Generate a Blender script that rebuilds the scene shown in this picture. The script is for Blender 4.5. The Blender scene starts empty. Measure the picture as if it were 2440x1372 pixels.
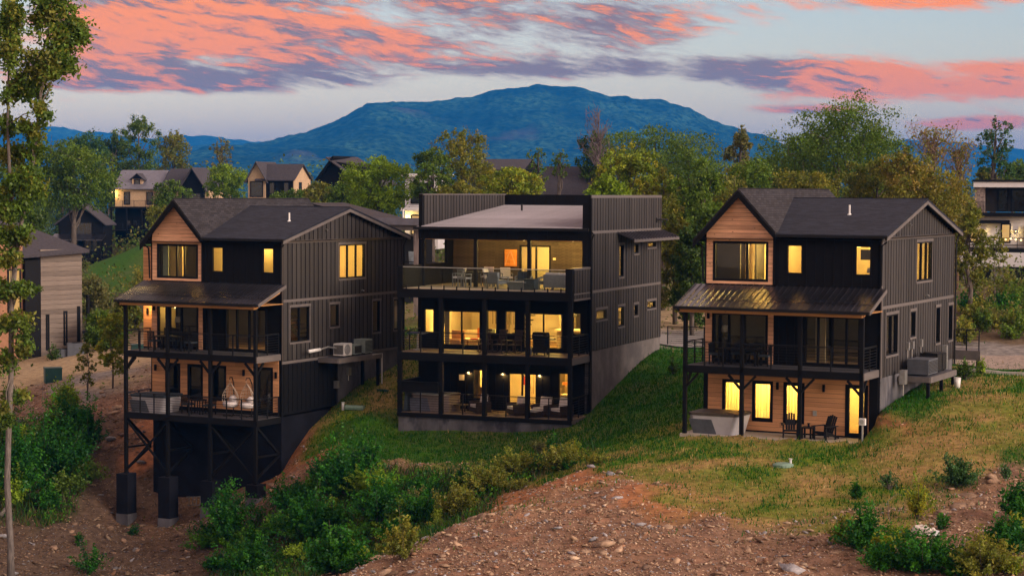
import bpy, math, random
import numpy as np
from mathutils import Matrix, Vector
random.seed(7); RNG = np.random.default_rng(11)
scn = bpy.context.scene
COL = scn.collection
R = math.radians

# ---------------------------------------------------------------- camera
CAMZ = 10.6
HAZE_COL = (.02, .30, 1.0); HAZE_D = 1.1e-4
F_PX, PITCH, ROLL = 4750.74, 0.0488, 0.0054          # focal length in photo pixels (2440 wide)
cam_data = bpy.data.cameras.new('camera'); cam = bpy.data.objects.new('camera', cam_data); COL.objects.link(cam)
cam_data.sensor_fit = 'HORIZONTAL'; cam_data.sensor_width = 36.0
cam_data.lens = F_PX / 2440 * 36.0
cam_data.clip_start = 0.5; cam_data.clip_end = 40000
_r = Vector((1, 0, 0)); _u = Vector((0, math.sin(PITCH), math.cos(PITCH))); _f = Vector((0, math.cos(PITCH), -math.sin(PITCH)))
_r2 = _r * math.cos(ROLL) + _u * math.sin(ROLL); _u2 = _u * math.cos(ROLL) - _r * math.sin(ROLL)
m = Matrix((( _r2.x, _u2.x, -_f.x, 0), (_r2.y, _u2.y, -_f.y, 0), (_r2.z, _u2.z, -_f.z, CAMZ), (0, 0, 0, 1)))
cam.matrix_world = m
scn.camera = cam

# ---------------------------------------------------------------- render / exposure
scn.render.engine = 'CYCLES'
scn.view_settings.view_transform = 'Standard'; scn.view_settings.look = 'None'
scn.view_settings.gamma = 1.0; scn.view_settings.use_curve_mapping = False
EXPOSURE = 1.85
scn.view_settings.exposure = EXPOSURE
cy = scn.cycles
cy.use_denoising = True
cy.max_bounces = 6; cy.diffuse_bounces = 3; cy.glossy_bounces = 3; cy.transmission_bounces = 4
cy.transparent_max_bounces = 12; cy.volume_bounces = 0
cy.sample_clamp_indirect = 4.0; cy.sample_clamp_direct = 0.0
cy.caustics_reflective = False; cy.caustics_refractive = False

# ---------------------------------------------------------------- sun
SUN_AZ = R(-35)            # direction towards the sun, measured from +x (right) anticlockwise
SUN_EL = R(20)
sd = Vector((math.cos(SUN_AZ) * math.cos(SUN_EL), math.sin(SUN_AZ) * math.cos(SUN_EL), math.sin(SUN_EL)))
sl = bpy.data.lights.new('sun', 'SUN'); sun = bpy.data.objects.new('sun', sl); COL.objects.link(sun)
sl.energy = 1.3; sl.angle = R(30); sl.color = (1.0, 0.80, 0.66)
sun.rotation_euler = sd.to_track_quat('Z', 'Y').to_euler()
sun.location = (60, -20, 60)

# ---------------------------------------------------------------- world
W_ = bpy.data.worlds.new('World'); scn.world = W_; W_.use_nodes = True
wt = W_.node_tree; wt.nodes.clear()
class NT:
    """tiny node-building helper"""
    def __init__(s, t): s.t = t
    def n(s, typ, **kw):
        n = s.t.nodes.new(typ)
        for k, v in kw.items():
            if k.startswith('i_'): pass
            else: setattr(n, k, v)
        return n
    def put(s, sock, v):
        if hasattr(v, 'is_output') or isinstance(v, bpy.types.NodeSocket): s.t.links.new(v, sock)
        else: sock.default_value = v
    def m(s, op, a, b=0.0, c=None, clamp=False):
        n = s.t.nodes.new('ShaderNodeMath'); n.operation = op; n.use_clamp = clamp
        s.put(n.inputs[0], a); s.put(n.inputs[1], b)
        if c is not None: s.put(n.inputs[2], c)
        return n.outputs[0]
    def ramp01(s, v, lo, hi):
        n = s.t.nodes.new('ShaderNodeMapRange'); n.interpolation_type = 'SMOOTHSTEP'
        s.put(n.inputs[0], v); n.inputs[1].default_value = lo; n.inputs[2].default_value = hi
        n.inputs[3].default_value = 0; n.inputs[4].default_value = 1
        return n.outputs[0]
    def mix(s, fac, a, b, blend='MIX'):
        n = s.t.nodes.new('ShaderNodeMix'); n.data_type = 'RGBA'; n.blend_type = blend; n.clamp_factor = True
        s.put(n.inputs[0], fac)
        for sk, v in ((n.inputs[6], a), (n.inputs[7], b)):
            if isinstance(v, (tuple, list)): sk.default_value = (*v[:3], 1)
            else: s.t.links.new(v, sk)
        return n.outputs[2]
    def xyz(s, x, y, z):
        n = s.t.nodes.new('ShaderNodeCombineXYZ')
        for i, v in enumerate((x, y, z)): s.put(n.inputs[i], v)
        return n.outputs[0]
    def noise(s, vec, scale=5, detail=4, rough=.5, dist=0.0, lac=2.0):
        n = s.t.nodes.new('ShaderNodeTexNoise'); n.noise_dimensions = '3D'
        if vec is not None: s.t.links.new(vec, n.inputs['Vector'])
        n.inputs['Scale'].default_value = scale; n.inputs['Detail'].default_value = detail
        n.inputs['Roughness'].default_value = rough; n.inputs['Distortion'].default_value = dist
        return n.outputs['Fac']
    def vmul(s, vec, k):
        n = s.t.nodes.new('ShaderNodeVectorMath'); n.operation = 'MULTIPLY'
        s.t.links.new(vec, n.inputs[0]); n.inputs[1].default_value = k
        return n.outputs[0]

w = NT(wt)
geo = w.n('ShaderNodeTexCoord')
sep = w.n('ShaderNodeSeparateXYZ'); wt.links.new(geo.outputs['Generated'], sep.inputs[0])
X_, Y_, Z_ = sep.outputs
AZ = w.m('ARCTAN2', X_, Y_)
EL = w.m('ARCSINE', Z_)
sky = w.n('ShaderNodeTexSky', sky_type='NISHITA')
sky.sun_disc = False; sky.sun_elevation = SUN_EL; sky.sun_rotation = math.pi / 2 - SUN_AZ
sky.altitude = 300; sky.air_density = 1.0; sky.dust_density = 1.0; sky.ozone_density = 2.0
SKY_K = 0.05
skyc = w.mix(1.0, sky.outputs[0], (SKY_K, SKY_K, SKY_K), 'MULTIPLY')
glow = w.m('SUBTRACT', 1.0, w.ramp01(EL, -.02, .16))       # warm dusk band low all round the horizon
skyc = w.mix(1.0, skyc, w.mix(glow, (.95, .88, .85), (1.72, 1.12, .78)), 'MULTIPLY')
# clouds: a broken altocumulus deck, lit orange from below, denser where the photograph has its banks
def gau(a, b, sa, sb, amp):
    p = w.m('POWER', w.m('DIVIDE', w.m('SUBTRACT', AZ, a), sa), 2.0)
    q = w.m('POWER', w.m('DIVIDE', w.m('SUBTRACT', EL, b), sb), 2.0)
    return w.m('MULTIPLY', w.m('EXPONENT', w.m('MULTIPLY', w.m('ADD', p, q), -1.0)), amp)
def pxd(px, py):  # photo pixel -> azimuth, elevation
    return (px - 1220) / F_PX, (453 - py) / F_PX
def blob(px, py, sx, sy, amp):
    a, b = pxd(px, py); return gau(a, b, sx / F_PX, sy / F_PX, amp)
cov = w.ramp01(EL, 0.085, 0.20)
cov = w.m('MULTIPLY', cov, 0.40)
for bl in [(380, 80, 480, 140, .41), (820, 130, 430, 85, .27), (1450, 55, 460, 100, .36), (1720, 170, 320, 38, .30), (520, 205, 340, 34, .28), (150, 190, 260, 60, .22),
           (2010, 205, 250, 66, .48), (2390, 190, 190, 66, .50), (2230, 10, 330, 36, .46), (2320, 292, 220, 22, .48), (2330, 340, 170, 8, .25),
           (1280, 168, 280, 26, .24), (180, 290, 110, 24, .24), (1880, 262, 150, 14, .34), (700, 10, 900, 50, .18)]:
    cov = w.m('ADD', cov, blob(*bl))
# streaks: horizontal bands with a slight fall to the right
ca, sa = math.cos(0.13), math.sin(0.13)
A2 = w.m('ADD', w.m('MULTIPLY', AZ, ca), w.m('MULTIPLY', EL, sa * 1.0))
E2 = w.m('SUBTRACT', w.m('MULTIPLY', EL, ca), w.m('MULTIPLY', AZ, -sa))
wv = w.noise(w.xyz(w.m('MULTIPLY', AZ, 7.0), w.m('MULTIPLY', EL, 16.0), 3.1), 1.6, 3, .5)
E3 = w.m('ADD', E2, w.m('MULTIPLY', w.m('SUBTRACT', wv, .5), 0.016))
n1 = w.noise(w.xyz(w.m('MULTIPLY', A2, 16.0), w.m('MULTIPLY', E3, 80.0), 1.7), 1.0, 10, .66, .12)
n2 = w.noise(w.xyz(w.m('MULTIPLY', A2, 46.0), w.m('MULTIPLY', E3, 250.0), 8.4), 1.0, 8, .66, .12)
n3 = w.noise(w.xyz(w.m('MULTIPLY', AZ, 11.0), w.m('MULTIPLY', EL, 60.0), 5.5), 1.0, 4, .55, .3)
dens = w.m('ADD', w.m('MULTIPLY', n1, .60), w.m('MULTIPLY', n2, .42))
dens = w.m('ADD', dens, w.m('MULTIPLY', n3, .12))
dens = w.m('ADD', w.m('SUBTRACT', dens, .81), cov)
cl = w.ramp01(dens, -.01, .20)
lit = w.m('ADD', w.m('MULTIPLY', n2, 1.15), w.m('MULTIPLY', n3, .30))
lit = w.m('ADD', lit, blob(380, 95, 460, 100, .13)); lit = w.m('ADD', lit, blob(2150, 200, 420, 150, .20)); lit = w.m('ADD', lit, blob(2200, 20, 420, 50, .15))
lit = w.m('SUBTRACT', lit, blob(700, 190, 420, 38, .2)); lit = w.m('SUBTRACT', lit, blob(1600, 175, 420, 60, .26)); lit = w.m('SUBTRACT', lit, blob(1300, 90, 320, 70, .10))
litf = w.ramp01(lit, .64, .86)
CK = .37
CL_DARK = (.245*CK, .135*CK, .115*CK); CL_LIT = (1.10*CK, .265*CK, .0*CK); CL_EDGE = (.80*CK, .47*CK, .30*CK)
cc = w.mix(litf, CL_DARK, CL_LIT)
cc = w.mix(w.m('MULTIPLY', w.m('SUBTRACT', 1.0, cl), .45), cc, CL_EDGE)
cc = w.mix(w.m('MULTIPLY', w.ramp01(EL, .15, .6), .7), cc, (.95 * CK, .74 * CK, .62 * CK))   # overhead, out of view, the deck is paled to add light from above
clf = w.m('MULTIPLY', cl, w.ramp01(EL, .004, .02))
final = w.mix(w.m('MULTIPLY', clf, .93), skyc, cc)
bg = w.n('ShaderNodeBackground'); wt.links.new(final, bg.inputs[0]); bg.inputs[1].default_value = 1.0
wo = w.n('ShaderNodeOutputWorld'); wt.links.new(bg.outputs[0], wo.inputs[0])
try: W_.cycles.sampling_method = 'MANUAL'; W_.cycles.sample_map_resolution = 1024
except Exception: pass

# ================================================================ helpers
def ray(px, py):
    a, b = px - 1220, py - 686
    c, s = math.cos(ROLL), math.sin(ROLL)
    x = c * a + s * b; y = -s * a + c * b
    cp, sp = math.cos(PITCH), math.sin(PITCH)
    U = -y / F_PX
    return Vector((x / F_PX, cp + U * sp, -sp + U * cp))
def at(px, py, Y):            # point on the pixel's ray at world depth Y
    r = ray(px, py); k = Y / r.y
    return Vector((r.x * k, Y, CAMZ + r.z * k))

def tag(o, label=None, cat=None, group=None, kind=None):
    if label: o['label'] = label
    if cat: o['category'] = cat
    if group: o['group'] = group
    if kind: o['kind'] = kind
    return o
def empty(name, loc, rz=0.0, label=None, cat=None, group=None):
    o = bpy.data.objects.new(name, None); COL.objects.link(o)
    o.location = loc; o.rotation_euler = (0, 0, rz); o.empty_display_size = .3
    return tag(o, label, cat, group)
def mesh_np(name, V, F, mat, colors=None, smooth=False, extra=None):
    """V (n,3); F (m,3) or (m,4) int array; colors (n,3) per-vertex"""
    me = bpy.data.meshes.new(name)
    V = np.asarray(V, np.float32); F = np.asarray(F, np.int32); k = F.shape[1]
    me.vertices.add(len(V)); me.vertices.foreach_set('co', V.ravel())
    me.loops.add(F.size); me.loops.foreach_set('vertex_index', F.ravel())
    me.polygons.add(len(F)); me.polygons.foreach_set('loop_start', np.arange(0, F.size, k, dtype=np.int32))
    if smooth: me.polygons.foreach_set('use_smooth', np.ones(len(F), bool))
    if colors is not None:
        ca_ = me.color_attributes.new('Col', 'FLOAT_COLOR', 'POINT')
        cc_ = np.ones((len(V), 4), np.float32); cc_[:, :3] = colors
        ca_.data.foreach_set('color', cc_.ravel())
    for nm, arr in (extra or {}).items():
        at_ = me.attributes.new(nm, 'FLOAT', 'POINT'); at_.data.foreach_set('value', np.asarray(arr, np.float32))
    me.update(calc_edges=True); me.validate()
    if mat: me.materials.append(mat)
    return me
def link(name, me, parent=None, loc=(0, 0, 0), rot=(0, 0, 0), scale=(1, 1, 1)):
    o = bpy.data.objects.new(name, me); COL.objects.link(o)
    o.location = loc; o.rotation_euler = rot; o.scale = scale
    if parent: o.parent = parent
    return o

class MB:
    def __init__(s): s.v = []; s.f = []
    def add(s, vs, fs):
        b = len(s.v); s.v += [tuple(p) for p in vs]; s.f += [tuple(i + b for i in f) for f in fs]; return s
    def box(s, x0, x1, y0, y1, z0, z1):
        if x1 < x0: x0, x1 = x1, x0
        if y1 < y0: y0, y1 = y1, y0
        if z1 < z0: z0, z1 = z1, z0
        return s.add([(x0, y0, z0), (x1, y0, z0), (x1, y1, z0), (x0, y1, z0), (x0, y0, z1), (x1, y0, z1), (x1, y1, z1), (x0, y1, z1)],
                     [(0, 3, 2, 1), (4, 5, 6, 7), (0, 1, 5, 4), (1, 2, 6, 5), (2, 3, 7, 6), (3, 0, 4, 7)])
    def beam(s, p0, p1, wd, ht, up=(0, 0, 1)):
        p0, p1 = Vector(p0), Vector(p1); d = (p1 - p0).normalized(); up = Vector(up)
        if abs(d.dot(up)) > .99: up = Vector((0, 1, 0))
        a = d.cross(up).normalized() * wd / 2; b = a.cross(d).normalized() * ht / 2
        vs = [p0 - a - b, p0 + a - b, p0 + a + b, p0 - a + b, p1 - a - b, p1 + a - b, p1 + a + b, p1 - a + b]
        return s.add(vs, [(0, 3, 2, 1), (4, 5, 6, 7), (0, 1, 5, 4), (1, 2, 6, 5), (2, 3, 7, 6), (3, 0, 4, 7)])
    def tube(s, pts, rs, n=8, cap=True):
        pts = [Vector(p) for p in pts]
        if not hasattr(rs, '__len__'): rs = [rs] * len(pts)
        rings = []; prev = None
        for i, p in enumerate(pts):
            d = (pts[min(i + 1, len(pts) - 1)] - pts[max(i - 1, 0)])
            d = d.normalized() if d.length > 1e-9 else Vector((0, 0, 1))
            ref = Vector((1, 0, 0)) if abs(d.x) < .8 else Vector((0, 1, 0))
            a = d.cross(ref).normalized() if prev is None else (prev - d * prev.dot(d)).normalized()
            prev = a; b = d.cross(a)
            rings.append([p + (a * math.cos(2 * math.pi * k / n) + b * math.sin(2 * math.pi * k / n)) * rs[i] for k in range(n)])
        vs = [q for r in rings for q in r]; fs = []
        for i in range(len(rings) - 1):
            for k in range(n):
                fs.append((i * n + k, i * n + (k + 1) % n, (i + 1) * n + (k + 1) % n, (i + 1) * n + k))
        if cap: fs.append(tuple(range(n - 1, -1, -1))); fs.append(tuple((len(rings) - 1) * n + k for k in range(n)))
        return s.add(vs, fs)
    def prism(s, poly, fn, d0, d1):
        """poly: 2-D points; fn(a,b,d)->xyz; extruded from d0 to d1"""
        n = len(poly); vs = [fn(a, b, d0) for a, b in poly] + [fn(a, b, d1) for a, b in poly]
        fs = [tuple(range(n - 1, -1, -1)), tuple(range(n, 2 * n))] + [(i, (i + 1) % n, n + (i + 1) % n, n + i) for i in range(n)]
        return s.add(vs, fs)
    def quad(s, a, b, c, d): return s.add([a, b, c, d], [(0, 1, 2, 3)])
    def mesh(s, name, mat, smooth=False, off=None):
        me = bpy.data.meshes.new(name)
        vs = s.v if off is None else [(x + off[0], y + off[1], z + off[2]) for x, y, z in s.v]
        me.from_pydata(vs, [], s.f); me.update()
        if mat: me.materials.append(mat)
        if smooth: me.polygons.foreach_set('use_smooth', np.ones(len(me.polygons), bool))
        return me
    def build(s, name, mat, parent=None, smooth=False, off=None):
        # recalc normals outward
        me = s.mesh(name, mat, smooth, off)
        return link(name, me, parent)

# ================================================================ materials
def principled(name):
    mt = bpy.data.materials.new(name); mt.use_nodes = True
    t = mt.node_tree; b = t.nodes['Principled BSDF']
    return mt, NT(t), b
def setspec(b, v):
    for k in ('Specular IOR Level', 'Specular'):
        if k in b.inputs: b.inputs[k].default_value = v; return
def mat(name, base, rough=.7, var=.25, scale=3.0, stretch=(1, 1, 1), bump=0.0, bscale=20.0, metal=0.0, spec=.35, coord='Object', second=None, sscale=1.0, objrand=0.0):
    mt, n, b = principled(name); t = n.t
    tc = n.n('ShaderNodeTexCoord'); vec = n.vmul(tc.outputs[coord], stretch)
    f1 = n.noise(vec, scale, 6, .6)
    lo = tuple(max(0, c * (1 - var)) for c in base); hi = tuple(min(1, c * (1 + var)) for c in base)
    col = n.mix(n.ramp01(f1, .3, .7), lo, hi)
    if second is not None:
        f2 = n.noise(vec, sscale, 5, .65); col = n.mix(n.ramp01(f2, .5, .68), col, second)
    if objrand:
        oi = n.n('ShaderNodeObjectInfo')
        v = n.m('MULTIPLY_ADD', oi.outputs['Random'], 2 * objrand, 1 - objrand)
        col = n.mix(1.0, col, n.xyz(v, v, v), 'MULTIPLY')
    t.links.new(col, b.inputs['Base Color'])
    rr = n.m('MULTIPLY_ADD', f1, .25, rough - .12, clamp=True); t.links.new(rr, b.inputs['Roughness'])
    b.inputs['Metallic'].default_value = metal; setspec(b, spec)
    if bump:
        bn = n.n('ShaderNodeBump'); bn.inputs['Strength'].default_value = 1.0; bn.inputs['Distance'].default_value = bump
        t.links.new(n.noise(vec, bscale, 5, .6), bn.inputs['Height']); t.links.new(bn.outputs[0], b.inputs['Normal'])
    return mt
def wood_mat(name, base, knot=(.16, .07, .03), var=.3, stretch=(.35, 6, 6), objrand=.16):
    """knotty boards: grain along local x (front planks)"""
    mt, n, b = principled(name); t = n.t
    tc = n.n('ShaderNodeTexCoord'); oi = n.n('ShaderNodeObjectInfo')
    off = n.m('MULTIPLY', oi.outputs['Random'], 37.0)
    add = n.n('ShaderNodeVectorMath', operation='ADD'); t.links.new(tc.outputs['Object'], add.inputs[0]); t.links.new(n.xyz(off, off, off), add.inputs[1])
    vec = n.vmul(add.outputs[0], stretch)
    g = n.noise(vec, 2.2, 6, .65, .6)
    col = n.mix(n.ramp01(g, .3, .72), tuple(c * (1 - var) for c in base), tuple(min(1, c * (1 + var * .6)) for c in base))
    vor = n.n('ShaderNodeTexVoronoi'); vor.inputs['Scale'].default_value = 2.1
    t.links.new(n.vmul(add.outputs[0], (1, 1, 1.6)), vor.inputs['Vector'])
    col = n.mix(n.m('MULTIPLY', n.m('SUBTRACT', 1.0, n.ramp01(vor.outputs['Distance'], .04, .12)), .75), col, knot)
    v = n.m('MULTIPLY_ADD', oi.outputs['Random'], 2 * objrand, 1 - objrand)
    col = n.mix(1.0, col, n.xyz(v, v, v), 'MULTIPLY')
    t.links.new(col, b.inputs['Base Color']); b.inputs['Roughness'].default_value = .62; setspec(b, .25)
    return mt
def emit(name, col, k):
    mt = bpy.data.materials.new(name); mt.use_nodes = True; t = mt.node_tree; t.nodes.clear()
    e = t.nodes.new('ShaderNodeEmission'); e.inputs[0].default_value = (*col, 1); e.inputs[1].default_value = k
    o = t.nodes.new('ShaderNodeOutputMaterial'); t.links.new(e.outputs[0], o.inputs[0]); return mt
def glass(name, tint=(.92, .93, .92), refl=1.0):
    mt = bpy.data.materials.new(name); mt.use_nodes = True; t = mt.node_tree; t.nodes.clear(); n = NT(t)
    tr = n.n('ShaderNodeBsdfTransparent'); tr.inputs[0].default_value = (*tint, 1)
    gl = n.n('ShaderNodeBsdfGlossy'); gl.inputs['Roughness'].default_value = .02; gl.inputs[0].default_value = (.9, .92, .95, 1)
    ge = n.n('ShaderNodeNewGeometry'); dt = n.n('ShaderNodeVectorMath', operation='DOT_PRODUCT'); t.links.new(ge.outputs['Incoming'], dt.inputs[0]); t.links.new(ge.outputs['Normal'], dt.inputs[1])
    sch = n.m('MULTIPLY_ADD', n.m('POWER', n.m('SUBTRACT', 1.0, n.m('ABSOLUTE', dt.outputs['Value'])), 5.0), .95, .045)   # Schlick, same from both sides
    mx = n.n('ShaderNodeMixShader'); t.links.new(n.m('MULTIPLY', sch, 1.1 * refl, clamp=True), mx.inputs[0])
    t.links.new(tr.outputs[0], mx.inputs[1]); t.links.new(gl.outputs[0], mx.inputs[2])
    o = n.n('ShaderNodeOutputMaterial'); t.links.new(mx.outputs[0], o.inputs[0]); return mt
def leaf_mat(name, tint=(1, 1, 1), trans=.35):
    mt = bpy.data.materials.new(name); mt.use_nodes = True; t = mt.node_tree; t.nodes.clear(); n = NT(t)
    va = n.n('ShaderNodeVertexColor', layer_name='Col')
    col = n.mix(1.0, va.outputs[0], tint, 'MULTIPLY')
    d = n.n('ShaderNodeBsdfDiffuse'); tl = n.n('ShaderNodeBsdfTranslucent')
    t.links.new(col, d.inputs[0]); t.links.new(n.mix(1.0, col, (1.1, 1.25, .6), 'MULTIPLY'), tl.inputs[0])
    mx = n.n('ShaderNodeMixShader'); mx.inputs[0].default_value = trans
    t.links.new(d.outputs[0], mx.inputs[1]); t.links.new(tl.outputs[0], mx.inputs[2])
    gl = n.n('ShaderNodeBsdfGlossy'); gl.inputs['Roughness'].default_value = .45; gl.inputs[0].default_value = (.8, .85, .9, 1)
    m2 = n.n('ShaderNodeMixShader'); m2.inputs[0].default_value = .012
    t.links.new(mx.outputs[0], m2.inputs[1]); t.links.new(gl.outputs[0], m2.inputs[2])
    o = n.n('ShaderNodeOutputMaterial'); t.links.new(m2.outputs[0], o.inputs[0]); return mt
def vcol_mat(name, rough=.85, var=.35, scale=2.0, bump=.0, bscale=8.0, spec=.2):
    mt, n, b = principled(name); t = n.t
    va = n.n('ShaderNodeVertexColor', layer_name='Col'); tc = n.n('ShaderNodeTexCoord')
    f = n.noise(tc.outputs['Object'], scale, 8, .65)
    v = n.m('MULTIPLY_ADD', n.ramp01(f, .25, .75), 2 * var, 1 - var)
    col = n.mix(1.0, va.outputs[0], n.xyz(v, v, v), 'MULTIPLY')
    t.links.new(col, b.inputs['Base Color']); b.inputs['Roughness'].default_value = rough; setspec(b, spec)
    if bump:
        bn = n.n('ShaderNodeBump'); bn.inputs['Strength'].default_value = 1.0; bn.inputs['Distance'].default_value = bump
        t.links.new(n.noise(tc.outputs['Object'], bscale, 8, .7), bn.inputs['Height']); t.links.new(bn.outputs[0], b.inputs['Normal'])
    return mt

BLACK = mat('black_paint', (.0045, .0048, .0062), .65, .3, 2.5, bump=.004, bscale=14, spec=.14)
BROWN = mat('brown_siding', (.044, .037, .034), .6, .4, 1.2, stretch=(1, 1, .25), bump=.004, bscale=18)
GROOVE = mat('siding_shadow_gap', (.004, .004, .005), .7, .3, 3, spec=.1)
BATTEN = mat('brown_board', (.034, .0315, .0315), .6, .3, 2.0, stretch=(1, 1, .3), objrand=.22)
TRIM = mat('grey_brown_trim', (.115, .104, .104), .55, .15, 3.0)
STEEL = mat('dark_steel', (.009, .0095, .011), .5, .2, 5, metal=.1, spec=.2)
METALROOF = mat('standing_seam_steel', (.13, .13, .155), .30, .2, 1.2, metal=.95, spec=.5, objrand=.12)
PALEROOF = mat('pale_ribbed_metal', (.42, .40, .44), .42, .12, .8, metal=.55, spec=.5, objrand=.05)
SHINGLE = mat('asphalt_shingle', (.050, .046, .055), .9, .45, 9.0, stretch=(1, 1, 1), bump=.02, bscale=26)
PLANK = wood_mat('honey_pine', (.72, .41, .25))
PLANKW = wood_mat('pine_warm', (.64, .33, .16))
BEAMW = wood_mat('pine_beam', (.50, .26, .10))
CONC = mat('weathered_concrete', (.095, .095, .108), .9, .4, 1.1, stretch=(1, 1, .5), bump=.01, bscale=12, second=(.035, .037, .05), sscale=.9)
DARKCONC = mat('black_block_coating', (.0075, .0085, .014), .9, .4, .9, bump=.012, bscale=9, spec=.12)
SLAB = mat('patio_concrete', (.36, .32, .27), .8, .15, 1.5)
DECKF = mat('deck_boards', (.17, .125, .09), .7, .3, 2.0, stretch=(8, .6, 1))
DECKG = mat('grey_deck_boards', (.060, .060, .068), .7, .3, 2.0, stretch=(8, .6, 1))
CREAM = mat('cream_wall', (.78, .66, .44), .8, .05, 1.0)
CREAMD = mat('tan_wall', (.42, .33, .19), .8, .08, 1.0)
FLOORW = mat('oak_floor', (.35, .21, .10), .5, .2, 2.0, stretch=(1, 6, 1))
DARKIN = mat('dark_interior', (.02, .018, .016), .8, .3, 2)
GLASS = glass('window_glass'); GLASSR = glass('rail_glass', (.80, .84, .83), .8)
WHITE = mat('white_plastic', (.62, .63, .64), .45, .08, 3)
CUSHION = mat('white_cushion', (.66, .62, .62), .85, .08, 4)
WICKER = mat('dark_wicker', (.040, .026, .020), .7, .4, 30)
GREYFAB = mat('grey_fabric', (.23, .24, .26), .9, .15, 12)
ALU = mat('grey_aluminium', (.20, .215, .225), .45, .1, 6, metal=.4)
NAVY = mat('navy_fabric', (.035, .05, .065), .9, .2, 9)
ORANGEW = wood_mat('orange_cabinet_wood', (.62, .24, .05))
GREYTUB = mat('grey_tub_panel', (.40, .40, .44), .5, .06, 3)
DARKTUB = mat('slate_tub_panel', (.075, .085, .105), .5, .15, 4)
GREENBOX = mat('green_utility_paint', (.015, .065, .06), .45, .15, 3)
LIDGREEN = mat('faded_green_plastic', (.16, .25, .20), .6, .15, 5)
CHROME = mat('galvanised', (.45, .46, .47), .35, .1, 6, metal=.8)
REDP = mat('red_paint', (.5, .03, .02), .5, .1, 4)
ORANGEF = mat('orange_cushion', (.65, .16, .03), .9, .1, 6)
SAGE = mat('sage_cushion', (.25, .30, .22), .9, .1, 6)
LAMPSHADE = mat('linen_lampshade', (.50, .50, .46), .9, .05, 8)
BARK = mat('tree_bark', (.085, .070, .060), .9, .45, 3, stretch=(6, 6, .7), bump=.02, bscale=7)
PALEBARK = mat('pale_grey_bark', (.125, .108, .098), .9, .4, 3, stretch=(6, 6, .8), bump=.02, bscale=7)
LEAF = leaf_mat('leaf', (1.95, 2.1, 1.05))
WARM = (1.0, .66, .17)
BULB = emit('warm_bulb', (1.0, .62, .22), 5.0)

UNIT = MB().box(-.5, .5, -.5, .5, -.5, .5)
UNIT_ME = {}
def piece(name, m_, parent, x0, x1, y0, y1, z0, z1, off=(0, 0, 0)):
    """a rectangular piece sharing one unit mesh per material and name"""
    key = (m_.name, name)
    if key not in UNIT_ME: UNIT_ME[key] = UNIT.mesh(name, m_)
    return link(name, UNIT_ME[key], parent, ((x0 + x1) / 2 + off[0], (y0 + y1) / 2 + off[1], (z0 + z1) / 2 + off[2]), (0, 0, 0),
                (abs(x1 - x0), abs(y1 - y0), abs(z1 - z0)))
def lamp(parent, loc, watts, color=WARM, radius=.12, fixture=True, name='ceiling_lamp', fs=1.0):
    """a real light fitting: a small glowing globe with its own light"""
    if fixture:
        g = MB().tube([(loc[0], loc[1], loc[2] + .09 * fs), (loc[0], loc[1], loc[2] + .05 * fs), (loc[0], loc[1], loc[2] - .05 * fs)], [.05 * fs, .11 * fs, .06 * fs], 8).build(name, BULB, parent)
        par = g
    else: par = parent
    l = bpy.data.lights.new('lamp_light', 'POINT'); l.energy = watts * 1.25; l.color = color; l.shadow_soft_size = radius
    o = bpy.data.objects.new('lamp_light', l); COL.objects.link(o); o.parent = par; o.location = (loc[0], loc[1], loc[2] - .14 * fs)
    return o

# ================================================================ terrain
class Frame:
    def __init__(s, X, Y, Zc, t, base):
        s.X, s.Y, s.t = X, Y, t; s.z0 = CAMZ + Zc; s.base = base      # local z is measured from the upper belt course
        s.c, s.sn = math.cos(t), math.sin(t)
        s.off = (0, 0, -base)
    def w(s, u, v, z): return Vector((s.X + u * s.c + v * s.sn, s.Y - u * s.sn + v * s.c, s.z0 + z))
    def inv(s, x, y):
        dx, dy = x - s.X, y - s.Y
        return dx * s.c - dy * s.sn, dx * s.sn + dy * s.c
    def root(s, name, label, cat, group=None):
        o = empty(name, s.w(0, 0, s.base), -s.t, label, cat, group); return o
FL = Frame(-11.4828, 99.2434, -2.6266, .4786, -14.6)
FM = Frame(3.8752, 98.6731, -2.0547, .3878, -9.13)
FR = Frame(15.7586, 85.0305, -1.9805, .4766, -8.59)

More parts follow.
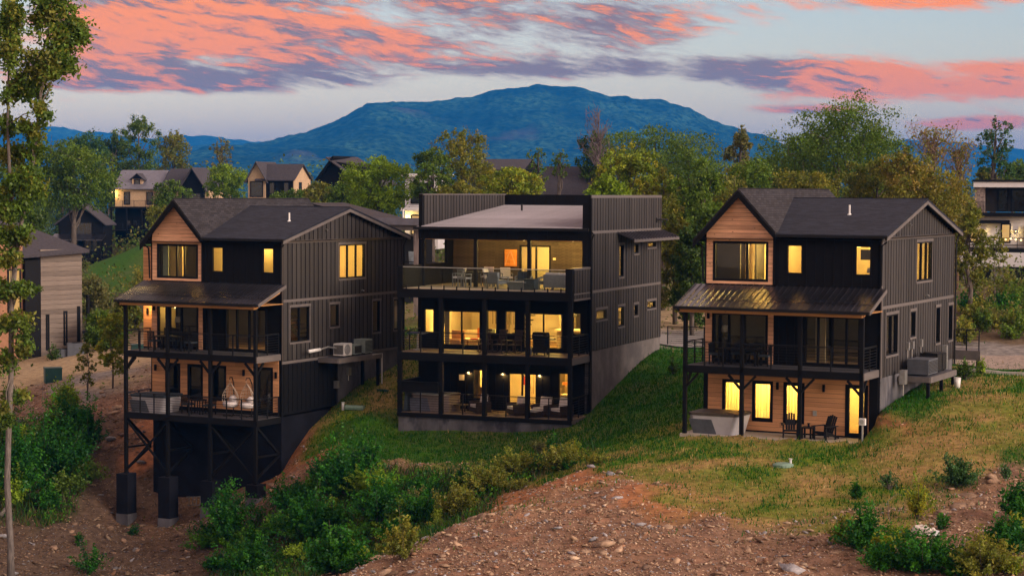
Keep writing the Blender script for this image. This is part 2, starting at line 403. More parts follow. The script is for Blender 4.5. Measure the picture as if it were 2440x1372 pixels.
HP = []      # (x, y, z) height control points
def hp(px, py, Y, dz=0): p = at(px, py, Y); HP.append((p.x, p.y, p.z + dz))
for q in [(1700, 1100, 80), (1900, 1100, 80), (2050, 1110, 79), (1600, 1200, 73.5), (1800, 1200, 73.5), (2000, 1200, 73), (1500, 1300, 66.5), (1800, 1300, 66), (1250, 1372, 62.5),
          (1500, 1372, 62), (1800, 1372, 61.5), (2100, 1372, 61), (2440, 1372, 60), (2100, 1250, 68.5), (2300, 1200, 71.2), (2440, 1150, 74), (2440, 1000, 83), (2300, 1000, 83.5), (2250, 1080, 78),
          (2300, 930, 90), (2400, 885, 100), (2330, 840, 108), (2440, 840, 108), (2350, 740, 125), (2350, 700, 145), (2440, 690, 150), (2400, 672, 186),
          (900, 1372, 66), (1000, 1310, 69), (1150, 1230, 73.3), (1300, 1170, 77.5), (1450, 1110, 82.5),
          (1060, 1268, 80), (960, 1300, 79), (860, 1372, 78), (1200, 1185, 84), (1330, 1140, 86), (1120, 1225, 84),
          (1100, 1100, 94), (1000, 1150, 90), (1300, 1062, 95), (1400, 1085, 88), (1000, 1060, 97), (1500, 1000, 94.5), (1500, 900, 103.5), (1600, 850, 110), (1600, 950, 98), (1560, 1050, 88.5),
          (900, 900, 106), (850, 970, 100.5), (800, 1060, 96.5), (800, 1120, 94), (760, 1200, 92), (680, 1290, 90), (600, 1372, 89), (900, 1250, 86.5), (850, 1330, 85), (980, 1190, 87.5), (930, 1110, 92.5),
          (200, 1250, 98), (100, 1372, 92), (300, 1372, 92), (450, 1330, 93.5), (0, 1300, 95), (-150, 1300, 95), (200, 1100, 105), (250, 1000, 110.5), (150, 930, 117), (100, 880, 127), (250, 862, 125), (0, 1100, 104.5), (50, 905, 122), (-100, 1000, 112),
          (310, 640, 240), (300, 562, 290), (225, 676, 258), (200, 656, 282), (120, 654, 282), (240, 654, 284), (160, 645, 300), (150, 700, 240), (235, 720, 205), (100, 705, 225), (285, 600, 278), (330, 553, 306), (450, 553, 306), (400, 560, 280), (220, 700, 185), (240, 800, 148), (60, 862, 136), (-120, 850, 150), (-100, 700, 220),
          (1600, 800, 117), (1650, 770, 125), (1300, 700, 160), (1800, 690, 165), (2000, 640, 200), (800, 600, 220), (1000, 620, 200)]: hp(*q)
for fr_, lst in ((FL, [(.3, 11.4, -6.91), (.3, 8.6, -7.54), (.3, 5.8, -8.22), (.3, 4.5, -8.67), (.3, 2.5, -9.49), (.3, 1.4, -10.33), (.3, -.2, -11.5), (-1.76, -.3, -12.7), (-3.9, -.3, -13.2), (-8.1, -.3, -13.3),
                       (-8, -2, -14.6), (-5.5, -2, -14.45), (-2.9, -2, -13.6), (-.2, -2, -12.75), (2.5, 11, -6.9), (2.5, 7, -7.9), (2.5, 3, -9.4), (-8.6, 4, -10.3), (-8.6, 8, -8.2), (-8.6, 12, -6.7), (-4, 14, -6.3)]),
                 (FM, [(.2, 11.1, -6.4), (.2, 5.5, -7.6), (.2, .2, -8.95), (0, -2.8, -9.4), (-9.3, -2.8, -10.35), (-4.6, -2.8, -9.85), (-9.7, 1, -8.3), (-9.7, 6, -7.2), (-9.7, 11, -6.3), (-4, 13, -5.9)]),
                 (FR, [(-8.5, -2.3, -8.66), (-4, -2.3, -8.66), (-.3, -2.4, -8.66), (.3, -1.3, -7.9), (.4, 0, -7.2), (.4, 2.5, -7.0), (.5, 6, -6.8), (2.2, 3, -6.9), (2.2, 7, -6.6), (3.5, -1.2, -7.4), (5, 2, -6.9), (.5, 11.5, -6.6), (-8.5, 0, -8.5), (-8.7, 4, -7.6), (-8.7, 9, -6.8), (-4, 14, -6.3)])):
    for u, v, z in lst: HP.append(tuple(fr_.w(u, v, z)))
for x in (-120, -60, 0, 60, 120):
    HP += [(x, 300, -1.5 if x < -40 else 2.5), (x, 40, -5.5 if x < -5 else -3.5), (x, 420, 0)]
HP += [(-60, 100, -4), (-60, 140, 0), (60, 80, 1), (60, 120, 3), (60, 160, 3.5), (60, 200, 3), (-70, 180, 1), (110, 120, 4), (-110, 110, -3)]
HPA = np.array(HP)
def _solve():
    P = HPA[:, :2]; n = len(P)
    D = np.sqrt(((P[:, None] - P[None]) ** 2).sum(-1))
    A = np.zeros((n + 3, n + 3)); A[:n, :n] = D - np.eye(n) * .6; A[:n, n] = 1; A[:n, n + 1:] = P / 100; A[n, :n] = 1; A[n + 1:, :n] = P.T / 100
    b = np.zeros(n + 3); b[:n] = HPA[:, 2]
    return np.linalg.solve(A, b)
HW = _solve()
def vnoise(x, y, seed=0):
    """cheap smooth value noise, vectorised"""
    x = np.asarray(x, float); y = np.asarray(y, float)
    xi = np.floor(x).astype(np.int64); yi = np.floor(y).astype(np.int64); xf = x - xi; yf = y - yi
    def h(a, b):
        k = (a * 374761393 + b * 668265263 + seed * 1442695041) & 0xffffffff
        k = ((k ^ (k >> 13)) * 1274126177) & 0xffffffff
        return ((k ^ (k >> 16)) & 0xffff) / 65535.0
    sx = xf * xf * (3 - 2 * xf); sy = yf * yf * (3 - 2 * yf)
    return (h(xi, yi) * (1 - sx) + h(xi + 1, yi) * sx) * (1 - sy) + (h(xi, yi + 1) * (1 - sx) + h(xi + 1, yi + 1) * sx) * sy
def fbm(x, y, seed=0, oct_=4):
    s = 0; a = .5; tot = 0
    for i in range(oct_): s = s + a * vnoise(x * 2 ** i, y * 2 ** i, seed + i); tot += a; a *= .5
    return s / tot
def base_h(x, y):
    x = np.asarray(x, float).ravel(); y = np.asarray(y, float).ravel(); out = np.empty_like(x); n = len(HPA)
    for i in range(0, len(x), 20000):
        xs, ys = x[i:i + 20000], y[i:i + 20000]
        d = np.sqrt((xs[:, None] - HPA[None, :, 0]) ** 2 + (ys[:, None] - HPA[None, :, 1]) ** 2)
        out[i:i + 20000] = d @ HW[:n] + HW[n] + (xs * HW[n + 1] + ys * HW[n + 2]) / 100
    # beyond the built area the land falls into the wide valley
    far = np.clip((y - 330) / 500, 0, 1); far = far * far * (3 - 2 * far)
    lat = np.clip((np.abs(x) - 130) / 260, 0, 1); lat = lat * lat * (3 - 2 * lat); near = np.clip((45 - y) / 60, 0, 1)
    out = out * (1 - far) + (-45) * far
    out = out * (1 - lat) + np.where(y > 300, -45, -6) * lat
    out = out * (1 - near) + (-9) * near
    return out
def clampf(x, y, z):
    for fr_, lst in ((FL, [(-7.7, -.35, .3, 11.4, -9.2)]), (FM, [(-9.0, -.3, .25, 11.0, -9.6), (-9.0, -.3, -2.3, .3, -9.42)]), (FR, [(-7.8, -.3, .3, 11.5, -9.0), (-8.3, -.0, -2.05, .35, -8.72)])):
        dx, dy = x - fr_.X, y - fr_.Y; u = dx * fr_.c - dy * fr_.sn; v = dx * fr_.sn + dy * fr_.c
        for u0, u1, v0, v1, zz in lst:
            m_ = (u > u0) & (u < u1) & (v > v0) & (v < v1); z = np.where(m_, np.minimum(z, fr_.z0 + zz), z)
    return z
# ---- surface kinds, seeded from what the photograph shows at each spot
KINDS = dict(lush=(.016, .092, .004), bank=(.088, .060, .043), dry=(.30, .205, .072), olive=(.135, .165, .014), rubble=(.215, .128, .086), clay=(.32, .135, .062), tan=(.36, .27, .16), road=(.20, .185, .175), wild=(.050, .048, .022), scrub=(.12, .085, .05))  # bank: rubble soil with the left slope's shade painted in as darker colour
SEEDS = dict(lush=[(1500, 900), (1480, 950), (1530, 990), (1200, 1065), (1050, 1090), (1340, 1055), (1440, 1040), (900, 990), (880, 1050), (960, 1080), (2150, 945), (2090, 985), (2190, 965), (1600, 850), (830, 1020), (300, 620), (300, 660), (2420, 1085), (1480, 1010), (1160, 1110), (1600, 900)],
             dry=[(1620, 1110), (1720, 1155), (1800, 1085), (1920, 1150), (2000, 1130), (2350, 1000), (2420, 960), (2260, 1070), (1900, 1205), (1540, 1140), (2330, 1050), (1700, 1200), (2120, 1090)],
             olive=[(1760, 1115), (1950, 1090), (2100, 1060), (2280, 930), (2400, 905), (1650, 1070), (1560, 1070), (2050, 1160), (815, 985), (930, 930), (1480, 1090), (1850, 1180), (2200, 1000), (1000, 1130)],
             rubble=[(1300, 1260), (1500, 1250), (1700, 1290), (1900, 1310), (1100, 1330), (2300, 1230), (2400, 1180), (2420, 1130), (970, 1112), (690, 1110), (1450, 1190), (1200, 1300), (1650, 1360), (1300, 1350), (2000, 1260), (150, 950), (250, 950), (1900, 1372), (1010, 1120)],
             bank=[(200, 1150), (300, 1350), (100, 1320), (250, 1050), (450, 1300), (620, 1220), (330, 1150), (230, 1240), (150, 1250), (400, 1340)],
             clay=[(1510, 1185), (1630, 1200), (2130, 1015), (725, 1055), (335, 1085), (1330, 1160), (1700, 1215), (700, 1075)],
             tan=[(220, 885), (120, 905), (300, 868), (1640, 775)], road=[(2330, 845), (2440, 845), (1620, 800), (200, 920)],
             wild=[(800, 1200), (900, 1200), (700, 1340), (100, 1100), (1000, 1240), (850, 1320), (60, 1200), (600, 1350), (200, 760), (240, 720), (1100, 1180), (1250, 1130)], scrub=[(2350, 760), (2400, 720), (2300, 790), (2440, 1260), (2200, 1330)])
def ground_px(px, py):
    r = ray(px, py); ks = np.linspace(45, 400, 800); x = r.x * ks / r.y; z = CAMZ + r.z * ks / r.y
    h = base_h(x, ks); i = np.argmax(z <= h)
    return Vector((x[i], ks[i], h[i]))
SP, SK, SC = [], [], []
for k, l in SEEDS.items():
    for q in l:
        p = ground_px(*q); SP.append((p.x, p.y)); SK.append(k); SC.append(KINDS[k])
for x in range(-300, 301, 60):
    for y in (180, 230, 300, 400): 
        if abs(x) > 20 or y > 200: SP.append((x, y)); SK.append('wild'); SC.append(KINDS['wild'])
SP = np.array(SP); SC = np.array(SC); KN = list(KINDS)
SKM = np.array([[1.0 if k == kk else 0.0 for kk in KN] for k in SK])
def zone(x, y):
    x = np.asarray(x, float).ravel(); y = np.asarray(y, float).ravel(); W = np.zeros((len(x), len(KN)))
    wx = x + (fbm(x * .35, y * .35, 5) - .5) * 5; wy = y + (fbm(x * .35, y * .35, 9) - .5) * 9
    for i in range(0, len(x), 20000):
        d2 = (wx[i:i + 20000, None] - SP[None, :, 0]) ** 2 + ((wy[i:i + 20000, None] - SP[None, :, 1]) * .6) ** 2 + .3
        k = d2 ** -2.2; W[i:i + 20000] = (k @ SKM) / k.sum(1, keepdims=True)
    return W
def grade(lo, hi, step, end, g=1.12):
    a = [lo]; 
    while a[-1] < hi: a.append(a[-1] + step)
    s_ = step
    while a[-1] < end: s_ *= g; a.append(a[-1] + s_)
    return a
gx = grade(0, 34, .30, 6000, 1.16); gx = np.array([-q for q in gx[:0:-1]] + gx)
gy = grade(58, 112, .36, 11500, 1.075); gy = np.concatenate([np.array([-200, -60, 0, 25, 40, 50, 54]), np.array(gy)])
GX, GY = np.meshgrid(gx, gy); gz0 = base_h(GX, GY)
ZW = zone(GX, GY); iR = KN.index('rubble'); iC = KN.index('clay'); iW = KN.index('wild')
iB = KN.index('bank'); rough = np.clip(ZW[:, iR] + ZW[:, iB] + .6 * ZW[:, iC] + .5 * ZW[:, iW], 0, 1)
fx, fy = GX.ravel(), GY.ravel()
nearm = np.clip((170 - fy) / 40, 0, 1)
bumps = (fbm(fx * .5, fy * .5, 3) - .5) * .75 * (.35 + .65 * rough) + (fbm(fx * 1.9, fy * 1.9, 4) - .5) * .22 * (.25 + .75 * rough)
gzz = clampf(fx, fy, gz0 + bumps * nearm)
colr = ZW @ np.array([KINDS[k] for k in KN])
vn = fbm(fx * .6, fy * .6, 21); vn2 = fbm(fx * 1.7, fy * 1.7, 22)
iD, iO, iL = KN.index('dry'), KN.index('olive'), KN.index('lush')
gr = np.clip(ZW[:, iD] + ZW[:, iO] + .3 * ZW[:, iL], 0, 1)[:, None]
mixc = np.clip((vn - .42) * 4, 0, 1)[:, None]
colr = colr * (1 - .75 * gr) + .75 * gr * (mixc * np.array((.29, .19, .075)) + (1 - mixc) * np.array((.095, .15, .012)))
cl_ = (np.clip((vn2 - .60) * 6, 0, 1) * (.5 * ZW[:, iR] + .35 * ZW[:, iD]))[:, None]
colr = colr * (1 - cl_) + cl_ * np.array((.26, .115, .06))
vn3 = fbm(fx * .22, fy * .22, 25); dk = (np.clip((vn3 - .5) * 5, 0, 1) * .55 * ZW[:, iR])[:, None]; colr = colr * (1 - dk) + dk * np.array((.125, .085, .062))
far_ = np.clip((fy - 300) / 200, 0, 1)[:, None]; colr = colr * (1 - far_) + far_ * np.array((.03, .045, .018))
nx_, ny_ = len(gx), len(gy)
ii = np.arange(nx_ * ny_).reshape(ny_, nx_)
GF = np.stack([ii[:-1, :-1].ravel(), ii[:-1, 1:].ravel(), ii[1:, 1:].ravel(), ii[1:, :-1].ravel()], 1)
GROUNDM = vcol_mat('earth_and_turf', .95, .42, 2.6, .06, 5.0, .1)
gro = link('ground', mesh_np('ground', np.stack([fx, fy, gzz], 1), GF, GROUNDM, colr, True)); tag(gro, kind='structure')
gro['label'] = 'sloping ground of grass, red clay and broken shale around the houses'
GZG = gzz.reshape(ny_, nx_)
def gz(x, y):
    """height of the built ground (bilinear), scalar or arrays"""
    x = np.atleast_1d(np.asarray(x, float)); y = np.atleast_1d(np.asarray(y, float))
    i = np.clip(np.searchsorted(gx, x) - 1, 0, nx_ - 2); j = np.clip(np.searchsorted(gy, y) - 1, 0, ny_ - 2)
    tx = (x - gx[i]) / (gx[i + 1] - gx[i]); ty = (y - gy[j]) / (gy[j + 1] - gy[j])
    return (GZG[j, i] * (1 - tx) + GZG[j, i + 1] * tx) * (1 - ty) + (GZG[j + 1, i] * (1 - tx) + GZG[j + 1, i + 1] * tx) * ty
def gpt(px, py):
    p = ground_px(px, py)
    r = ray(px, py); ks = np.linspace(max(40, p.y - 8), p.y + 8, 400); x = r.x * ks / r.y; z = CAMZ + r.z * ks / r.y
    h = gz(x, ks); i = int(np.argmax(z <= h)) if (z <= h).any() else 200
    return Vector((x[i], ks[i], h[i]))

# ---- roads, drives and kerbs
def strip(name, pts, width, m_, lift=.02, kind='structure', label=None):
    mb = MB(); P = [Vector((p[0], p[1], 0)) for p in pts]; n = len(P); L = []; 
    for i in range(n):
        d = (P[min(i + 1, n - 1)] - P[max(i - 1, 0)]).normalized(); a = Vector((-d.y, d.x, 0)) * width / 2
        L.append((P[i] - a, P[i], P[i] + a))
    vs = []
    for q in L:
        for p in q: vs.append((p.x, p.y, float(gz(p.x, p.y)[0]) + lift))
    fs = []
    for i in range(n - 1):
        for k in range(2): fs.append((i * 3 + k, i * 3 + k + 1, i * 3 + 4 + k, i * 3 + 3 + k))
    o = mb.add(vs, fs).build(name, m_, None, True); tag(o, label, None, None, kind); return o
def dens_pts(a, b, n): return [(a[0] + (b[0] - a[0]) * i / n, a[1] + (b[1] - a[1]) * i / n) for i in range(n + 1)]
ROADM = mat('pale_asphalt', (.19, .18, .175), .9, .15, 1.5, bump=.005, bscale=20); KERBM = mat('kerb_concrete', (.40, .38, .36), .85, .12, 2)
GRAVELM = mat('gravel_drive', (.27, .215, .18), .95, .4, 5, bump=.03, bscale=9)
a, b = at(215, 566, 286), at(345, 552, 300)
strip('road', dens_pts((a.x - 4, a.y - 4), (b.x + 12, b.y + 6), 14), 5.0, ROADM, .15)
a, b = gpt(1560, 806), gpt(1700, 815)
strip('driveway', dens_pts((a.x - 2, a.y), (b.x, b.y), 10), 4.5, ROADM, .10)
a, b = gpt(2285, 862), gpt(2470, 868)
strip('gravel_lane', dens_pts((a.x - 1, a.y), (b.x + 3, b.y), 14), 7.0, GRAVELM, .08)

# ================================================================ house kit
def shingle(name, row, base=(.034, .033, .040)):
    mt, n, b = principled(name); t = n.t
    tc = n.n('ShaderNodeTexCoord'); sp_ = n.n('ShaderNodeSeparateXYZ'); t.links.new(tc.outputs['Object'], sp_.inputs[0])
    bk = n.n('ShaderNodeTexBrick'); t.links.new(n.xyz(n.m('ADD', sp_.outputs[0], sp_.outputs[1]), sp_.outputs[2], 0.0), bk.inputs['Vector'])
    bk.inputs['Scale'].default_value = 1.0; bk.inputs['Brick Width'].default_value = .34; bk.inputs['Row Height'].default_value = row; bk.inputs['Mortar Size'].default_value = row * .10
    bk.inputs['Color1'].default_value = (*[c * 1.35 for c in base], 1); bk.inputs['Color2'].default_value = (*[c * .7 for c in base], 1); bk.inputs['Mortar'].default_value = (*[c * .35 for c in base], 1); bk.inputs['Bias'].default_value = 0
    f = n.noise(tc.outputs['Object'], 1.3, 6, .6); f2 = n.noise(tc.outputs['Object'], 40, 3, .7)
    v = n.m('ADD', n.m('MULTIPLY', f, .5), n.m('MULTIPLY', f2, 1.0)); v = n.m('ADD', v, .2)
    t.links.new(n.mix(1.0, bk.outputs[0], n.xyz(v, v, v), 'MULTIPLY'), b.inputs['Base Color']); b.inputs['Roughness'].default_value = .92; setspec(b, .25)
    bn = n.n('ShaderNodeBump'); bn.inputs['Strength'].default_value = .8; bn.inputs['Distance'].default_value = .015
    t.links.new(bk.outputs['Fac'], bn.inputs['Height']); bn.invert = True; t.links.new(bn.outputs[0], b.inputs['Normal'])
    return mt
def sheer():
    mt = bpy.data.materials.new('sheer_curtain'); mt.use_nodes = True; t = mt.node_tree; t.nodes.clear(); n = NT(t); d = n.n('ShaderNodeBsdfDiffuse'); tl = n.n('ShaderNodeBsdfTranslucent'); d.inputs[0].default_value = tl.inputs[0].default_value = (.80, .70, .50, 1)
    mx = n.n('ShaderNodeMixShader'); mx.inputs[0].default_value = .6; t.links.new(d.outputs[0], mx.inputs[1]); t.links.new(tl.outputs[0], mx.inputs[2]); o = n.n('ShaderNodeOutputMaterial'); t.links.new(mx.outputs[0], o.inputs[0]); return mt
SHEER = sheer()
SH_LOW = shingle('shingle_low_slope', .036, (.021, .025, .040)); SH_STEEP = shingle('shingle_steep', .10)

def PB(mb, pl, a0, a1, d0, d1, z0, z1):
    k, o = pl
    if k == 'F': return mb.box(a0, a1, o - d1, o - d0, z0, z1)
    return mb.box(o + d0, o + d1, a0, a1, z0, z1)
def cells(a0, a1, z0, z1, holes):
    As = sorted({a0, a1, *[min(max(h[i], a0), a1) for h in holes for i in (0, 1)]}); Zs = sorted({z0, z1, *[min(max(h[i], z0), z1) for h in holes for i in (2, 3)]})
    out = []
    for i in range(len(As) - 1):
        run = None
        for j in range(len(Zs) - 1):
            ca_, cz_ = (As[i] + As[i + 1]) / 2, (Zs[j] + Zs[j + 1]) / 2
            solid = not any(h[0] < ca_ < h[1] and h[2] < cz_ < h[3] for h in holes)
            if solid: run = [Zs[j], Zs[j + 1]] if run is None else [run[0], Zs[j + 1]]
            if (not solid or j == len(Zs) - 2) and run: out.append((As[i], As[i + 1], *run)); run = None
    return out
class House:
    def __init__(s, fr, name, label, group=None):
        s.fr = fr; s.o = fr.root(name, label, 'house', group); s.off = fr.off
    def part(s, mb, name, m_, parent=None, smooth=False): return mb.build(name, m_, parent or s.o, smooth, s.off)
    def pc(s, name, m_, parent, *b): return piece(name, m_, parent or s.o, *b, off=s.off)
    def pp(s, name, m_, parent, pl, a0, a1, d0, d1, z0, z1):
        k, o = pl
        if k == 'F': return s.pc(name, m_, parent, a0, a1, o - d1, o - d0, z0, z1)
        return s.pc(name, m_, parent, o + d0, o + d1, a0, a1, z0, z1)
    def wall(s, name, pl, a0, a1, z0, z1, holes, m_, th=.15, d=0.0):
        mb = MB()
        for c in cells(a0, a1, z0, z1, holes): PB(mb, pl, c[0], c[1], -th + d, d, c[2], c[3])
        return s.part(mb, name, m_)
    def planks(s, wall, pl, a0, a1, z0, z1, row, holes, m_, clip=None, maxlen=3.2):
        z = z0; k, o = pl
        while z < z1 - .02:
            zt = min(z + row, z1); segs = [(a0, a1)]
            for h in holes:
                if min(h[3], zt) - max(h[2], z) > .5 * (zt - z):
                    segs = [q for sg in segs for q in ((sg[0], min(sg[1], h[0])), (max(sg[0], h[1]), sg[1])) if q[1] - q[0] > .03]
            for p, q in segs:
                pts = [p]; 
                while q - pts[-1] > maxlen: pts.append(pts[-1] + random.uniform(1.2, maxlen - .3))
                pts.append(q)
                for i in range(len(pts) - 1):
                    l, r = pts[i] + .002, pts[i + 1] - .002; th = .022 + random.uniform(0, .006)
                    if clip is None: s.pp('plank', m_, wall, pl, l, r, .001, th, z + .006, zt - .006)
                    else:
                        (c0, c1), (e0, e1) = clip(z + .006), clip(zt - .006)
                        if min(c1, r) - max(c0, l) < .05: continue
                        poly = [(max(l, c0), z + .006), (min(r, c1), z + .006), (max(min(r, e1), max(l, e0)), zt - .006), (max(l, e0) if max(l, e0) < min(r, e1) else min(r, e1), zt - .006)]
                        mb = MB().prism(poly, (lambda a, b, d: (a, o - d, b)) if k == 'F' else (lambda a, b, d: (o + d, a, b)), .001, th)
                        s.part(mb, 'plank', m_, wall)
            z = zt
    def battens(s, wall, pl, a0, a1, z0, z1, step, m_, holes=(), top=None, wd=.055, th=.03):
        n = round((a1 - a0) / step)
        for i in range(n + 1):
            a = a0 + (a1 - a0) * i / n; zt = z1 if top is None else min(z1, top(a)) if z1 else top(a)
            spans = [(z0, zt)]
            for h in holes:
                if h[0] - .01 < a < h[1] + .01:
                    spans = [q for sp_ in spans for q in ((sp_[0], min(sp_[1], h[2])), (max(sp_[0], h[3]), sp_[1])) if q[1] - q[0] > .04]
            for q in spans: s.pp('batten', m_, wall, pl, a - wd / 2, a + wd / 2, .001, th, q[0], q[1])
    def boards(s, wall, pl, a0, a1, z0, z1, step, m_, holes=(), top=None, gap=.085, th=.032):
        """vertical siding boards standing proud of dark gaps, cut round the openings"""
        n = round((a1 - a0) / step); wd = (a1 - a0) / n
        for i in range(n):
            l, r = a0 + i * wd + gap / 2, a0 + (i + 1) * wd - gap / 2; zt = z1 if top is None else min(top(l), top(r))
            if zt - z0 < .05: continue
            hs = sorted([h for h in holes if h[0] < r and h[1] > l and h[2] < zt and h[3] > z0], key=lambda h: h[2]); z = z0; t_ = th + random.uniform(-.003, .003)
            for h in hs:
                if h[2] - z > .04: s.pp('board', m_, wall, pl, l, r, .001, t_, z, h[2])
                for p, q in ((l, min(r, h[0])), (max(l, h[1]), r)):
                    if q - p > .03: s.pp('board', m_, wall, pl, p, q, .001, t_, max(z0, h[2]), min(zt, h[3]))
                z = h[3]
            if zt - z > .04: s.pp('board', m_, wall, pl, l, r, .001, t_, z, zt)
    def window(s, pl, a0, a1, z0, z1, fm, mull=(), fw=.07, casing=None, g=None, hm=(), name='window', rec=.05):
        mb = MB()
        for q in ((a0, a0 + fw, z0, z1), (a1 - fw, a1, z0, z1), (a0 + fw, a1 - fw, z0, z0 + fw), (a0 + fw, a1 - fw, z1 - fw, z1)): PB(mb, pl, q[0], q[1], -.10, .035, q[2], q[3])
        xs = [a0 + fw] + [a0 + (a1 - a0) * f for f in mull] + [a1 - fw]
        for x in xs[1:-1]: PB(mb, pl, x - fw * .45, x + fw * .45, -.09, .02, z0 + fw, z1 - fw)
        for f in hm: PB(mb, pl, a0 + fw, a1 - fw, -.09, .018, z0 + (z1 - z0) * f - fw * .4, z0 + (z1 - z0) * f + fw * .4)
        o = s.part(mb, name, fm)
        if casing:
            c = casing; mb = MB()
            PB(mb, pl, a0 - .10, a1 + .10, .0, .06, z1 + .001, z1 + .13); PB(mb, pl, a0 - .07, a1 + .07, .0, .065, z0 - .10, z0 - .001)
            PB(mb, pl, a0 - .07, a0 - .001, .0, .045, z0, z1); PB(mb, pl, a1 + .001, a1 + .07, .0, .045, z0, z1)
            s.part(mb, 'casing', c, o)
        for i in range(len(xs) - 1): s.pp('pane', g or GLASS, o, pl, xs[i] + .003, xs[i + 1] - .003, -rec - .008, -rec, z0 + fw + .003, z1 - fw - .003)
        return o
    def room(s, u0, u1, v0, v1, z0, z1, wm, fm=None, open_='F', name='room'):
        mb = MB(); A = (u0, v0, z0); 
        c = {(i, j, k): ((u0, u1)[i], (v0, v1)[j], (z0, z1)[k]) for i in (0, 1) for j in (0, 1) for k in (0, 1)}
        q = lambda *l: mb.quad(*[c[x] for x in l])
        if 'F' not in open_: q((0, 0, 0), (1, 0, 0), (1, 0, 1), (0, 0, 1))
        if 'S' not in open_: q((1, 0, 0), (1, 1, 0), (1, 1, 1), (1, 0, 1))
        q((0, 1, 0), (1, 1, 0), (1, 1, 1), (0, 1, 1)); q((0, 0, 0), (0, 1, 0), (0, 1, 1), (0, 0, 1)); q((0, 0, 1), (1, 0, 1), (1, 1, 1), (0, 1, 1))
        o = s.part(mb, name, wm)
        s.part(MB().quad(*[c[x] for x in ((0, 0, 0), (1, 0, 0), (1, 1, 0), (0, 1, 0))]), 'room_floor', fm or FLOORW, o)
        return o
    def light(s, u, v, z, watts, **k): return lamp(s.o, (u, v, z + s.off[2]), watts, **k)
    def railing(s, p0, p1, zf, h, n_cab, posts, ends=True, m_=STEEL):
        """horizontal cable railing from p0 to p1 (u,v), floor zf"""
        a = Vector((p0[0], p0[1], 0)); b = Vector((p1[0], p1[1], 0))
        mb = MB().beam(a + Vector((0, 0, zf + h)), b + Vector((0, 0, zf + h)), .07, .04)
        o = s.part(mb, 'railing', m_)
        for f in posts:
            p = a.lerp(b, f); s.pc('railing_post', m_, o, p.x - .025, p.x + .025, p.y - .025, p.y + .025, zf, zf + h - .02)
        for i in range(n_cab):
            z = zf + .10 + (h - .16) * i / (n_cab - 1)
            s.part(MB().beam(a + Vector((0, 0, z)), b + Vector((0, 0, z)), .016, .016), 'rail_bar', m_, o)
        return o

def roof_slab(H, quads, th, name, m_, parent=None):
    """quads: list of 4 top-surface corners; closed slab going down by th"""
    mb = MB()
    for q in quads:
        top = [Vector(p) for p in q]; bot = [p - Vector((0, 0, th)) for p in top]
        mb.add(top + bot, [(0, 1, 2, 3), (7, 6, 5, 4), (0, 4, 5, 1), (1, 5, 6, 2), (2, 6, 7, 3), (3, 7, 4, 0)])
    return H.part(mb, name, m_, parent)
def seam_roof(H, roof, u0, u1, v0, z0, v1, z1, step, m_, ribs=1):
    """panels running down a slope from (v0,z0) top to (v1,z1) eave, one object each"""
    n = round((u1 - u0) / step); wd = (u1 - u0) / n; L = math.hypot(v1 - v0, z1 - z0)
    dv, dz = (v1 - v0) / L, (z1 - z0) / L; nv, nz = (dz, -dv) if -dv > 0 else (-dz, dv)
    mb = MB()
    def pr(x0, x1, h0, h1):
        vs = []
        for h in (h0, h1):
            for (x, l) in ((x0, 0), (x1, 0), (x1, L), (x0, L)): vs.append((x, dv * l + nv * h, dz * l + nz * h))
        mb.add(vs, [(0, 3, 2, 1), (4, 5, 6, 7), (0, 1, 5, 4), (1, 2, 6, 5), (2, 3, 7, 6), (3, 0, 4, 7)])
    pr(.002, wd - .002, 0, .012)
    for k in range(ribs):
        x = wd * (k + .5) / ribs if ribs > 1 else .02
        pr(x - .012, x + .012, .013, .048)
    me = mb.mesh('roof_panel', m_)
    for i in range(n): link('roof_panel', me, roof, (u0 + i * wd, v0 + H.off[1], z0 + H.off[2]))
def sconce(H, u, z, parent=None, pl=('F', 0), lit=False):
    mb = MB(); PB(mb, pl, u - .05, u + .05, .03, .12, z - .16, z + .16); PB(mb, pl, u - .03, u + .03, .0, .03, z - .08, z + .08)
    return H.part(mb, 'wall_sconce', BLACK)
def gooseneck(H, v, z, u=0.0):
    mb = MB().tube([(u + .0, v, z), (u + .10, v, z + .03), (u + .18, v, z - .02)], [.035, .03, .05], 8)
    return H.part(mb, 'camera_light', CHROME)

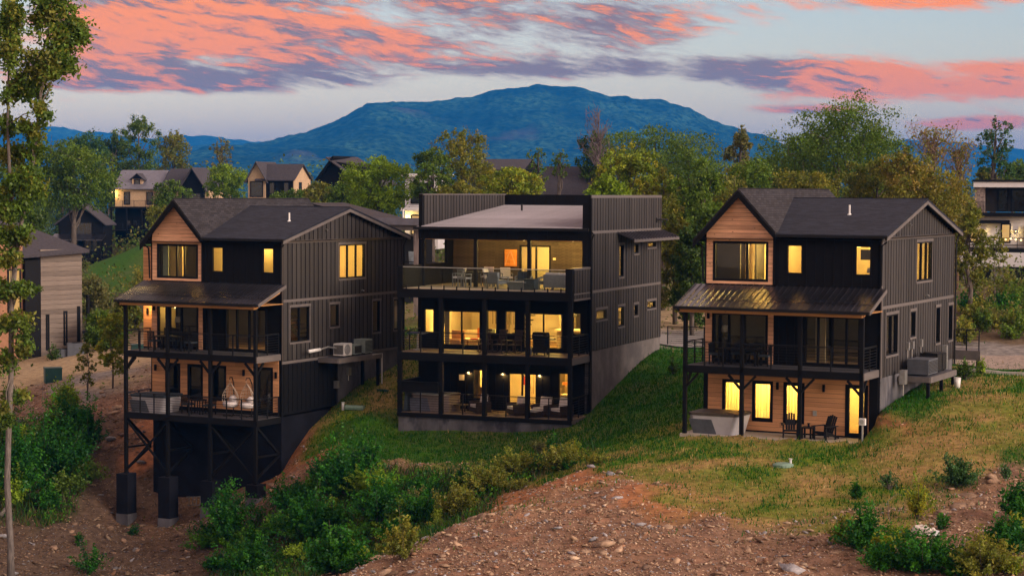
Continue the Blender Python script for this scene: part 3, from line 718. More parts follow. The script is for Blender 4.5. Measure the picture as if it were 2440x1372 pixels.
# ================================================================ the two gabled cabins
def cabin(fr, which, label):
    H = House(fr, 'gabled_house', label, 'gabled houses on the slope'); o = H.o; L = which == 'L'
    F, S = ('F', 0.0), ('S', 0.0); D = 11.77
    gw = (-7.68, -5.09, -1.96, -.20); w1 = (-4.24, -3.52, -1.58, -.31); w2 = (-1.17, -.44, -1.58, -.31)
    big = (-7.68, -5.09, -5.50, -3.36); sl_ = (-3.42, -.87, -5.53, -3.36)
    low = [(-7.18, -6.22, -8.08, -6.33), (-5.77, -4.80, -8.08, -6.33), (-4.32, -3.35, -8.08, -6.33)]; door = (-1.51, -.50, -8.55, -6.28)
    sw = (5.28, 7.85, -2.02, -.25); sm = [(.72, 2.48, -5.05, -3.3), (4.40, 5.26, -4.48, -3.33), (8.64, 9.40, -5.02, -3.35), (10.84, 11.60, -5.02, -3.36)]
    foot = -15.2 if L else -9.4
    # --- walls
    up = H.wall('upper_front_wall', F, -8.05, 0, -2.14, .20, [gw, w1, w2], BLACK)
    sh = (0.16 - 1.72) / (0.35 + 5.885); 
    gab = lambda z: (-6.4 - max(0, (2.02 - z) / 1.08), -6.4 + max(0, (2.02 - z) / 1.08))
    mb = MB().prism([(-8.05, .20), (-4.83, .20), (-6.4, 1.92)], lambda a, b, d: (a, -d, b), -.15, 0)
    H.part(mb, 'front_gable_wall', BLACK)
    gf = H.part(MB().box(-8.05, -7.99, -.045, -.001, -2.10, .15).box(-4.87, -4.79, -.045, -.001, -2.10, .28).box(-7.99, -4.87, -.045, -.001, -2.13, -2.085), 'corner_board', BLACK)
    H.planks(up, F, -7.99, -4.87, -2.085, 1.82, .185, [gw], PLANK, lambda z: (max(-7.99, gab(z)[0] + .02), min(-4.87, gab(z)[1] - .02)))
    H.battens(up, F, -4.60, -.05, -2.12, .05, .41, BLACK, [(q[0] - .1, q[1] + .1, q[2] - .1, q[3] + .1) for q in (w1, w2)])
    mid = H.wall('main_front_wall', F, -8.05, 0, -5.60, -2.14, [big, sl_], BLACK)
    H.planks(mid, F, -8.02, -7.70, -5.58, -2.9, .185, [], PLANK); H.planks(mid, F, -5.07, -4.82, -5.58, -2.9, .185, [], PLANK)
    H.battens(mid, F, -4.6, -3.5, -5.58, -2.9, .41, BLACK)
    lw = H.wall('lower_front_wall', F, -8.05, 0, -8.62 if not L else -8.75, -5.60, low + [door], BLACK)
    H.planks(lw, F, -7.86 if not L else -8.02, -.16 if L else -.44, -8.52, -5.86, .20, low + [door], PLANKW)
    H.part(MB().box(-8.06, -7.87 if not L else -8.03, -.05, 0, -8.6, -5.8), 'corner_board', BLACK)
    side_holes = [sw] + sm
    us = H.wall('side_wall', S, 0, D, -5.95, 0.08, side_holes, GROOVE)
    topf = lambda v: 1.72 - .20 - abs(v - 5.885) * .2502
    H.part(MB().prism([(0, .08), (D, .08), (D, .10), (5.885, 1.55), (0, .10)], lambda a, b, d: (d, a, b), -.15, 0), 'side_gable_wall', GROOVE)
    hh = [(q[0] - .06, q[1] + .06, q[2] - .09, q[3] + .12) for q in side_holes]
    st = .405
    H.boards(us, S, .0, D, .07, None, st, BATTEN, [], topf)
    H.boards(us, S, .10, D - .10, -2.87, -.08, st, BATTEN, hh)
    H.boards(us, S, .10, D - .10, -5.93, -3.03, st, BATTEN, hh)
    for z in (0, -2.95) + ((-6.03,) if L else ()): H.pp('belt_board', TRIM, us, S, .0, D, .001, .045, z - .075, z + .065)
    H.pp('corner_board', TRIM if not L else BROWN, us, S, -.02, .10, .001, .05, -5.95, -.08); H.pp('corner_board', BROWN, us, S, D - .10, D, .001, .05, -5.95, -.08)
    bw = H.wall('back_wall', ('F', D), -8.05, 0, -6.2, .2, [], BROWN, .15, .0)
    H.part(MB().box(-8.05, -7.9, .15, D - .15, -8.6 if not L else -8.75, .2), 'left_wall', BLACK)
    # --- foundation
    if L:
        H.part(MB().box(-8.0, -.02, .02, D - .05, -15.2, -8.77), 'foundation', DARKCONC)
        lo_ = H.wall('lower_side_wall', S, 0, D, -8.62, -6.03, [], DARKCONC, .14, -.01)
        ls = H.part(MB().prism([(0, -6.1), (8.4, -6.1), (4.9, -8.6), (0, -8.6)], lambda a, b, d: (d, a, b), -.008, .004), 'lower_siding', BLACK)
        H.battens(ls, S, .2, 5.0, -8.55, -6.12, st, BLACK)
        H.part(MB().box(-.3, .005, 5.2, D, -8.6, -6.12), 'concrete_footing', CONC)
    else:
        H.part(MB().box(-7.9, -.03, 2.6, D - .05, -9.4, -6.0).box(-7.9, -.03, .16, 2.6, -9.4, -8.62), 'foundation', DARKCONC)
        H.part(MB().box(-.2, .0, .05, D, -9.0, -5.96), 'concrete_footing', CONC)
    # --- roofs
    e = .33; vD = 12.12
    main = roof_slab(H, [[(-4.70, -.35, .16), (e, -.35, .16), (e, 5.885, 1.72), (-6.02, 5.885, 1.72)], [(e, vD, .16), (-4.70, vD, .16), (-6.02, 5.885, 1.72), (e, 5.885, 1.72)]], .10, 'main_roof', SH_LOW)
    gx0, gx1 = -8.52, -4.66
    gr_ = roof_slab(H, [[(gx0, -.36, 2.13 - 1.08 * (-6.4 - gx0)), (-6.4, -.36, 2.13), (-6.4, 12.14, 2.13), (gx0, 12.14, 2.13 - 1.08 * (-6.4 - gx0))],
                        [(-6.4, -.36, 2.13), (gx1, -.36, 2.13 - 1.08 * (gx1 + 6.4)), (gx1, 12.14, 2.13 - 1.08 * (gx1 + 6.4)), (-6.4, 12.14, 2.13)]], .10, 'front_gable_roof', SH_STEEP)
    fb = MB()
    for x0, x1 in ((gx0, -6.4), (gx1, -6.4)):
        z0 = 2.13 - 1.08 * abs(x0 + 6.4) - .11; z1 = 2.13 - .11
        fb.prism([(x0, z0), (x1, z1), (x1, z1 - .30), (x0, z0 - .26)], lambda a, b, d: (a, d, b), -.385, -.30)
    H.part(fb, 'bargeboard', BLACK, gr_)
    fb = MB()
    for v0, v1 in ((-.36, 5.885), (12.13, 5.885)):
        fb.prism([(v0, .05), (v1, 1.61), (v1, 1.46), (v0, -.10)], lambda a, b, d: (d, a, b), .27, .345)
    H.part(fb, 'bargeboard', TRIM, main)
    H.part(MB().box(-8.45, -.0, -.30, .02, -.11, -.08).box(-.02, .27, -.3, 12.0, .045, .05), 'soffit', BLACK, main)
    H.part(MB().box(-4.64, .36, -.46, -.352, .02, .13).tube([(.30, -.40, .05), (.28, -.25, -.15), (.06, -.1, -.28), (.05, -.09, -2.0)], .04, 6), 'gutter', STEEL, main)
    H.part(MB().tube([(.2, 12.0, .02), (.12, 11.9, -.25), (.10, 11.82, -.4), (.10, 11.82, -6.2)], .045, 6).box(.1, .36, 12.13, 12.24, .0, .11), 'gutter', STEEL, main)
    H.part(MB().tube([(-8.45, -.2, -.2), (-8.2, -.05, -.45), (-8.12, -.06, -2.0)], .045, 6), 'downspout', BLACK, gr_)
    vt = H.part(MB().tube([(-1.55 if L else -2.4, 3.0, .9), (-1.55 if L else -2.4, 3.0, 1.42)], .045, 8).tube([(-1.55 if L else -2.4, 3.0, .92), (-1.55 if L else -2.4, 3.0, 1.05)], [.16, .05], 8), 'vent_pipe', WHITE, main)
    H.part(MB().box(-6.46, -6.34, -.36, 12.14, 2.12, 2.145), 'ridge_cap', SH_STEEP, gr_); H.part(MB().box(-6.0, e, 5.82, 5.95, 1.715, 1.735), 'ridge_cap', SH_LOW, main)
    # --- windows and rooms
    H.window(F, *gw, BLACK, (.48, .66) if L else (.62,), .11)
    H.window(F, *w1, BLACK, (), .05); H.window(F, *w2, BLACK, (), .05)
    H.window(S, *sw, BLACK, (.34, .67), .06, TRIM)
    for i, q in enumerate(sm): H.window(S, *q, BLACK, (.5,) if i == 0 else (), .06, TRIM)
    H.window(F, *big, BLACK, (.30, .58), .10, name='glass_door'); H.window(F, *sl_, BLACK, (.25, .5, .75) if not L else (.28, .57), .10, name='sliding_door')
    for q in low: H.window(F, *q, BLACK, (), .13)
    H.window(F, *door, BLACK, (), .17 if not L else .14, name='patio_door')
    zf, zc = -2.75, -.02
    H.room(-7.95, -4.9, .16, 4.6, zf, zc, CREAM)
    H.part(MB().box(-7.9, -6.75, .9, 1.0, zf, zc - .02).box(-6.55, -6.45, 2.2, 3.2, zf, zc - .02), 'room_divider', CREAMD if L else DARKIN)
    if L: H.part(MB().box(-7.55, -7.2, .3, .34, -1.9, -.25), 'curtain', SAGE)
    H.room(-4.8, -2.6, .16, 3.6, zf, zc, CREAM); H.room(-2.5, -.16, .16, 4.0, zf, zc, CREAM); H.room(-3.2, -.16, 4.6, 9.2, zf, zc, CREAM, open_='S')
    kU = .55 if L else 1.0
    H.light(-5.5, 1.9, -.25, 125 if L else 190, fixture=False); H.light(-3.5, 2.2, -.15, 24 * kU, fixture=False); H.light(-1.8, 2.4, -.15, 26 * kU, fixture=False); H.light(-1.6, 6.6, -.2, 60)
    # bedside lamps seen through the panes
    def table_lamp(u, v, z, s_=1.0, mm=LAMPSHADE):
        p = fr.w(u, v, z); t_ = empty('table_lamp', p, -fr.t, None, 'lamp')
        MB().tube([(0, 0, .30 * s_), (0, 0, .58 * s_)], [.19 * s_, .15 * s_], 12).build('lamp_shade', mm, t_, True)
        MB().tube([(0, 0, 0), (0, 0, .05), (0, 0, .3 * s_)], [.09 * s_, .05 * s_, .02], 8).build('lamp_base', STEEL, t_)
        return t_
    H.part(MB().box(-1.2, -.4, .35, .8, -2.7, -1.72), 'nightstand', FLOORW)
    tag(table_lamp(-.66, .55, -1.72, .8), 'small table lamp in the right upper window of the %s gabled house' % ('tall-pillared' if L else 'grassy-patio'), None, 'table lamps')
    if not L:
        H.part(MB().box(-4.0, -3.3, .5, .9, -2.7, -1.75), 'nightstand', FLOORW)
        tag(table_lamp(-3.42, .7, -1.75, .7), 'table lamp at the edge of the upper window beside the pine gable', None, 'table lamps')
        H.part(MB().box(-1.3, -.3, 1.2, 1.24, -.95, -.5), 'picture', DARKIN)
        H.part(MB().box(-3.55, -3.52, .6, 1.2, -1.9, -.7), 'picture', CREAMD)
    # main floor: one long dim room
    H.room(-7.88, -.16, .16, 11.5, -5.58, -3.05, CREAMD if L else DARKIN, FLOORW, 'FS')
    if L:
        H.light(-7.2, .9, -3.5, 7); H.light(-1.9, 2.6, -3.4, 16, fixture=False)
        H.part(MB().box(-6.9, -3.6, .5, .56, -5.5, -3.1), 'curtain', DARKIN)
        st_ = MB()
        for i in range(9): st_.box(-2.9 + i * .24, -2.62 + i * .24, 3.2, 4.2, -3.4 - i * .2, -3.35 - i * .2)
        st_.beam((-3.0, 3.2, -3.3), (-.9, 3.2, -5.1), .05, .2)
        H.part(st_, 'staircase', DARKIN); H.part(MB().box(-3.0, -2.2, 4.6, 5.0, -5.5, -4.2), 'sideboard', FLOORW)
    else:
        H.light(-6.0, 3.0, -3.4, 3.0, fixture=False)
        H.part(MB().box(-3.3, -2.85, 1.2, 1.3, -5.5, -3.3), 'curtain', CREAMD); H.part(MB().box(-5.9, -5.2, 1.9, 2.0, -5.5, -3.1), 'curtain', CREAM)
    tag(table_lamp(-6.7 if L else -7.25, .45, -4.55, 1.0), 'table lamp behind the main-floor glass of the %s gabled house' % ('tall-pillared' if L else 'grassy-patio'), None, 'table lamps')
    H.part(MB().box(-7.5, -6.2, .3, .75, -5.55, -4.56), 'console_table', DARKIN)
    if L: H.room(-7.9, -.2, .16, 3.0, -8.7, -6.0, DARKIN, DARKIN)
    else:
        H.room(-7.8, -.25, .16, 2.4, -8.55, -6.0, CREAM, FLOORW)
        for u in (-6.7, -5.3, -3.8): H.light(u, 1.2, -6.15, 50, fixture=False)
        H.light(-1.2, 1.2, -6.15, 30)
        for q in low:
            pts = [(q[0] - .1 + (q[1] - q[0] + .2) * i / 28, .34 + .05 * math.sin(i * 1.9) + .02 * math.sin(i * .7)) for i in range(29)]; cm = MB()
            for i in range(28): cm.quad((*pts[i], -8.5), (*pts[i + 1], -8.5), (*pts[i + 1], -6.15), (*pts[i], -6.15))
            H.part(cm, 'curtain', SHEER)
        H.part(MB().box(-1.15, -.75, 1.1, 1.5, -8.1, -8.05).box(-1.15, -1.1, 1.1, 1.15, -8.5, -8.1).box(-.8, -.75, 1.1, 1.15, -8.5, -8.1).box(-1.15, -1.11, 1.46, 1.5, -8.5, -7.6), 'kitchen_chair', FLOORW)
    # --- porch roof
    pr = roof_slab(H, [[(-8.5, -2.42, -3.01), (.23, -2.42, -3.01), (.23, -.01, -2.14), (-8.5, -.01, -2.14)]], .06, 'porch_roof', METALROOF)
    seam_roof(H, pr, -8.5, .23, -.01, -2.135, -2.42, -3.005, .20 if L else .27, METALROOF)
    H.part(MB().box(-8.52, .25, -2.52, -2.43, -3.12, -3.0).tube([(-8.4, -2.4, -3.1), (-8.25, -2.15, -3.3), (-8.15, -2.05, -3.5), (-8.15, -2.05, -5.4)], .04, 6), 'gutter', STEEL, pr)
    H.part(MB().beam((.26, -2.42, -3.06), (.26, .0, -2.2), .04, .16), 'porch_fascia', TRIM, pr)
    H.part(MB().box(-8.35, -.12, -2.30, -2.02, -3.26, -3.09), 'porch_beam', BEAMW, pr)
    H.part(MB().beam((-.12, -2.1, -3.14), (-.12, 0, -2.45), .08, .2).box(-8.35, .1, -2.0, -.02, -3.10, -3.07), 'porch_soffit', BEAMW, pr)
    # --- decks, posts, braces
    dk = H.part(MB().box(-8.12, -.10, -2.02, -.01, -5.64, -5.58), 'main_deck', DECKG)
    H.part(MB().box(-8.14, -.08, -2.10, -2.02, -5.90, -5.585).box(-8.14, -8.07, -2.0, -.02, -5.9, -5.6), 'rim_joist', BLACK, dk)
    H.pc('rim_joist', TRIM, dk, -.098, -.03, -2.10, -.01, -5.90, -5.59)
    for i in range(7): H.pc('joist', BLACK, dk, -7.6 + i * 1.1, -7.54 + i * 1.1, -2.0, -.03, -5.85, -5.645)
    pu = (-8.14, -5.50, -2.88, -.17); pbase = [-11.87] * 4 if L else [-8.6] * 4
    for i, u in enumerate(pu):
        H.pc('porch_post', BLACK, None, u - .08, u + .08, -2.10, -1.94, pbase[i], -3.26)
        for sg in (-1, 1):
            if (i == 0 and sg < 0): continue
            if i == 3 and sg > 0: continue
            H.part(MB().beam((u + sg * .06, -2.02, -6.52), (u + sg * .62, -2.02, -5.93), .09, .11, (0, 1, 0)), 'knee_brace', BLACK)
    H.part(MB().beam((-.17, -1.95, -6.5), (-.17, -1.35, -5.93), .09, .11), 'knee_brace', BLACK); H.part(MB().beam((-8.14, -1.95, -6.5), (-8.14, -1.35, -5.93), .09, .11), 'knee_brace', BLACK)
    rp = lambda: H.railing
    for a_, b_, ps in (((-8.06, -2.02), (-5.58, -2.02), (.33, .68)), ((-5.42, -2.02), (-2.96, -2.02), (.5,)), ((-2.80, -2.02), (-.25, -2.02), (.5,))): H.railing(a_, b_, -5.58, 1.02, 8, ps)
    H.railing((-.15, -1.94), (-.15, -.05), -5.58, 1.02, 8, (.48, 1.0)); H.railing((-8.12, -1.94), (-8.12, -.05), -5.58, 1.02, 8, (.5, 1.0))
    if L:
        d2 = H.part(MB().box(-8.12, -.10, -2.02, -.01, -8.80, -8.72), 'lower_deck', DECKG)
        H.part(MB().box(-8.14, -.08, -2.10, -2.02, -9.04, -8.725).box(-8.14, -8.07, -2.0, -.02, -9.04, -8.74).box(-.1, -.03, -2.1, -.02, -9.04, -8.73), 'rim_joist', BLACK, d2)
        for a_, b_, ps in (((-8.06, -2.02), (-5.58, -2.02), (.33, .68)), ((-5.42, -2.02), (-2.96, -2.02), (.5,)), ((-2.80, -2.02), (-.25, -2.02), (.35, .7))): H.railing(a_, b_, -8.72, 1.0, 8, ps)
        H.railing((-.15, -1.94), (-.15, -.05), -8.72, 1.0, 8, (.48, 1.0)); H.railing((-8.12, -1.94), (-8.12, -.05), -8.72, 1.0, 8, (.5, 1.0))
        for i, u in enumerate(pu):
            c = u; H.part(MB().box(c - .36, c + .36, -2.38, -1.66, -15.2, -11.87).box(c - .1, c + .1, -2.12, -1.92, -11.87, -11.8), 'concrete_pier', DARKCONC)
            gzp = float(gz(fr.w(c, -2.02, 0).x, fr.w(c, -2.02, 0).y)[0]) - fr.z0
            H.part(MB().box(c - .375, c + .375, -2.395, -1.645, gzp - .6, gzp + random.uniform(.25, .55)), 'pier_foot', CONC)
        for u in pu:
            H.part(MB().beam((u, -1.9, -9.1), (u, 0, -10.6), .09, .12).beam((u, -1.9, -11.6), (u, 0, -10.7), .09, .12).beam((u, -1.9, -10.55), (u, 0, -10.6), .09, .1), 'cross_brace', BLACK)
        for a_, b_ in ((pu[0], pu[1]), (pu[2], pu[3])):
            H.part(MB().beam((a_ + .1, -2.02, -9.2), (b_ - .1, -2.02, -11.6), .08, .1, (0, 1, 0)).beam((a_ + .1, -2.0, -11.6), (b_ - .1, -2.0, -9.2), .08, .1, (0, 1, 0)), 'cross_brace', BLACK)
        # set-back pine block on the far left side, washed by a wall lamp
        ext = H.part(MB().box(-9.06, -8.06, .62, 4.4, -5.9, -.35), 'side_bay_wall', BLACK)
        H.planks(ext, ('F', .62), -9.05, -8.07, -5.6, -.38, .20, [], PLANKW)
        sconce(H, -8.75, -3.75, pl=('F', .62)); H.light(-8.62, .15, -3.45, 9, color=(1, .55, .16), fixture=False)
        for z in (-6.6,): sconce(H, -7.78, z); sconce(H, -2.25, -6.62); sconce(H, -.30, -6.65)
        sconce(H, -7.86, -3.5)
    else:
        for u in (-4.58, -2.47): sconce(H, u, -6.5)
        sconce(H, -7.86, -3.5)
        H.part(MB().box(-8.32, -.02, -2.14, .16, -8.75, -8.585), 'patio_slab', SLAB)
        H.part(MB().box(-2.95, -2.78, -.06, -.02, -7.72, -7.5), 'outlet_box', CHROME)
        H.part(MB().box(-.44, -.05, -.08, .0, -8.6, -5.9), 'corner_board', BLACK)
        # back stair landing at the far right corner
        H.part(MB().box(.0, 1.3, 11.9, 13.2, -5.75, -5.55).box(.0, 1.32, 11.86, 11.9, -6.0, -5.56).box(1.1, 1.26, 11.95, 12.1, -7.4, -5.75), 'back_landing', TRIM)
        H.railing((.05, 11.9), (1.25, 11.9), -5.55, 1.0, 7, (.0, .5, 1.0))
    gooseneck(H, 3.95 if L else 3.9, .55); gooseneck(H, 7.5 if L else 6.9, -2.72)
    return H
HL = cabin(FL, 'L', 'black gabled house raised on tall concrete piers above the rubble bank')
HR = cabin(FR, 'R', 'black gabled house with lit ground-floor windows opening on a concrete patio')

# ================================================================ the flat-fronted modern house
def modern():
    H = House(FM, 'flat_roofed_house', 'dark three-storey house with parapet, metal roof and glass-railed terrace'); o = H.o
    F, S = ('F', 0.0), ('S', 0.0); W, D = 9.3, 11.2
    side = [(4.25, 4.97, -2.36, -.72), (6.62, 7.36, -1.22, -.70), (8.86, 10.32, -.95, -.68), (.80, 2.40, -4.40, -3.90), (4.12, 5.13, -4.92, -3.90), (6.67, 7.33, -4.50, -3.92), (8.84, 10.36, -4.25, -3.86)]
    sw = H.wall('side_wall', S, 0, D, -5.9, 1.80, side, GROOVE)
    hh = [(q[0] - .06, q[1] + .06, q[2] - .09, q[3] + .12) for q in side]; st = .415
    H.boards(sw, S, .10, D - .10, .07, 1.70, st, BATTEN); H.boards(sw, S, .10, D - .10, -2.87, -.07, st, BATTEN, hh); H.boards(sw, S, .10, D - .10, -5.88, -3.03, st, BATTEN, hh)
    for z in (0, -2.95): H.pp('belt_board', TRIM, sw, S, 0, D, .001, .045, z - .07, z + .07)
    H.pp('belt_board', TRIM, sw, S, 0, D, .001, .05, 1.70, 1.845); H.pp('corner_board', BLACK, sw, S, -.06, .10, .001, .05, -8.9, 1.66); H.pp('corner_board', BROWN, sw, S, D - .1, D, .001, .05, -5.9, 1.69)
    for i, q in enumerate(side): H.window(S, *q, BLACK, (), .055, TRIM)
    # parapets
    lp = H.part(MB().box(-W - .02, -W + .13, .15, D, .0, 1.82), 'left_parapet', GROOVE)
    H.boards(lp, ('S', -W + .13), .16, D - .16, .2, 1.79, .38, BATTEN); H.pp('cap_board', TRIM, lp, ('S', -W), .0, D, -.05, .19, 1.80, 1.86)
    H.part(MB().box(-W - .06, -W + .14, -.02, .15, -.43, 1.84).box(-.42, -.0, -.02, .16, -.43, 1.84), 'parapet_end', BLACK)
    bp = H.part(MB().box(-W + .13, -.15, D - .15, D, -6.2, 1.83), 'back_parapet', BLACK)
    for i in range(15): H.pp('board', BLACK, bp, ('F', D - .15), -9.1 + i * .6, -8.53 + i * .6, .001, .02, 1.15, 1.78)
    # metal roof
    rf = roof_slab(H, [[(-W - .22, -.22, .17), (-.16, -.22, .17), (-.16, D - .16, 1.20), (-W + .14, D - .16, 1.20)]], .05, 'metal_roof', PALEROOF)
    seam_roof(H, rf, -W + .14, -.43, D - .17, 1.205, -.22, .175, .30, PALEROOF, 3)
    H.part(MB().box(-W - .25, -.0, -.30, -.225, .05, .19), 'gutter', STEEL, rf)
    H.part(MB().tube([(-6.9, 8.0, .9), (-6.9, 8.0, 1.26), (-6.82, 7.85, 1.3)], .05, 6), 'vent_pipe', STEEL, rf)
    # fascia band of vertical boards over the terrace
    fs = H.part(MB().box(-W - .1, -.0, .02, .16, -.43, .12), 'terrace_fascia', BLACK)
    for i in range(17): H.pp('board', BLACK, fs, ('F', .02), -W - .05 + i * .545, -W + .48 + i * .545, .001, .02, -.42, .10)
    zt = -2.85
    # covered terrace: side walls, rear wall, ceiling
    H.wall('terrace_left_wall', ('S', -W), .16, 4.3, zt - .1, .0, [(.78, 3.42, -1.75, -.50)], BLACK, .15, .0)
    H.part(MB().box(-.16, -.001, .16, 4.2, zt, -.05), 'terrace_right_lining', BROWN)
    dr = (-5.48, -3.72, -2.83, -.80)
    rw = H.wall('terrace_back_wall', ('F', 4.2), -W, -.16, zt, -.05, [dr], BROWN)
    SHAKE = mat('brown_shake', (.062, .047, .038), .85, .4, 6, bump=.01, bscale=20, objrand=.22)
    H.planks(rw, ('F', 4.2), -W + .02, -.18, zt + .02, -.46, .155, [dr], SHAKE, None, 1.5)
    H.part(MB().box(-W, -.16, .1, 4.2, -.455, -.43), 'terrace_ceiling', BEAMW)
    H.window(('F', 4.2), *dr, BLACK, (.53,), .09, name='sliding_door')
    H.room(-8.6, -.16, 4.36, 7.6, zt, -.5, CREAM, FLOORW, 'FS'); H.light(-4.2, 5.6, -.7, 95, fixture=False)
    for u, k in ((-7.3, 18), (-4.6, 55), (-1.9, 75)): lamp(H.o, (u, 2.6, -.50 + H.off[2]), k, color=(1, .64, .15), name='recessed_lamp', fs=.5)
    H.part(MB().box(-3.58, -3.43, 4.14, 4.17, -1.55, -1.44), 'wall_plate', CREAM)
    for u in (-9.12, -6.20, -3.28): H.pc('terrace_post', BLACK, None, u - .09, u + .09, -.02, .14, zt, -.43)
    H.pc('terrace_post', BLACK, None, -.42, -.02, -.02, .14, zt, -.43)
    tf = H.part(MB().box(-W, -.0, -2.55, 4.2, -3.0, zt), 'terrace_floor', mat('terrace_pavers', (.33, .28, .21), .8, .12, 2.5))
    fb = H.part(MB().box(-W - .03, .02, -2.63, -2.552, -3.30, zt - .02), 'terrace_front_band', BLACK)
    H.pc('terrace_post', BLACK, None, -W - .03, -W + .27, -2.62, -2.4, -3.28, -1.72); H.pc('terrace_post', BLACK, None, -.33, .02, -2.62, -2.35, -3.28, -1.72)
    gl_ = H.part(MB().box(-W + .27, -.33, -2.59, -2.55, -1.80, -1.76), 'glass_railing', CHROME)
    for i in range(4): a = -W + .29 + i * 2.17; H.pc('glass_panel', GLASSR, gl_, a, a + 2.12, -2.578, -2.562, zt + .06, -1.80)
    for i in range(13): a = -W + .45 + i * .69; H.pc('spigot', BLACK, gl_, a - .025, a + .025, -2.6, -2.55, zt - .02, zt + .16)
    pr_ = H.part(MB().box(-.14, .0, -2.35, -.02, -3.28, -1.80), 'terrace_side_wall', GROOVE)
    H.boards(pr_, ('S', 0.0), -2.34, -.03, -2.93, -1.80, .40, BATTEN); H.boards(pr_, ('S', 0.0), -2.34, -.03, -3.2, -3.0, .40, BATTEN); H.pp('cap_board', TRIM, pr_, ('S', 0), -2.40, -.02, -.16, .05, -1.80, -1.70)
    H.pp('belt_board', TRIM, pr_, ('S', 0), -2.35, -.02, .001, .04, -3.0, -2.93); H.pp('belt_board', TRIM, pr_, ('S', 0), -2.35, -.02, .001, .045, -3.30, -3.2)
    H.part(MB().box(-W - .0, -W + .14, -2.4, .1, -3.28, -1.75), 'terrace_left_rail_wall', BLACK)
    # awning over the side windows
    aw = roof_slab(H, [[(.95, 3.9, -.42), (.95, 11.5, -.42), (.01, 11.5, -.06), (.01, 3.9, -.06)]], .04, 'awning', METALROOF)
    for i in range(17): H.part(MB().beam((.02, 3.95 + i * .47, -.045), (.95, 3.95 + i * .47, -.40), .03, .05), 'awning_rib', METALROOF, aw)
    H.part(MB().box(.93, .98, 3.9, 11.5, -.56, -.43), 'awning_fascia', TRIM, aw)
    H.part(MB().tube([(.05, 10.3, .52), (.28, 10.4, .53), (.28, 11.6, .50)], .04, 6).tube([(.05, 10.3, .35), (.05, 10.3, .62)], .05, 6), 'flood_light', STEEL)
    H.part(MB().tube([(.08, -.02, .0), (.2, -.1, -.1), (.10, -.06, -.35), (.10, -.06, -8.8)], .045, 6), 'downspout', STEEL)
    # ---- middle storey
    mw = [(-9.05, -8.46, -5.25, -4.0), (-8.02, -5.88, -5.86, -4.06), (-5.56, -4.96, -5.2, -3.98), (-4.57, -3.95, -5.2, -3.98), (-3.56, -1.40, -5.86, -4.06), (-.95, -.44, -5.1, -3.98)]
    mwall = H.wall('middle_front_wall', F, -W - .1, -.0, -6.1, -3.0, mw, BLACK)
    for i in range(22):
        u = -9.2 + i * .43
        if not any(q[0] - .1 < u < q[1] + .1 for q in mw): H.pp('batten', BLACK, mwall, F, u - .03, u + .03, .001, .03, -6.0, -3.05)
    for i, q in enumerate(mw): H.window(F, *q, BLACK, (.5,) if i in (1, 4) else (), .06, name='sliding_door' if i in (1, 4) else 'window')
    H.room(-9.2, -.16, .16, 6.5, -6.0, -3.4, CREAM, FLOORW, 'FS')
    for u, v, k in ((-7.2, 1.8, 95), (-4.6, 2.0, 72), (-2.2, 1.8, 100), (-1.0, 5.2, 24)): H.light(u, v, -3.6, k, fixture=(v == 2.0))
    H.room(-6.0, -.16, 6.56, 11.0, -6.0, -3.4, CREAM, FLOORW, 'S'); H.light(-1.6, 9.2, -3.6, 20, fixture=False)
    H.room(-4.0, -.16, 7.7, 11.0, -2.8, -.4, CREAM, FLOORW, 'S'); H.light(-1.5, 8.8, -.5, 22, fixture=False)
    H.part(MB().box(-7.05, -6.93, 3.4, 6.48, -5.98, -3.42).box(-3.0, -2.88, 3.6, 6.48, -5.98, -3.42), 'partition', CREAMD)
    H.part(MB().box(-8.95, -8.90, 1.6, 2.9, -4.9, -4.1), 'television', DARKIN)
    for u, z, ww, hh_ in ((-8.3, -4.7, .5, .6), (-6.1, -4.6, .45, .65), (-4.6, -4.5, .7, .5), (-2.5, -4.6, .4, .7)): H.part(MB().box(u - ww / 2, u + ww / 2, 6.44, 6.48, z, z + hh_), 'picture', DARKIN)
    for u in (-2.3, -1.7): H.part(MB().tube([(u, 2.6, -3.42), (u, 2.6, -4.15)], .012, 5).tube([(u, 2.6, -4.13), (u, 2.6, -4.32)], [.05, .14], 10), 'pendant', DARKIN)
    for u0_, u1_ in ((-7.98, -7.72), (-3.52, -3.34), (-1.62, -1.43)): H.part(MB().box(u0_, u1_, .22, .27, -5.9, -3.55), 'curtain', CREAMD)
    md = H.part(MB().box(-W, -.0, -2.55, -.01, -6.1, -6.03), 'middle_deck', DECKF)
    H.part(MB().box(-W - .02, .02, -2.63, -2.552, -6.44, -6.04), 'rim_joist', BLACK, md); H.pc('rim_joist', TRIM, md, -.02, .03, -2.55, -.02, -6.40, -6.1)
    H.part(MB().box(-W, -.03, -2.5, -.02, -3.06, -3.02).box(-W, -.03, -2.5, -.02, -6.2, -6.12), 'deck_soffit', BLACK, md)
    pu = (-9.22, -6.95, -4.60, -2.31, -.09)
    for u in pu:
        H.pc('deck_post', BLACK, None, u - .10, u + .10, -2.60, -2.40, -6.04, -3.28); H.pc('deck_post', BLACK, None, u - .10, u + .10, -2.60, -2.40, -9.2, -6.44)
    for i in range(4):
        for zf in (-6.03, -9.06): H.railing((pu[i] + .11, -2.5), (pu[i + 1] - .11, -2.5), zf, 1.02, 8, (.5,))
    for zf in (-6.03, -9.06): H.railing((-.08, -2.38), (-.08, -.06), zf, 1.02, 8, (.45, 1.0)); H.railing((-9.24, -2.38), (-9.24, -.06), zf, 1.02, 8, (.45, 1.0))
    # ---- lower storey
    lw = [(-6.32, -5.66, -8.55, -7.0), (-4.36, -2.80, -9.0, -7.1), (-1.66, -1.06, -8.3, -7.0)]
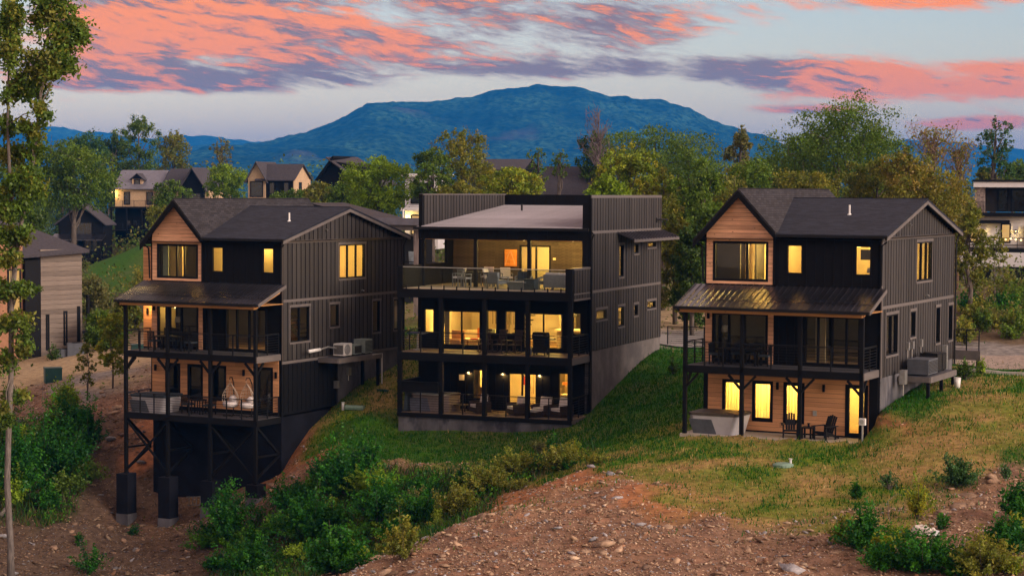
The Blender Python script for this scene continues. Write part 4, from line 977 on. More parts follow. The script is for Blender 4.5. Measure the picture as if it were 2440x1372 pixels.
    lwall = H.wall('lower_front_wall', F, -8.1, -.0, -9.1, -6.1, lw, BLACK)
    for i in range(20):
        u = -8.0 + i * .42
        if not any(q[0] - .1 < u < q[1] + .1 for q in lw): H.pp('batten', BLACK, lwall, F, u - .03, u + .03, .001, .03, -9.0, -6.15)
    H.window(F, *lw[0], BLACK, (), .06); H.window(F, *lw[1], BLACK, (.48,), .07, name='sliding_door'); H.window(F, *lw[2], BLACK, (), .06)
    H.part(MB().box(-W - .05, -8.05, -.02, 3.0, -9.1, -6.1), 'storage_closet', BLACK)
    H.room(-7.4, -.9, .16, 4.2, -9.05, -6.4, CREAM, FLOORW); H.light(-5.4, 1.2, -6.6, 42, fixture=False); H.light(-3.4, 1.2, -6.6, 75, fixture=False); H.light(-1.5, 1.0, -6.6, 30, fixture=False)
    H.part(MB().box(-6.4, -6.3, .9, 4.1, -9.0, -6.45).box(-2.95, -2.85, 1.6, 4.1, -9.0, -6.45), 'partition', CREAMD); H.part(MB().box(-1.9, -.95, 1.2, 1.3, -7.75, -7.6), 'shelf', ORANGEW); H.part(MB().box(-6.25, -5.7, .8, 1.3, -9.0, -8.0), 'cabinet', FLOORW)
    ld = H.part(MB().box(-W, -.0, -2.55, -.01, -9.15, -9.06), 'lower_deck', DECKF); H.part(MB().box(-W - .02, .02, -2.63, -2.552, -9.28, -9.07), 'rim_joist', BLACK, ld); H.pc('rim_joist', TRIM, ld, -.02, .03, -2.55, -.02, -9.28, -9.1)
    H.part(MB().box(-W + .02, -.05, -2.54, -2.3, -11.0, -9.285).box(-W + .02, -W + .3, -2.3, 3, -11.0, -9.2).box(-7.12, -7.08, -2.56, -2.54, -11, -9.3), 'concrete_footing', CONC)
    H.part(MB().box(-.25, .0, .0, D, -10.0, -5.905), 'foundation_wall', mat('parged_foundation', (.125, .115, .115), .9, .25, 1.2, bump=.01, bscale=10, second=(.09, .085, .09), sscale=.5))
    for u in (-6.50, -4.62, -2.62):
        q = MB(); PB(q, F, u - .16, u + .16, .03, .13, -7.24, -7.18); PB(q, F, u - .04, u + .04, .0, .03, -7.28, -7.14); c_ = H.part(q, 'wall_sconce', BULB if False else TRIM)
        lamp(c_, (u, -.13, -7.20 + H.off[2]), 5.5, color=(1, .58, .18), radius=.04, name='sconce_bulb', fs=.35)
    H.part(MB().box(-7.06, -6.76, -.03, .0, -7.6, -7.32), 'framed_sign', CREAM)
    # dark half wall with a cap shelf round the hot tub corner
    H.part(MB().box(-W - .02, -7.1, -2.56, -2.50, -8.02, -7.55).box(-W - .02, -W + .05, -2.5, -.1, -8.02, -7.55).box(-W - .05, -7.1, -2.62, -2.45, -7.55, -7.51).box(-W - .05, -W + .1, -2.45, -.1, -7.55, -7.51), 'privacy_panel', BLACK)
    return H
HM = modern()

# ---------------------------------------------------------------- furniture builders (each origin on the floor)
def thing(fr, name, u, v, z, label, cat, group=None, turn=0.0): return empty(name, fr.w(u, v, z), -fr.t + turn, label, cat, group)
def legs4(t, m_, x, y, h, r=.025, name='leg'):
    for sx in (-1, 1):
        for sy in (-1, 1): piece(name, m_, t, sx * x - r, sx * x + r, sy * y - r, sy * y + r, 0, h)
def dining_chair(t, fm, cm, slat=False):
    legs4(t, fm, .24, .22, .42); MB().box(-.27, .27, -.25, .25, .42, .50).build('seat', cm, t)
    if slat:
        b = MB().box(-.27, .27, .24, .28, .86, .92).build('backrest', fm, t)
        for i in range(7): piece('slat', fm, b, -.25 + i * .08, -.22 + i * .08, .245, .27, .5, .86)
    else: MB().add([(-.26, .22, .5), (.26, .22, .5), (.26, .34, .95), (-.26, .34, .95), (-.26, .28, .5), (.26, .28, .5), (.26, .40, .95), (-.26, .40, .95)], [(0, 1, 2, 3), (7, 6, 5, 4), (0, 4, 5, 1), (1, 5, 6, 2), (2, 6, 7, 3), (3, 7, 4, 0)]).build('backrest', cm, t)
    for sx in (-1, 1): MB().box(sx * .27 - .025, sx * .27 + .025, -.24, .26, .64, .68).box(sx * .27 - .02, sx * .27 + .02, -.24, -.2, .42, .64).build('armrest', fm, t)
def lounge_chair(t, fm, cm, wid=.78):
    h = wid / 2
    for sx in (-1, 1):
        mb = MB().box(sx * h - .03, sx * h + .03, -.38, .38, .56, .61); mb.box(sx * h - .03, sx * h + .03, -.38, -.32, 0, .56).box(sx * h - .03, sx * h + .03, .32, .38, 0, .62).box(sx * h - .02, sx * h + .02, -.32, .32, .40, .44)
        mb.build('side_frame', fm, t)
    MB().box(-h + .03, h - .03, -.36, .34, .24, .30).build('seat_frame', fm, t); MB().box(-h + .05, h - .05, -.36, .26, .30, .44).build('seat_cushion', cm, t)
    b = MB().box(-h + .03, h - .03, .32, .37, .30, .78).build('back_frame', fm, t)
    MB().box(-h + .06, h - .06, .18, .32, .44, .84).build('back_cushion', cm, t)
def adirondack(t, m_, slats=5):
    for sx in (-1, 1):
        MB().box(sx * .31 - .03, sx * .31 + .03, -.42, -.36, 0, .56).box(sx * .29 - .02, sx * .29 + .02, .25, .32, 0, .56).build('leg', m_, t)
        MB().box(sx * .34 - .07, sx * .34 + .07, -.48, .34, .56, .59).build('armrest', m_, t)
        MB().beam((sx * .27, -.4, .32), (sx * .27, .55, .06), .03, .1).build('stringer', m_, t)
    st_ = MB().box(-.28, .28, -.42, -.38, .30, .36).build('seat', m_, t)
    for i in range(5): MB().box(-.28, .28, -.38 + i * .12, -.28 + i * .12, .345 - i * .03, .365 - i * .03).build('seat_slat', m_, st_)
    bk = MB().box(-.25, .25, .30, .33, .50, .56).build('backrest', m_, t)
    for i in range(slats):
        x = (i - (slats - 1) / 2) * .105; top = 1.02 - abs(i - (slats - 1) / 2) * .035
        MB().beam((x, .14, .24), (x, .46, top), .088, .022).build('back_slat', m_, bk)
def rocking_chair(t, m_):
    for sx in (-1, 1):
        MB().tube([(sx * .26, -.45, .10), (sx * .26, -.2, .03), (sx * .26, .1, .02), (sx * .26, .45, .08), (sx * .26, .6, .14)], .022, 6).build('rocker', m_, t)
        MB().box(sx * .26 - .02, sx * .26 + .02, -.28, -.24, .04, .62).box(sx * .26 - .02, sx * .26 + .02, .2, .24, .04, .66).build('leg', m_, t)
        MB().box(sx * .29 - .05, sx * .29 + .05, -.34, .26, .62, .65).build('armrest', m_, t)
    MB().box(-.27, .27, -.28, .25, .40, .44).build('seat', m_, t)
    bk = MB().beam((-.26, .40, 1.1), (.26, .40, 1.1), .03, .09).build('backrest', m_, t)
    for i in range(6): MB().beam((-.2 + i * .08, .22, .45), (-.2 + i * .08, .40, 1.08), .045, .015).build('back_slat', m_, bk)
def wicker_lounger(t, ottoman=True):
    MB().box(-.36, .36, -.36, .40, .05, .30).build('base', WICKER, t)
    for sx in (-1, 1): MB().box(sx * .42 - .06, sx * .42 + .06, -.38, .42, .05, .58).build('armrest', WICKER, t)
    MB().box(-.36, .36, .30, .42, .30, .82).build('backrest', WICKER, t)
    MB().box(-.34, .34, -.36, .20, .30, .43).build('seat_cushion', CUSHION, t)
    MB().add([(-.33, .14, .43), (.33, .14, .43), (.33, .22, .92), (-.33, .22, .92), (-.33, .28, .43), (.33, .28, .43), (.33, .34, .92), (-.33, .34, .92)], [(0, 1, 2, 3), (7, 6, 5, 4), (0, 4, 5, 1), (1, 5, 6, 2), (2, 6, 7, 3), (3, 7, 4, 0)]).build('back_cushion', CUSHION, t)
    if ottoman:
        MB().box(-.32, .32, -.95, -.42, .05, .28).build('ottoman', WICKER, t); MB().box(-.31, .31, -.94, -.43, .28, .39).build('ottoman_cushion', CUSHION, t)
def hot_tub(t, sx=2.15, sy=1.9, h=.86, lid=None, shell=GREYTUB, panel=DARKTUB, water=False, taper=.12):
    hx, hy = sx / 2, sy / 2; tp = taper
    def ringv(k, z, ch): return [(-hx * k + ch, -hy * k, z), (hx * k - ch, -hy * k, z), (hx * k, -hy * k + ch, z), (hx * k, hy * k - ch, z), (hx * k - ch, hy * k, z), (-hx * k + ch, hy * k, z), (-hx * k, hy * k - ch, z), (-hx * k, -hy * k + ch, z)]
    mb = MB(); R0, R1, R2 = ringv(1 - tp, 0, .22), ringv(.985, h - .12, .22), ringv(1.0, h, .22)
    mb.add(R0 + R1 + R2, [tuple(range(7, -1, -1))] + [(k * 8 + i, k * 8 + (i + 1) % 8, (k + 1) * 8 + (i + 1) % 8, (k + 1) * 8 + i) for k in (0, 1) for i in range(8)] + [tuple(range(16, 24))])
    mb.build('shell', shell, t)
    # darker slanted front panel
    y0, y1 = -hy * (1 - tp) - .012, -hy * .985 - .012
    MB().add([(-hx * (1 - tp) + .02, y0, .02), (hx * .12, y0, .02), (-hx * .05, y1, h - .16), (-hx * .985 + .02, y1, h - .16), (-hx * (1 - tp) + .02, y0 + .1, .02), (hx * .12, y0 + .1, .02), (-hx * .05, y1 + .1, h - .16), (-hx * .985 + .02, y1 + .1, h - .16)],
             [(0, 1, 2, 3), (7, 6, 5, 4), (0, 4, 5, 1), (1, 5, 6, 2), (2, 6, 7, 3), (3, 7, 4, 0)]).build('side_panel', panel, t)
    if lid is not None:
        mb = MB(); A, B = ringv(1.03, h + .005, .2), ringv(1.03, h + .11, .2); C_ = ringv(.55, h + .16, .15)
        mb.add(A + B + C_, [tuple(range(7, -1, -1))] + [(k * 8 + i, k * 8 + (i + 1) % 8, (k + 1) * 8 + (i + 1) % 8, (k + 1) * 8 + i) for k in (0, 1) for i in range(8)] + [tuple(range(16, 24))])
        mb.build('cover', lid, t)
    if water: MB().box(-hx * .82, hx * .82, -hy * .82, hy * .82, h - .02, h + .008).build('water', WATER_TUB, t)
def egg_chair(t):
    MB().tube([(.0, .35, 0), (.0, .42, .9), (.0, .40, 1.6), (.0, .22, 1.93), (.0, .0, 1.95), (.0, -.05, 1.82)], [.03, .03, .028, .025, .022, .02], 8).build('stand_pole', STEEL, t)
    mb = MB()
    for k in range(6):
        a = 2 * math.pi * k / 6; mb.beam((0, .15, .03), (.48 * math.cos(a), .15 + .48 * math.sin(a), .02), .05, .04)
    mb.build('stand_base', STEEL, t)
    def ring(f):
        z = .42 + 1.22 * f; r = .42 * math.sin(math.pi * min(1, .12 + .86 * (f ** .8))) + .02; return z, r
    bk = MB()
    for k in range(9):   # ribs of the basket over the back
        a = math.pi * k / 8; pts = []
        for i in range(9): z, r = ring(i / 8); pts.append((r * math.cos(a), r * math.sin(a) * .9, z))
        bk.tube(pts, .012, 5, False)
    for i in range(1, 8):
        z, r = ring(i / 8); bk.tube([(r * math.cos(math.pi * k / 8), r * math.sin(math.pi * k / 8) * .9, z) for k in range(9)], .011, 5, False)
    bk.tube([(0, .0, 1.64), (0, -.05, 1.82)], .012, 5)
    bk.build('basket', mat('pale_rattan', (.42, .34, .27), .8, .2, 20), t)
    MB().tube([(0, .04, .42), (0, .04, .50), (0, .05, .62), (0, .05, .72)], [.22, .36, .40, .34], 12).build('seat_cushion', CUSHION, t, True)
    MB().tube([(0, .24, .72), (.02, .30, .86), (.02, .28, 1.0)], [.2, .22, .1], 10).build('back_pillow', CUSHION, t, True)
def grill(t):
    MB().box(-.32, .32, -.25, .25, .12, .82).build('cabinet', STEEL, t)
    MB().prism([(-.27, .84), (-.27, 1.0), (-.16, 1.14), (.16, 1.14), (.27, 1.0), (.27, .84)], lambda a, b, d: (d, a, b), -.36, .36).build('hood', BLACK, t)
    for sx in (-1, 1): MB().box(sx * .36, sx * .72, -.22, .2, .80, .84).build('side_shelf', STEEL, t)
    MB().beam((-.25, -.31, 1.0), (.25, -.31, 1.0), .025, .025).build('handle', CHROME, t)
    for sx in (-1, 1):
        for sy in (-1, 1): MB().box(sx * .28 - .03, sx * .28 + .03, sy * .2 - .03, sy * .2 + .03, 0, .12).build('wheel', BLACK, t)
def round_table(t, r, h, m_):
    MB().tube([(0, 0, h - .04), (0, 0, h)], r, 16).build('table_top', m_, t); legs4(t, m_, r * .6, r * .6, h - .04, .02)
def rect_table(t, x, y, h, m_):
    MB().box(-x, x, -y, y, h - .05, h).build('table_top', m_, t); legs4(t, m_, x - .07, y - .07, h - .05, .035)
WATER_TUB = mat('tub_water', (.55, .62, .70), .08, .1, 3, spec=.6)

# --- terrace furniture on the modern house (floor z = -2.85)
zt = -2.845
for i, (u, v, tn, m1, m2, sl2, lb) in enumerate([
    (-7.35, .45, -1.4, ALU, CUSHION, False, 'pale cushioned dining chair on the terrace, beside the table end facing the house corner'),
    (-6.65, -.35, 2.9, ALU, GREYFAB, True, 'slat-backed grey dining chair on the terrace with its back to the glass rail'),
    (-5.55, .55, 1.5, ALU, CUSHION, False, 'pale cushioned dining chair on the terrace, tilted toward the roof post'),
    (-6.3, 1.75, .1, ALU, CUSHION, False, 'pale cushioned dining chair on the terrace, on the house-wall side of the table'),
    (-5.1, 1.5, .6, ALU, CUSHION, False, 'pale cushioned dining chair on the terrace, next to the wall cabinet')]):
    t = thing(FM, 'dining_chair', u, v, zt, lb, 'chair', 'terrace dining chairs', tn); dining_chair(t, m1, m2, sl2)
t = thing(FM, 'dining_table', -6.35, .75, zt, 'dark rectangular dining table among pale chairs on the terrace', 'table'); rect_table(t, .75, .48, .74, DARKIN)
t = thing(FM, 'lounge_chair', -4.55, -1.0, zt, 'grey metal lounge chair with thin seat cushion near the terrace glass', 'armchair', 'terrace lounge chairs', 2.7); lounge_chair(t, ALU, GREYFAB)
t = thing(FM, 'lounge_chair', -3.55, .0, zt, 'grey metal lounge chair with navy back cushion beside the fire bowl', 'armchair', 'terrace lounge chairs', .25); lounge_chair(t, ALU, NAVY)
t = thing(FM, 'lounge_chair', -2.15, -.55, zt, 'grey metal lounge chair between the dark cube and the sofa', 'armchair', 'terrace lounge chairs', -1.3); lounge_chair(t, ALU, GREYFAB, .74)
t = thing(FM, 'fire_table', -3.25, -1.45, zt, 'low rectangular grey fire table on the terrace', 'fire table'); MB().add([(-.42, -.28, 0), (.42, -.28, 0), (.42, .28, 0), (-.42, .28, 0), (-.5, -.34, .36), (.5, -.34, .36), (.5, .34, .36), (-.5, .34, .36)], [(3, 2, 1, 0), (4, 5, 6, 7), (0, 1, 5, 4), (1, 2, 6, 5), (2, 3, 7, 6), (3, 0, 4, 7)]).build('base', ALU, t); MB().box(-.54, .54, -.38, .38, .365, .41).build('top', GREYFAB, t)
t = thing(FM, 'side_cube', -2.55, -1.55, zt, 'dark cube side table behind the terrace glass', 'side table'); MB().box(-.27, .27, -.25, .25, .03, .52).build('body', NAVY, t); MB().box(-.29, .29, -.27, .27, .525, .56).build('top', NAVY, t)
t = thing(FM, 'outdoor_sofa', -1.2, -.75, zt, 'grey outdoor sofa with cream cushions, its back to the terrace corner', 'sofa', None, 2.95)
MB().box(-.85, .85, .32, .40, .12, .76).build('back_frame', GREYFAB, t); MB().box(-.85, .85, -.4, .32, .14, .3).build('seat_frame', ALU, t); legs4(t, ALU, .8, .35, .14)
for k in (-1, 1): MB().box(k * .42 - .38, k * .42 + .38, .12, .31, .44, .86).build('back_cushion', CUSHION, t); MB().box(k * .42 - .39, k * .42 + .39, -.38, .12, .30, .44).build('seat_cushion', CUSHION, t)
t = thing(FM, 'wall_cabinet', -5.94, 4.10, -1.92, 'orange wooden wall cabinet with crossed braces on the terrace wall', 'cabinet'); MB().box(-.33, .33, -.05, .06, 0, .88).build('cabinet_body', ORANGEW, t)
for k in (-1, 1): d_ = MB().box(min(0, k * .31) + .01, max(0, k * .31) - .01, -.075, -.051, .04, .84).build('door', ORANGEW, t); MB().beam((k * .29, -.085, .08), (k * .03, -.085, .8), .05, .016, (0, 1, 0)).build('brace', PLANKW, d_)
# --- middle deck
zm = -6.03
for k, (u, tn) in enumerate(((-5.15, .1), (-4.35, -.15), (-3.55, -.3))):
    t = thing(FM, 'rocking_chair', u, -1.2, zm, ('dark wooden rocking chair half behind a deck post on the middle deck', 'dark wooden rocking chair between two others on the middle deck', 'dark wooden rocking chair nearest the grill on the middle deck')[k], 'rocking chair', 'rocking chairs on the middle deck', tn); rocking_chair(t, WICKER)
t = thing(FM, 'grill', -1.95, -1.7, zm, 'black gas grill with side shelves on the middle deck', 'grill'); grill(t)
t = thing(FM, 'propane_tank', -2.55, -1.75, zm, 'small pale blue gas cylinder beside the grill', 'gas cylinder'); MB().tube([(0, 0, 0), (0, 0, .04), (0, 0, .09), (0, 0, .30), (0, 0, .36)], [.12, .12, .15, .15, .08], 12).build('tank', mat('pale_blue_paint', (.25, .30, .5), .5, .1, 4), t, True); MB().tube([(0, 0, .36), (0, 0, .44)], [.09, .09], 10).build('collar', CHROME, t)
t = thing(FM, 'bistro_table', -8.75, -1.4, zm, 'high square bistro table with dark blue top at the deck end', 'table'); MB().box(-.42, .42, -.38, .38, .84, .90).build('table_top', mat('dark_blue_top', (.04, .06, .12), .5, .1, 4), t); MB().box(-.04, .04, -.04, .04, .03, .84).build('pedestal', CHROME, t); MB().tube([(0, 0, 0), (0, 0, .03)], .26, 12).build('base', CHROME, t)
# --- lower deck
zl = -9.06
t = thing(FM, 'hot_tub', -7.85, -1.15, zl, 'open hot tub with grey-brown skirt on the lower deck', 'hot tub'); hot_tub(t, 2.1, 1.9, .85, None, mat('taupe_tub', (.20, .16, .15), .6, .12, 8), mat('blue_grey_tub', (.10, .11, .15), .6, .15, 6), True, .02)
t = thing(FM, 'tub_cover', -9.05, -1.6, zl, 'dark folded hot-tub cover standing against the tub', 'cover', None, .1); MB().add([(-.1, -.8, .05), (.06, -.8, .05), (.1, .8, .05), (-.1, .8, .05), (-.02, -.75, 1.0), (.1, -.75, 1.0), (.12, .75, 1.0), (-.0, .75, 1.0)], [(3, 2, 1, 0), (4, 5, 6, 7), (0, 1, 5, 4), (1, 2, 6, 5), (2, 3, 7, 6), (3, 0, 4, 7)]).build('cover_panel', NAVY, t); MB().box(-.2, .2, -.7, .7, 0, .05).build('bracket', STEEL, t)
for k, (u, tn, ot, lb) in enumerate(((-5.35, .75, False, 'white-cushioned wicker lounge chair beside the sconce nearest the hot tub'), (-3.35, .75, False, 'white-cushioned wicker lounge chair in front of the lower sliding door'), (-1.95, .35, True, 'white-cushioned wicker lounge chair with a footstool on the lower deck'), (-1.0, .5, False, 'white-cushioned wicker lounge chair by the lower deck corner post'))):
    t = thing(FM, 'wicker_chair', u, -1.35, zl, lb, 'lounge chair', 'wicker lounge chairs on the lower deck', -tn); wicker_lounger(t, ot)
t = thing(FM, 'coffee_table', -6.55, -1.0, zl, 'low dark wicker table beside the open hot tub', 'table'); rect_table(t, .4, .3, .34, WICKER)
t = thing(FM, 'side_table', -2.7, -1.0, zl, 'small dark table between white-cushioned lounge chairs', 'table'); rect_table(t, .25, .22, .45, WICKER)
# --- interiors seen through the glass of the modern house
t = thing(FM, 'sofa', -6.6, 1.6, -6.0, 'cream sofa with orange and sage cushions behind the sliding glass', 'sofa'); MB().box(-.95, .95, -.4, .4, .1, .42).build('seat', CREAM, t); MB().box(-.95, .95, .3, .5, .42, .8).build('backrest', CREAM, t)
MB().box(-.2, .15, .1, .28, .45, .95).build('cushion', ORANGEF, t); MB().box(.25, .8, .1, .28, .45, .9).build('cushion', SAGE, t)
t = thing(FM, 'coffee_table', -6.6, .75, -6.0, 'wooden coffee table in front of the cream sofa', 'table'); rect_table(t, .5, .3, .42, FLOORW); MB().box(-.15, .2, -.1, .1, .425, .5).build('tray', REDP, t)
t = thing(FM, 'armchair', -7.6, .8, -6.0, 'tan leather armchair just inside the left sliding door', 'armchair'); MB().box(-.35, .35, -.35, .35, .08, .42).build('seat', PLANKW, t); MB().box(-.35, .35, .25, .4, .42, .85).build('backrest', PLANKW, t)
t = thing(FM, 'staircase', -5.2, 3.6, -6.0, 'dark open staircase with steel balusters inside the middle storey', 'stairs')
for k in range(11): MB().box(-.1 + k * -.0, .7, -1.4 + k * .26, -1.12 + k * .26, .2 + k * .22, .25 + k * .22).build('tread', DARKIN, t)
for k in range(8): MB().box(-1.3 + k * .17, -1.28 + k * .17, -.6, -.57, 1.1, 2.6).build('baluster', DARKIN, t)
t = thing(FM, 'floor_lamp', -4.2, 1.0, -6.0, 'white floor lamp behind the narrow window of the middle storey', 'lamp'); MB().tube([(0, 0, 0), (0, 0, .03)], .15, 12).build('base', CHROME, t); MB().tube([(0, 0, 0), (0, 0, 1.4), (.15, 0, 1.62)], .02, 6).build('stem', WHITE, t); MB().tube([(.05, 0, 1.5), (.25, 0, 1.65)], [.13, .09], 10).build('lamp_shade', WHITE, t)
t = thing(FM, 'kitchen_island', -1.7, 2.6, -6.0, 'cream kitchen island with thick top behind the grill', 'island'); MB().box(-.9, .9, -.4, .4, 0, .9).build('cabinet', CREAMD, t); MB().box(-1.0, 1.0, -.5, .5, .9, .98).build('counter_top', CREAM, t)
t = thing(FM, 'shelf_unit', -1.2, 5.9, -6.0, 'dark kitchen shelves against the rear wall of the middle storey', 'shelves')
for k in range(4): MB().box(-1.0, .9, -.2, .2, .9 + k * .42, .94 + k * .42).build('shelf', DARKIN, t)
MB().box(-1.0, .9, .2, .24, .0, 2.3).build('back_panel', CREAMD, t); MB().box(-1.4, -1.05, -.2, .2, 0, 2.2).build('tall_cabinet', DARKIN, t)
t = thing(FM, 'branch_vase', -8.75, 1.0, -6.0, 'tall vase of bare branches behind the narrow left window', 'vase'); MB().tube([(0, 0, 0), (0, 0, .3), (0, 0, .6)], [.12, .16, .08], 10).build('vase', CREAMD, t)
mbv = MB()
for k in range(14): a = k * 2.4; mbv.tube([(0, 0, .55), (.12 * math.cos(a), .12 * math.sin(a), 1.2), (.26 * math.cos(a), .2 * math.sin(a), 2.0)], [.012, .01, .006], 4)
mbv.build('branches', BARK, t)
t = thing(FM, 'handrail', -3.9, 2.4, -9.05, 'sloping wooden handrail of the stair inside the lower sliding door', 'handrail'); MB().beam((-.55, 0, 1.95), (.5, 0, 1.3), .05, .06).build('rail', FLOORW, t)
for k in range(3): MB().box(-.4 + k * .35, -.37 + k * .35, 0, .03, .9 - k * .25, 1.85 - k * .22).build('baluster', FLOORW, t)
t = thing(FM, 'fire_extinguisher', -3.75, .55, -7.75, 'red extinguisher cabinet inside the lower sliding door', 'extinguisher'); MB().box(-.07, .07, -.06, .06, 0, .42).build('cylinder', REDP, t); MB().box(-.03, .03, -.03, .03, .42, .5).build('valve', STEEL, t)
t = thing(FM, 'arcade_cabinet', -3.2, 2.6, -9.05, 'dark games cabinet behind the lower sliding door', 'cabinet'); MB().prism([(-.35, 0), (.35, 0), (.35, 1.7), (-.05, 1.7), (-.2, 1.0), (-.35, .95)], lambda a, b, d: (d, a, b), -.35, .35).build('cabinet', DARKIN, t); MB().box(-.3, .3, -.4, -.36, .6, .9).build('panel', ORANGEF, t)
t = thing(FM, 'vanity', -1.35, .8, -9.05, 'bathroom vanity with tap behind the narrow lower window', 'vanity'); MB().box(-.4, .4, -.2, .3, 0, .82).build('cabinet', CREAMD, t); MB().box(-.42, .42, -.22, .32, .82, .88).build('counter_top', CREAM, t); MB().tube([(0, .1, .88), (0, .1, 1.1), (0, -.02, 1.1)], .02, 6).build('tap', CHROME, t)

# --- gabled house on piers: lower deck
zq = -8.72
t = thing(FL, 'hot_tub', -6.95, -1.05, zq, 'covered hot tub with pale corner on the raised lower deck', 'hot tub'); hot_tub(t, 2.2, 1.75, .78, NAVY)
for k, u in enumerate((-2.42, -1.42)):
    t = thing(FL, 'egg_chair', u, -1.0, zq, 'rattan hanging egg chair with white cushions, ' + ('the one toward the dark deck table' if k == 0 else 'the one toward the door and wall lamp'), 'egg chair', 'egg chairs on the raised deck', .15 - .3 * k); egg_chair(t)
t = thing(FL, 'patio_table', -4.35, -1.0, zq, 'dark round table on the raised lower deck', 'table'); round_table(t, .42, .72, BLACK)
for k, (u, v, tn) in enumerate(((-5.0, -1.0, 1.57), (-3.7, -1.0, -1.57))):
    t = thing(FL, 'patio_chair', u, v, zq, 'dark patio chair by the round table, on the %s side' % ('hot tub' if k == 0 else 'egg chair'), 'chair', 'dark patio chairs', tn); dining_chair(t, BLACK, NAVY, True)
zq = -5.58
for fr_, nm in ((FL, 'house on piers'), (FR, 'house with the patio')):
    t = thing(fr_, 'deck_table', -6.0, -1.0, zq, 'dark dining table on the main deck of the ' + nm, 'table'); rect_table(t, .9, .42, .74, STEEL)
    for k, (u, v, tn) in enumerate(((-7.1, -1.0, 1.57), (-6.3, -.4, 0), (-5.6, -.4, 0), (-4.85, -1.0, -1.57))):
        t = thing(fr_, 'deck_chair', u, v, zq, 'dark metal chair round the main-deck table of the ' + nm, 'chair', 'deck chairs of the ' + nm, tn); dining_chair(t, STEEL, NAVY, True)
# --- patio of the right-hand house
zp = -8.585
t = thing(FR, 'hot_tub', -6.85, -1.1, zp, 'hot tub with dark cover and grey tapered shell on the concrete patio', 'hot tub'); hot_tub(t, 2.3, 1.8, .82, mat('dark_brown_cover', (.045, .036, .028), .6, .2, 5), taper=.16)
t = thing(FR, 'adirondack_chair', -3.62, -1.05, zp, 'black slatted garden chair in front of the lit window', 'garden chair', 'garden chairs on the patio', .35); adirondack(t, STEEL, 4)
t = thing(FR, 'adirondack_chair', -2.02, -1.05, zp, 'black solid-backed garden chair below the wall outlet', 'garden chair', 'garden chairs on the patio', -.35); adirondack(t, STEEL, 5)
t = thing(FR, 'side_table', -2.82, -1.1, zp, 'small square black table between two garden chairs', 'table'); rect_table(t, .26, .24, .5, STEEL); t = thing(FR, 'lantern', -2.78, -1.1, zp + .5, 'small dark lantern on the patio side table', 'lantern'); MB().box(-.05, .05, -.05, .05, 0, .03).box(-.05, .05, -.05, .05, .13, .16).box(-.035, .035, -.035, .035, .03, .13).build('lantern_body', STEEL, t)
t = thing(FR, 'meter_post', -.05, -2.2, -8.66, 'grey utility meter on a metal post at the patio corner', 'meter'); MB().tube([(0, 0, -.2), (0, 0, .95)], .04, 8).build('post', CHROME, t); MB().box(-.13, .13, -.08, .08, .92, 1.2).build('meter_box', WHITE, t); MB().tube([(0, -.08, 1.08), (0, -.13, 1.08)], .09, 10).build('dial', CHROME, t)

# ---------------------------------------------------------------- heat pumps and platforms
def platform(fr, name, label, u0, u1, v0, v1, z, legs, zb):
    t = empty(name, fr.w(u0, v0, zb), -fr.t, label, 'platform'); off = -zb
    MB().box(0, u1 - u0, 0, v1 - v0, z - .06 + off, z + off).build('platform_top', DECKG, t)
    MB().box(u1 - u0, u1 - u0 + .05, -.02, v1 - v0 + .02, z - .26 + off, z + .0 + off).box(0, u1 - u0, -.07, -.02, z - .24 + off, z - .01 + off).build('rim_board', TRIM, t)
    for (u, v, zz) in legs: MB().box(u - u0 - .07, u - u0 + .07, v - v0 - .07, v - v0 + .07, zz + off, z - .065 + off).build('leg', BLACK, t)
    return t
def ac_unit(fr, name, u, v, z, sx, sy, sz, label, m_, fan='front', grp='outdoor heat pump units', turn=0):
    t = empty(name, fr.w(u, v, z), -fr.t + turn, label, 'heat pump', grp); hx, hy = sx / 2, sy / 2
    MB().box(-hx, hx, -hy, hy, .06, sz).build('case', m_, t); MB().box(-hx * .8, hx * .8, -hy * .8, -hy * .6, 0, .06).box(-hx * .8, hx * .8, hy * .6, hy * .8, 0, .06).build('feet', STEEL, t)
    if fan == 'front':
        g = MB().tube([(hx + .005, -hy * .15, sz * .55), (hx + .03, -hy * .15, sz * .55)], min(hy, sz / 2) * .78, 18).build('fan_grille', GREYFAB, t)
        for k in range(5): MB().tube([(hx + .035, -hy * .15, sz * .55), (hx + .04, -hy * .15, sz * .55)], .05 + k * .055, 18, False).build('grille_ring', WHITE, g)
        for k in range(9): piece('louvre', STEEL, t, -hx * .9, hx * .9, -hy - .012, -hy - .001, .14 + k * (sz - .2) / 9, .14 + k * (sz - .2) / 9 + .035)
    else:
        for k in range(9):
            z_ = .12 + k * (sz - .18) / 9; piece('louvre', DARKIN, t, hx + .001, hx + .014, -hy * .92, hy * .92, z_, z_ + .035)
            if fan == 'top': piece('louvre', DARKIN, t, -hx * .92, hx * .92, -hy - .014, -hy - .001, z_, z_ + .035)
        if fan == 'top': MB().tube([(0, 0, sz + .001), (0, 0, sz + .03)], min(hx, hy) * .8, 18).build('fan_grille', DARKIN, t)
    return t
platform(FL, 'equipment_platform', 'timber platform carrying heat pumps on the side of the house on piers', .06, 1.25, 3.3, 7.5, -6.0, [(1.15, 7.35, -8.6), (.2, 7.35, -8.3)], -8.6)
ac_unit(FL, 'heat_pump', .72, 4.55, -5.99, .62, .80, .68, 'white heat pump with round fan on the timber platform', WHITE, 'front')
GREENAC = mat('grey_green_ac', (.22, .27, .26), .5, .1, 5)
ac_unit(FL, 'heat_pump', .72, 5.55, -5.99, .62, .72, .56, 'short grey-green heat pump between two taller units', GREENAC, 'side'); ac_unit(FL, 'heat_pump', .72, 6.55, -5.99, .70, .74, .78, 'tall grey-green heat pump at the platform end', GREENAC, 'side')
